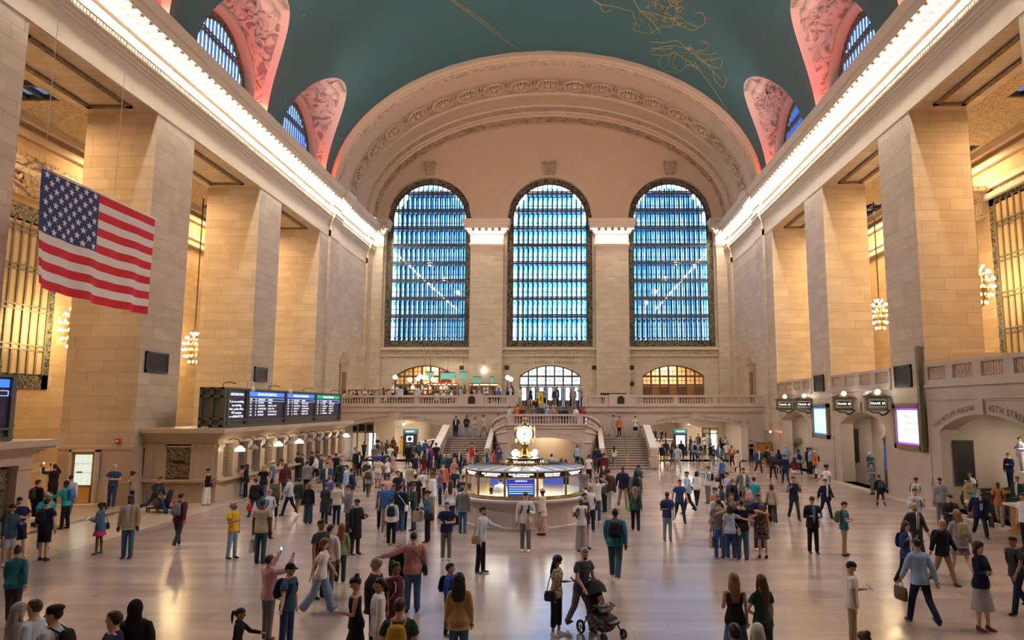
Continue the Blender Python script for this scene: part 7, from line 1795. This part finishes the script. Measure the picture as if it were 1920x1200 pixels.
434 941 1048 75 lookup m c cap:lgrey tee:yellow pants:ldenim black beard:k | man in a pale cap and yellow jersey looking up
541 891 966 275 walk m b short:k ls:pale pants:navy black | man in a pale shirt walking left past the crowd
559 895 969 182 walk m b short:k jacket:charcoal shorts:khaki white | man in a dark bomber jacket and khaki shorts walking away
577 905 982 178 stand f a bob:l ls:black wide:dteal black sb:black | light haired woman in a black top and wide slate trousers
608 907 982 170 phone f b low:k coat:charcoal pants:charcoal black | person in a long charcoal coat with bowed head
630 909 985 178 fold m b short:k ls:cream pants:navy black | man in a cream sweater and navy trousers seen from behind
655 909 0 285 tie m b short:k jacket:grey pants:charcoal black | man in a grey tweed jacket with his hand at his chin
619 892 0 160 stand f a short:r tee:royal/orange* pants:black black | red haired woman with a colourful backpack in the crowd
# ---- left passage and centre crowd
683 827 859 178 walk m b short:k tee:dblue pants:black black bp:dteal Y=61.6 | man with a blue backpack walking to the shop front
666 839 0 15 stand m b short:k ls:pale pants:grey black | man in a white shirt left of the black suit
670 842 0 20 stand m a bald jacket:charcoal pants:charcoal black | balding man behind the black suit
673 850 893 15 phone m d short:k jacket:black:white pants:black black | man in a black suit and white shirt near the office end
686 858 925 178 stand m b short:k tee:white pants:charcoal white bp:charcoal | man with a charcoal backpack facing away, near the office end
690 871 937 178 walk m c short:k ls:lgrey pants:olive white bp:brown | man in a pale hoodie with a brown backpack walking away
713 846 0 200 stand F a short:l jacket:royal pants:black black sb:royal | person in a royal blue jacket with a blue bag
708 857 916 182 stand F c short:k tee:cream shorts:lav black | man in a cream tee and lavender shorts seen from behind
726 860 912 250 phone F b cap:beige tee:white shorts:dblue white cb:charcoal | person in a beige cap and white tee reading a phone
706 818 858 5 fold m a bald tee:black pants:black black | bald man in black standing at the left passage mouth
716 829 0 5 stand f b long:d ls:grey pants:black black | long haired woman in grey in the left passage
726 824 0 5 walk f b long:k jacket:olive pants:black black | dark haired woman with gold scarf in the left passage
738 819 0 10 walk f c bun:k ls:brown pants:black black | woman in brown farther back in the left passage
732 833 0 178 walk m b short:k tee:white pants:lgrey black | man in a white tee walking into the left passage
741 830 867 178 walk m b cap:brown jacket:brown pants:dgreen black | man in a brown jacket and cap walking into the left passage
725 846 0 180 stand m a short:d jacket:dgreen pants:charcoal black | man in a dark suit behind the beige cap
735 847 895 5 walk f b long:d dress:pink:sl mini:pink white plastic:rose | woman in a pale pink dress with a rose bag
703 834 0 190 stand m a short:g tee:grey pants:denim black | grey haired man in a grey tee, left passage crowd
764 832 872 178 stand m b short:g jacket:black pants:black black bp:black | person with a large black backpack left of the kiosk crowd
777 832 0 178 stand m b cap:charcoal jacket:charcoal pants:black black bp:dgreen | person in a charcoal jacket below the left kiosk
786 828 0 178 stand f b low:d ls:teal pants:dteal black | person in a teal top below the left kiosk
775 844 0 10 fold f c low:k ls:black pants:black black | woman in black with folded arms below the left kiosk
780 850 0 110 stand m a short:g jacket:navy pants:black black | grey haired man in a navy coat, centre crowd
794 852 0 178 stand f b long:d ls:maroon pants:denim black | long haired woman in maroon, centre crowd
801 841 0 10 stand m a short:l jacket:navy:sky:maroon pants:navy black | man in a navy blazer and blue shirt, centre crowd
798 825 0 178 stand m b short:d ls:blue pants:navy black | man in blue at the back of the centre crowd
812 826 0 178 stand f b long:b ls:maroon pants:black black | brown haired person at the back of the centre crowd
818 829 870 178 stand m b short:k tee:black pants:black black Y=51.8 | man in a black tee left of the left stair rail
806 836 0 178 stand F c short:k ls:purple pants:black black | large person in a plum top, centre crowd
813 854 0 10 stand f a long:d jacket:charcoal:pink pants:black black | woman in a charcoal jacket, centre crowd
826 851 0 200 stand f b long:k jacket:black pants:black black | woman with black hair and coat, centre crowd
833 852 0 20 stand f a bob:w ls:teal pants:black black | white haired person at the foot of the left stairs
841 852 0 20 stand f a bob:w ls:dteal pants:black black | second white haired person at the foot of the left stairs
852 849 0 200 stand m b hood:charcoal jacket:charcoal pants:black black | person in a charcoal hood at the foot of the left stairs
861 844 0 10 stand f a low:d jacket:navy:white pants:black black | woman in a navy jacket by the left stair handrail
852 860 0 10 stand f a curly:y ls:rose pants:navy black | woman with big fair curls and rose top
831 868 0 15 stand m a cap:navy jacket:orange:sky pants:navy black | man in a navy cap and orange jacket
770 869 0 10 tie m b cap:lgrey vest:beige:white pants:dblue black | man in a pale cap and beige waistcoat, centre crowd
789 871 0 10 stand f b cap:red tee:beige/brown* pants:black black | person in a red cap and brown print, centre crowd
792 880 0 10 stand f b long:k tee:white legg:black white cb:black | woman with long black hair and white tee, dark scarf
810 882 975 285 stand m c short:k ls:white pants:khaki black | man in a white shirt and khaki trousers facing left
826 881 0 285 photo f a bob:r tee:dblue/pink* pants:navy white cb:black pht:sky | red haired woman raising a phone in the crowd
857 877 0 280 stand F a short:b tee:navy pants:navy black | large man in navy near the booth left side
871 869 0 110 stand m a cap:navy tee:white pants:navy black | man in a navy cap and white tee left of the booth
872 860 0 200 stand f b long:d jacket:denim pants:black black | dark haired woman left of the booth roof
869 891 0 5 phone m b short:d tee:black pants:navy black bp:blue | man in a black tee with blue straps left of the booth
746 883 0 60 stand m a short:d tee:black pants:dteal black | man in a black printed tee, left centre crowd
752 885 0 180 stand f b long:d ls:grey pants:grey black | long haired woman in grey behind the black printed tee
726 891 0 10 stand f b bob:k ls:pink pants:beige black | dark haired woman in pale pink, left centre crowd
780 889 0 178 stand m b short:k tee:black pants:black black | man in a black tee seen from behind, centre crowd
717 908 0 10 stand f a low:d vest:navy pants:navy black | woman in navy left of the bright blue tee
739 909 0 5 stand f a long:d ls:charcoal pants:charcoal black | dark haired woman's face right of the bright blue tee
844 901 990 178 stand f a long:b ls:white pants:dblue white | woman with long brown hair and white top seen from behind
885 829 0 178 walk f a short:k dress:red:sl mini:red white cb:yellow z=.3 Y=53.0 | woman in a red dress with a yellow bag on the left stairs
877 843 0 110 stand f c short:k ls:pink pants:pink black | person in a pink jacket beside the red dress
895 844 0 100 stand m b beanie:black ls:charcoal pants:denim black | person in a dark beanie right of the red dress
914 841 0 280 reach f a pony:l ls:teal pants:navy black | fair haired person in teal reaching left by the curved wall
925 843 0 70 stand f b long:k tank:red pants:beige black | long dark haired woman in a red top by the curved wall
936 838 0 170 stand m b short:d tee:dblue pants:denim black | man in a dark blue tee by the curved wall
934 833 0 170 stand m b short:k ls:maroon pants:black black | dark head just behind the dark blue tee
# ---- left side
332 922 1027 178 walk m c short:k ls:maroon pants:charcoal white bp:grey | man in a maroon sweater walking away alone on the open floor at left
80 871 0 60 photo f a low:d ls:white pants:white black pht:white | woman in white raising a phone at the left ticket office
103 869 922 240 photo m b short:k ls:black pants:black black pht:black Y=32.2 | person in black raising both arms beside the woman in white
72 900 0 170 stand m b short:k ls:black pants:black black bp:charcoal | person in black with a charcoal backpack, left
120 901 992 275 reach m d short:k ls:aqua pants:black black bp:blue beard:k | man in a bright turquoise shirt with a blue backpack
126 889 976 200 walk m b short:k ls:pale pants:denim grey | man in a pale shirt walking behind the turquoise shirt
80 934 1052 178 stand m a short:k tee:navy shorts:black black bp:black | man in black shorts with a black backpack seen from behind, left
89 924 0 60 stand m c cap:lgrey tee:aqua pants:denim grey | person in a grey cap and turquoise tee behind the black shorts
30 932 1047 60 lean m a short:d tee:navy shorts:navy white | man in a navy tee leaning against the left ticket office
12 945 1062 80 phone f b low:k jacket:dteal shorts:lgrey white ph:white | woman in a slate jacket and pale shorts at the left office
215 871 942 20 lean m a short:w tee:dblue pants:dblue blue Y=32.2 | white haired man in blue scrubs leaning beside the brown door
246 883 950 300 reach f d low:k jacket:beige/brown*:navy pants:navy black | woman in a patterned jacket pointing left
290 887 963 80 run m a short:b jacket:charcoal pants:dblue black bp:grey | man with a grey backpack pushing a luggage cart
184 942 1039 280 phone f d pony:k jacket:denim:white mini:hotpink grey cb:black ph:black | woman in a denim jacket and bright pink skirt
237 928 1047 10 stand m e short:k jacket:khaki:lav pants:denim black beard:k | man in an open khaki jacket and lavender sweater
# ---- booth staff
921 911 0 20 sit m d short:k tee:white pants:navy black z=.18 Y=27.45 | clerk in white sitting inside the information booth, left
938 890 0 200 stand m a short:d ls:white pants:navy black z=0 Y=28.0 h=1.78 | clerk in white standing at the back of the information booth
"""
POSE['chat']=POSE['out']
for row in CROWD.strip().splitlines():
    if row.startswith('#'): continue
    person_row(row)
# diners and waiters on the balcony: x, top of head, depth, what
DIN = """
646 733 61 sit d white;655 733 61.2 sit b beige;669 732 61 sit k charcoal;662 735 62.6 sit k black;685 725 66 sit w white;691 733 62.5 sit k sky;697 733 61 sit k black;703 734 61 sit b charcoal;713 727 62.5 sit w beige;720 727 66 sit d charcoal;728 729 61 sit k pink;724 732 62.6 sit k white
737 719 65.5 stand d white;744 721 66.5 stand k white;751 723 61.6 stand k pale;761 726 62.8 stand k navy;774 718 65.3 stand d white;783 724 61.6 stand d pale;792 718 66.5 stand d sky;794 733 61 sit k red;802 733 61.3 sit b brown;807 720 66 stand k white;809 731 61 sit w olive;819 732 61 sit b pale
832 732 61 sit d white;847 731 61 sit g white;838 733 62.5 sit b grey;864 725 61.4 stand b sky;827 719 66 stand k white;836 718 65.4 stand w white;847 720 66.5 stand k navy;860 722 66 stand k teal;871 722 66.6 stand d charcoal;885 719 66 stand k dteal;885 730 61.5 stand k black;890 732 62.6 sit w lgrey;898 722 66 stand g aqua;899 730 61.6 stand k lgrey;908 724 66.5 stand k white
920 727 61.8 stand k grey;935 719 65.4 stand y cream;935 726 61.5 stand b blue;952 727 61.6 stand d navy;959 722 63 stand k pale;962 728 61.6 stand k black;914 725 66 stand d white;742 734 62.4 sit b beige;768 730 62.5 sit k brown
"""
nm = {'d':'dark haired','b':'brown haired','k':'black haired','w':'white haired','g':'grey haired','y':'fair haired'}
seen = {}
ordn = ['','second ','third ','fourth ','fifth ','sixth ','seventh ']
for q in DIN.replace('\n',';').split(';'):
    f=q.split()
    if len(f)<5: continue
    x,y,Y,pz_,hc,col=f; Y=float(Y); z=5.02 if Y>64.3 else 4.6; key=(pz_,hc,col,Y>64.3); n_=seen.get(key,0); seen[key]=n_+1
    if Y>64.3 and pz_=='sit': z=5.02
    sx_=R.choice('mf'); where = 'behind the wooden rail' if Y>64.3 else 'in front of the wooden rail'
    lab=f'{ordn[n_]}{nm[hc]} {"diner seated" if pz_=="sit" else "person standing"} in {dict(lgrey="pale grey",pale="off white").get(col,col)} {where} on the balcony'
    if n_: lab=lab.replace(' on the balcony',' there').replace('in front of','before')
    h=max(1.55,min(1.85, ony(float(x),float(y),Y).z - z)) if pz_!='sit' else 1.66
    hd=R.choice((0,20,60,90,180,200,270,300,340))
    if pz_=='sit':
        top=ony(float(x),float(y),Y).z; z2=max(4.6,top-1.22); z=z2
    person_row(f'{x} {y} 0 {hd} {pz_} {sx_} {R.choice("abbc")} {"short" if sx_=="m" else "bob"}:{hc} ls:{col} pants:charcoal black z={z:.2f} Y={Y} h={h:.2f} | {lab}')
run_jobs()
# ================================================================ STROLLER AND LUGGAGE CART
M_FRAME=simple('stroller_frame',(.03,.03,.035),.4,.3); M_FAB=simple('stroller_fabric',(.018,.018,.022),.8)
q=onz(1128,1192); sr=empty('stroller',(q.x,q.y,0),'dark baby stroller with raised hood pushed by the man in the striped polo','stroller',rz=math.radians(35)); sr.scale=(.92,)*3
for x in (-.24,.24):
    m=MB(); m.tube([(x,.62,1.02),(x,.40,.78),(x,.0,.42),(x,-.42,.12)],.017,8); m.tube([(x,.38,.10),(x,.12,.50),(x,-.1,.62)],.015,8); m.obj('frame',M_FRAME,sr,smooth=True)
    for y,r in ((.40,.14),(-.42,.10)):
        m=MB(); AX=Matrix(((0,0,1),(0,1,0),(-1,0,0))); m.lathe((x*1.1,y,r),[(r-.03,-.025),(r,-.022),(r,.022),(r-.03,.025),(r-.04,0),(r-.03,-.025)],20,ax=AX); w=m.obj('wheel',simple('tyre_black',(.012,.012,.012),.7),sr,smooth=True)
        m=MB()
        for k in range(5): a=2*pi*k/5; m.bar((x*1.1,y,r),(x*1.1,y+(r-.03)*cos(a),r+(r-.03)*sin(a)),.015)
        m.obj('spokes',M_FRAME,w)
m=MB(); m.tube([(-.24,.62,1.02),(-.2,.68,1.05),(.2,.68,1.05),(.24,.62,1.02)],.022,8); m.obj('push_bar',M_FRAME,sr,smooth=True)
m=MB(); m.tube([(0,.26,.88),(0,.16,.66),(0,.08,.48),(0,-.1,.44),(0,-.3,.42),(0,-.36,.36)],[(.2,.03),(.21,.04),(.21,.05),(.21,.05),(.2,.04),(.18,.03)],10,flat=Vector((1,0,0))); m.obj('seat',M_FAB,sr,smooth=True)
hd=MB()
for k in range(4):
    a0=math.radians(20+k*32); a1=math.radians(20+(k+1)*32); 
    for j in range(10):
        t0=pi*j/10; t1=pi*(j+1)/10; P_=lambda a,t:(.24*cos(t),.16-.34*cos(a)*sin(t)*.9+.05,.82+.32*sin(a)*sin(t)+.0)
        hd.quad(P_(a0,t0),P_(a1,t0),P_(a1,t1),P_(a0,t1))
hd.obj('hood',M_FAB,sr,smooth=True)
m=MB(); m.tube([(0,.34,.34),(0,.1,.2),(0,-.2,.2),(0,-.3,.28)],[(.2,.06),(.22,.08),(.21,.08),(.18,.03)],10,flat=Vector((1,0,0))); m.obj('basket',cloth('charcoal/lgrey*'),sr,smooth=True)
m=MB(); m.tube([(-.22,-.02,.66),(-.15,-.26,.66),(.15,-.26,.66),(.22,-.02,.66)],.025,8); m.obj('bumper_bar',simple('brown_bumper',(.10,.05,.03),.5),sr,smooth=True)
m=MB(); m.tube([(0,-.3,.41),(0,-.42,.36),(0,-.46,.33)],[(.17,.02),(.18,.025),(.12,.02)],8,flat=Vector((1,0,0))); m.obj('foot_rest',M_FRAME,sr,smooth=True)
ba=empty('baby',sr.matrix_world.translation.copy(),'baby with a red bib sitting in the dark stroller','baby',rz=math.radians(35)); ba.location=(q.x,q.y,0); ba.scale=(.92,)*3
m=MB(); m.ball((0,.05,.78),(.062,.066,.072),12); m.tube([(0,.05,.70),(0,.0,.66),(0,-.06,.53)],[.03,(.08,.07),(.085,.08)],10)
for s in (-1,1):
    m.tube([(s*.05,-.06,.54),(s*.07,-.2,.56),(s*.05,-.3,.62)],[.042,.036,.026],8); m.tube([(s*.05,-.3,.62),(s*.05,-.34,.66)],[.024,.02],6); m.tube([(s*.08,0,.67),(s*.13,-.08,.62),(s*.07,-.2,.67)],[.026,.024,.018],7)
det=MB()
for s in (-1,1): det.ball((s*.024,-.012,.79),(.009,.006,.006),6,1)
det.ball((0,-.014,.752),(.014,.006,.005),6,2)
jobmesh('body',m,[skinm('a'),M_EYE,M_LIP],ba,.012,det,2)
m=MB(); m.tube([(0,.02,.69),(0,-.02,.62),(0,-.07,.52)],[(.075,.06),(.095,.082),(.1,.09)],10)
for s in (-1,1): m.tube([(s*.05,-.06,.54),(s*.07,-.18,.56)],[.052,.046],8); m.tube([(s*.07,0,.67),(s*.12,-.06,.63)],[.036,.034],7)
jobmesh('romper',m,[cloth('ldenim')],ba,.013,None,2)
m=MB(); m.ball((0,-.035,.685),(.06,.045,.03),8); jobmesh('bib',m,[cloth('red')],ba,.012,None,1)
m=MB(); m.ball((0,.065,.80),(.064,.062,.066),10); jobmesh('hair',m,[hairm('d')],ba,.012,None,1)
q=onz(303,960); cr=empty('luggage_cart',(q.x,q.y,0),'low wheeled cart with a grey bag and dark case pushed by the backpack man','cart',rz=math.radians(75))
m=MB(); m.box(-.3,.3,-.55,.55,.16,.2); m.obj('platform',M_FRAME,cr)
for x in (-.26,.26):
    for y in (-.48,.48): m=MB(); m.lathe((x,y,.09),[(.06,-.025),(.09,-.02),(.09,.02),(.06,.025),(.06,-.025)],14,ax=Matrix(((0,0,1),(0,1,0),(-1,0,0)))); m.obj('wheel',MATS['tyre_black'],cr,smooth=True)
m=MB(); m.tube([(-.25,.55,.18),(-.25,.62,.95),(.25,.62,.95),(.25,.55,.18)],.018,8); m.obj('push_bar',M_FRAME,cr,smooth=True)
b=empty('holdall',(q.x,q.y,.2),'round grey duffel bag on the luggage cart','bag',rz=math.radians(75)); m=MB(); m.tube([(-.28,.15,.22),(-.15,.15,.24),(.15,.15,.24),(.28,.15,.22)],[.15,.22,.22,.15],12); jobmesh('bag_body',m,[cloth('grey')],b,.02,None,2); m=MB(); m.tube([(-.12,.15,.44),(-.08,.15,.55),(.08,.15,.55),(.12,.15,.44)],.014,6); m.obj('handle',M_FAB,b)
b=empty('instrument_case',(q.x,q.y,.2),'dark slanted hard case on the luggage cart','case',rz=math.radians(75)); m=MB(); m.tube([(0,-.2,.0),(0,-.32,.4),(0,-.45,.75)],[(.16,.09),(.17,.1),(.13,.08)],10,flat=Vector((1,0,0))); m.obj('case_body',M_FAB,b,smooth=True); m=MB(); m.tube([(0,-.43,.3),(0,-.5,.38),(0,-.47,.5)],.014,6); m.obj('handle',M_FRAME,b)
run_jobs()
# ================================================================ LIGHT
W = bpy.data.worlds.new('sky'); S.world = W; W.use_nodes = True
bg = W.node_tree.nodes['Background']; bg.inputs[0].default_value = (.60,.83,1,1); bg.inputs[1].default_value = 6.0
def area(name, loc, size, power, col, rot=(0,0,0), sy=None, spread=None):
    l = bpy.data.lights.new(name,'AREA'); l.energy = power; l.color = col; l.size = size
    if sy: l.shape='RECTANGLE'; l.size_y = sy
    if spread: l.spread = spread
    o = bpy.data.objects.new(name,l); COL.objects.link(o); o.location = loc; o.rotation_euler = rot; return o
def point(name, loc, power, col, r=.15):
    l = bpy.data.lights.new(name,'POINT'); l.energy=power; l.color=col; l.shadow_soft_size=r
    o = bpy.data.objects.new(name,l); COL.objects.link(o); o.location = loc; return o
def spot(name, loc, to, power, col, ang=60, r=.2, blend=.6):
    l = bpy.data.lights.new(name,'SPOT'); l.energy=power; l.color=col; l.spot_size=math.radians(ang); l.spot_blend=blend; l.shadow_soft_size=r
    o = bpy.data.objects.new(name,l); COL.objects.link(o); o.location=loc; o.rotation_euler=(Vector(to)-Vector(loc)).to_track_quat('-Z','Y').to_euler(); return o
# daylight portals in the great windows
for c in WCX:
    o = area('window_portal', (c,YW+2.3,19.5), 7.8, 1, (1,1,1), (-pi/2,0,0), 17.5); o.data.cycles.is_portal = True
WARM=(1,.80,.56); AMB=(1,.60,.27)
for sx in (-1,1):
    for i,c in enumerate((17.5,28.9,40.75,52.5)):
        area('aisle_lamp', (sx*24.2,c,18.6), 2.0, 900 if sx>0 else 640, AMB, (0,0,0), 6)
    for i,c in enumerate(BC):
        for dy,e in ((-4.42,170),(4.42,520 if i<2 else 260)): point('lunette_lamp', (sx*18.75,c+dy,24.1), e*1.3, (1,.10,.06), .08)
for s in (-1,1):
    for y in (65,73,84,92): area('passage_light',(s*12.6,y,3.75),1.6,250,(1,.90,.76),(0,0,0),5)
area('stair_passage_light',(.1,59,2.5),2.5,120,(1,.80,.5),(0,0,0),3)
for c in BC: area('recess_light',(20.0 if c>30 else 21.5,c,4.2),.8,70 if c>30 else 130,(1,.84,.64),(0,0,0),3)
area('escalator_light',(26,28.9,5),3,160,(1,.82,.6))
for c in (DCX[0],DCX[2]): area('lobby_light',(c,YW+3.5,9.2),2,420,(1,.72,.42),(0,0,0),5)
area('bar_light',(-10,66.5,9.2),3,120,(1,.8,.6),(0,0,0),10)
area('booth_light',(0,28.75,2.07),1.6,45,(1,.96,.88))
for sx in (-1,1):
    for y in (16,27,38,50): spot('floor_fill', (sx*17.0,y,24.2), (sx*2,y+4,0), 4300, (.80,.87,1), 75, .5, 1)  # added spots without lamp bodies, to lift the brightness at floor level
# unseen fill spots above the cornices, added to brighten the vault
for sx in (-1,1):
    for y in (14,26,38,50):
        spot('vault_fill', (sx*17.0,y,24.3), (-sx*6,y+14,33), 1500, (1,.90,.76), 150, .4, 1)
S.view_settings.view_transform='Standard'; S.view_settings.look='None'; S.view_settings.gamma=1; S.view_settings.use_curve_mapping=False
S.view_settings.exposure = .4
cy = S.cycles
cy.max_bounces=5; cy.diffuse_bounces=3; cy.glossy_bounces=3; cy.transmission_bounces=2; cy.transparent_max_bounces=12; cy.caustics_reflective=False; cy.caustics_refractive=False
cy.sample_clamp_indirect=8; cy.sample_clamp_direct=0
cy.use_denoising=True
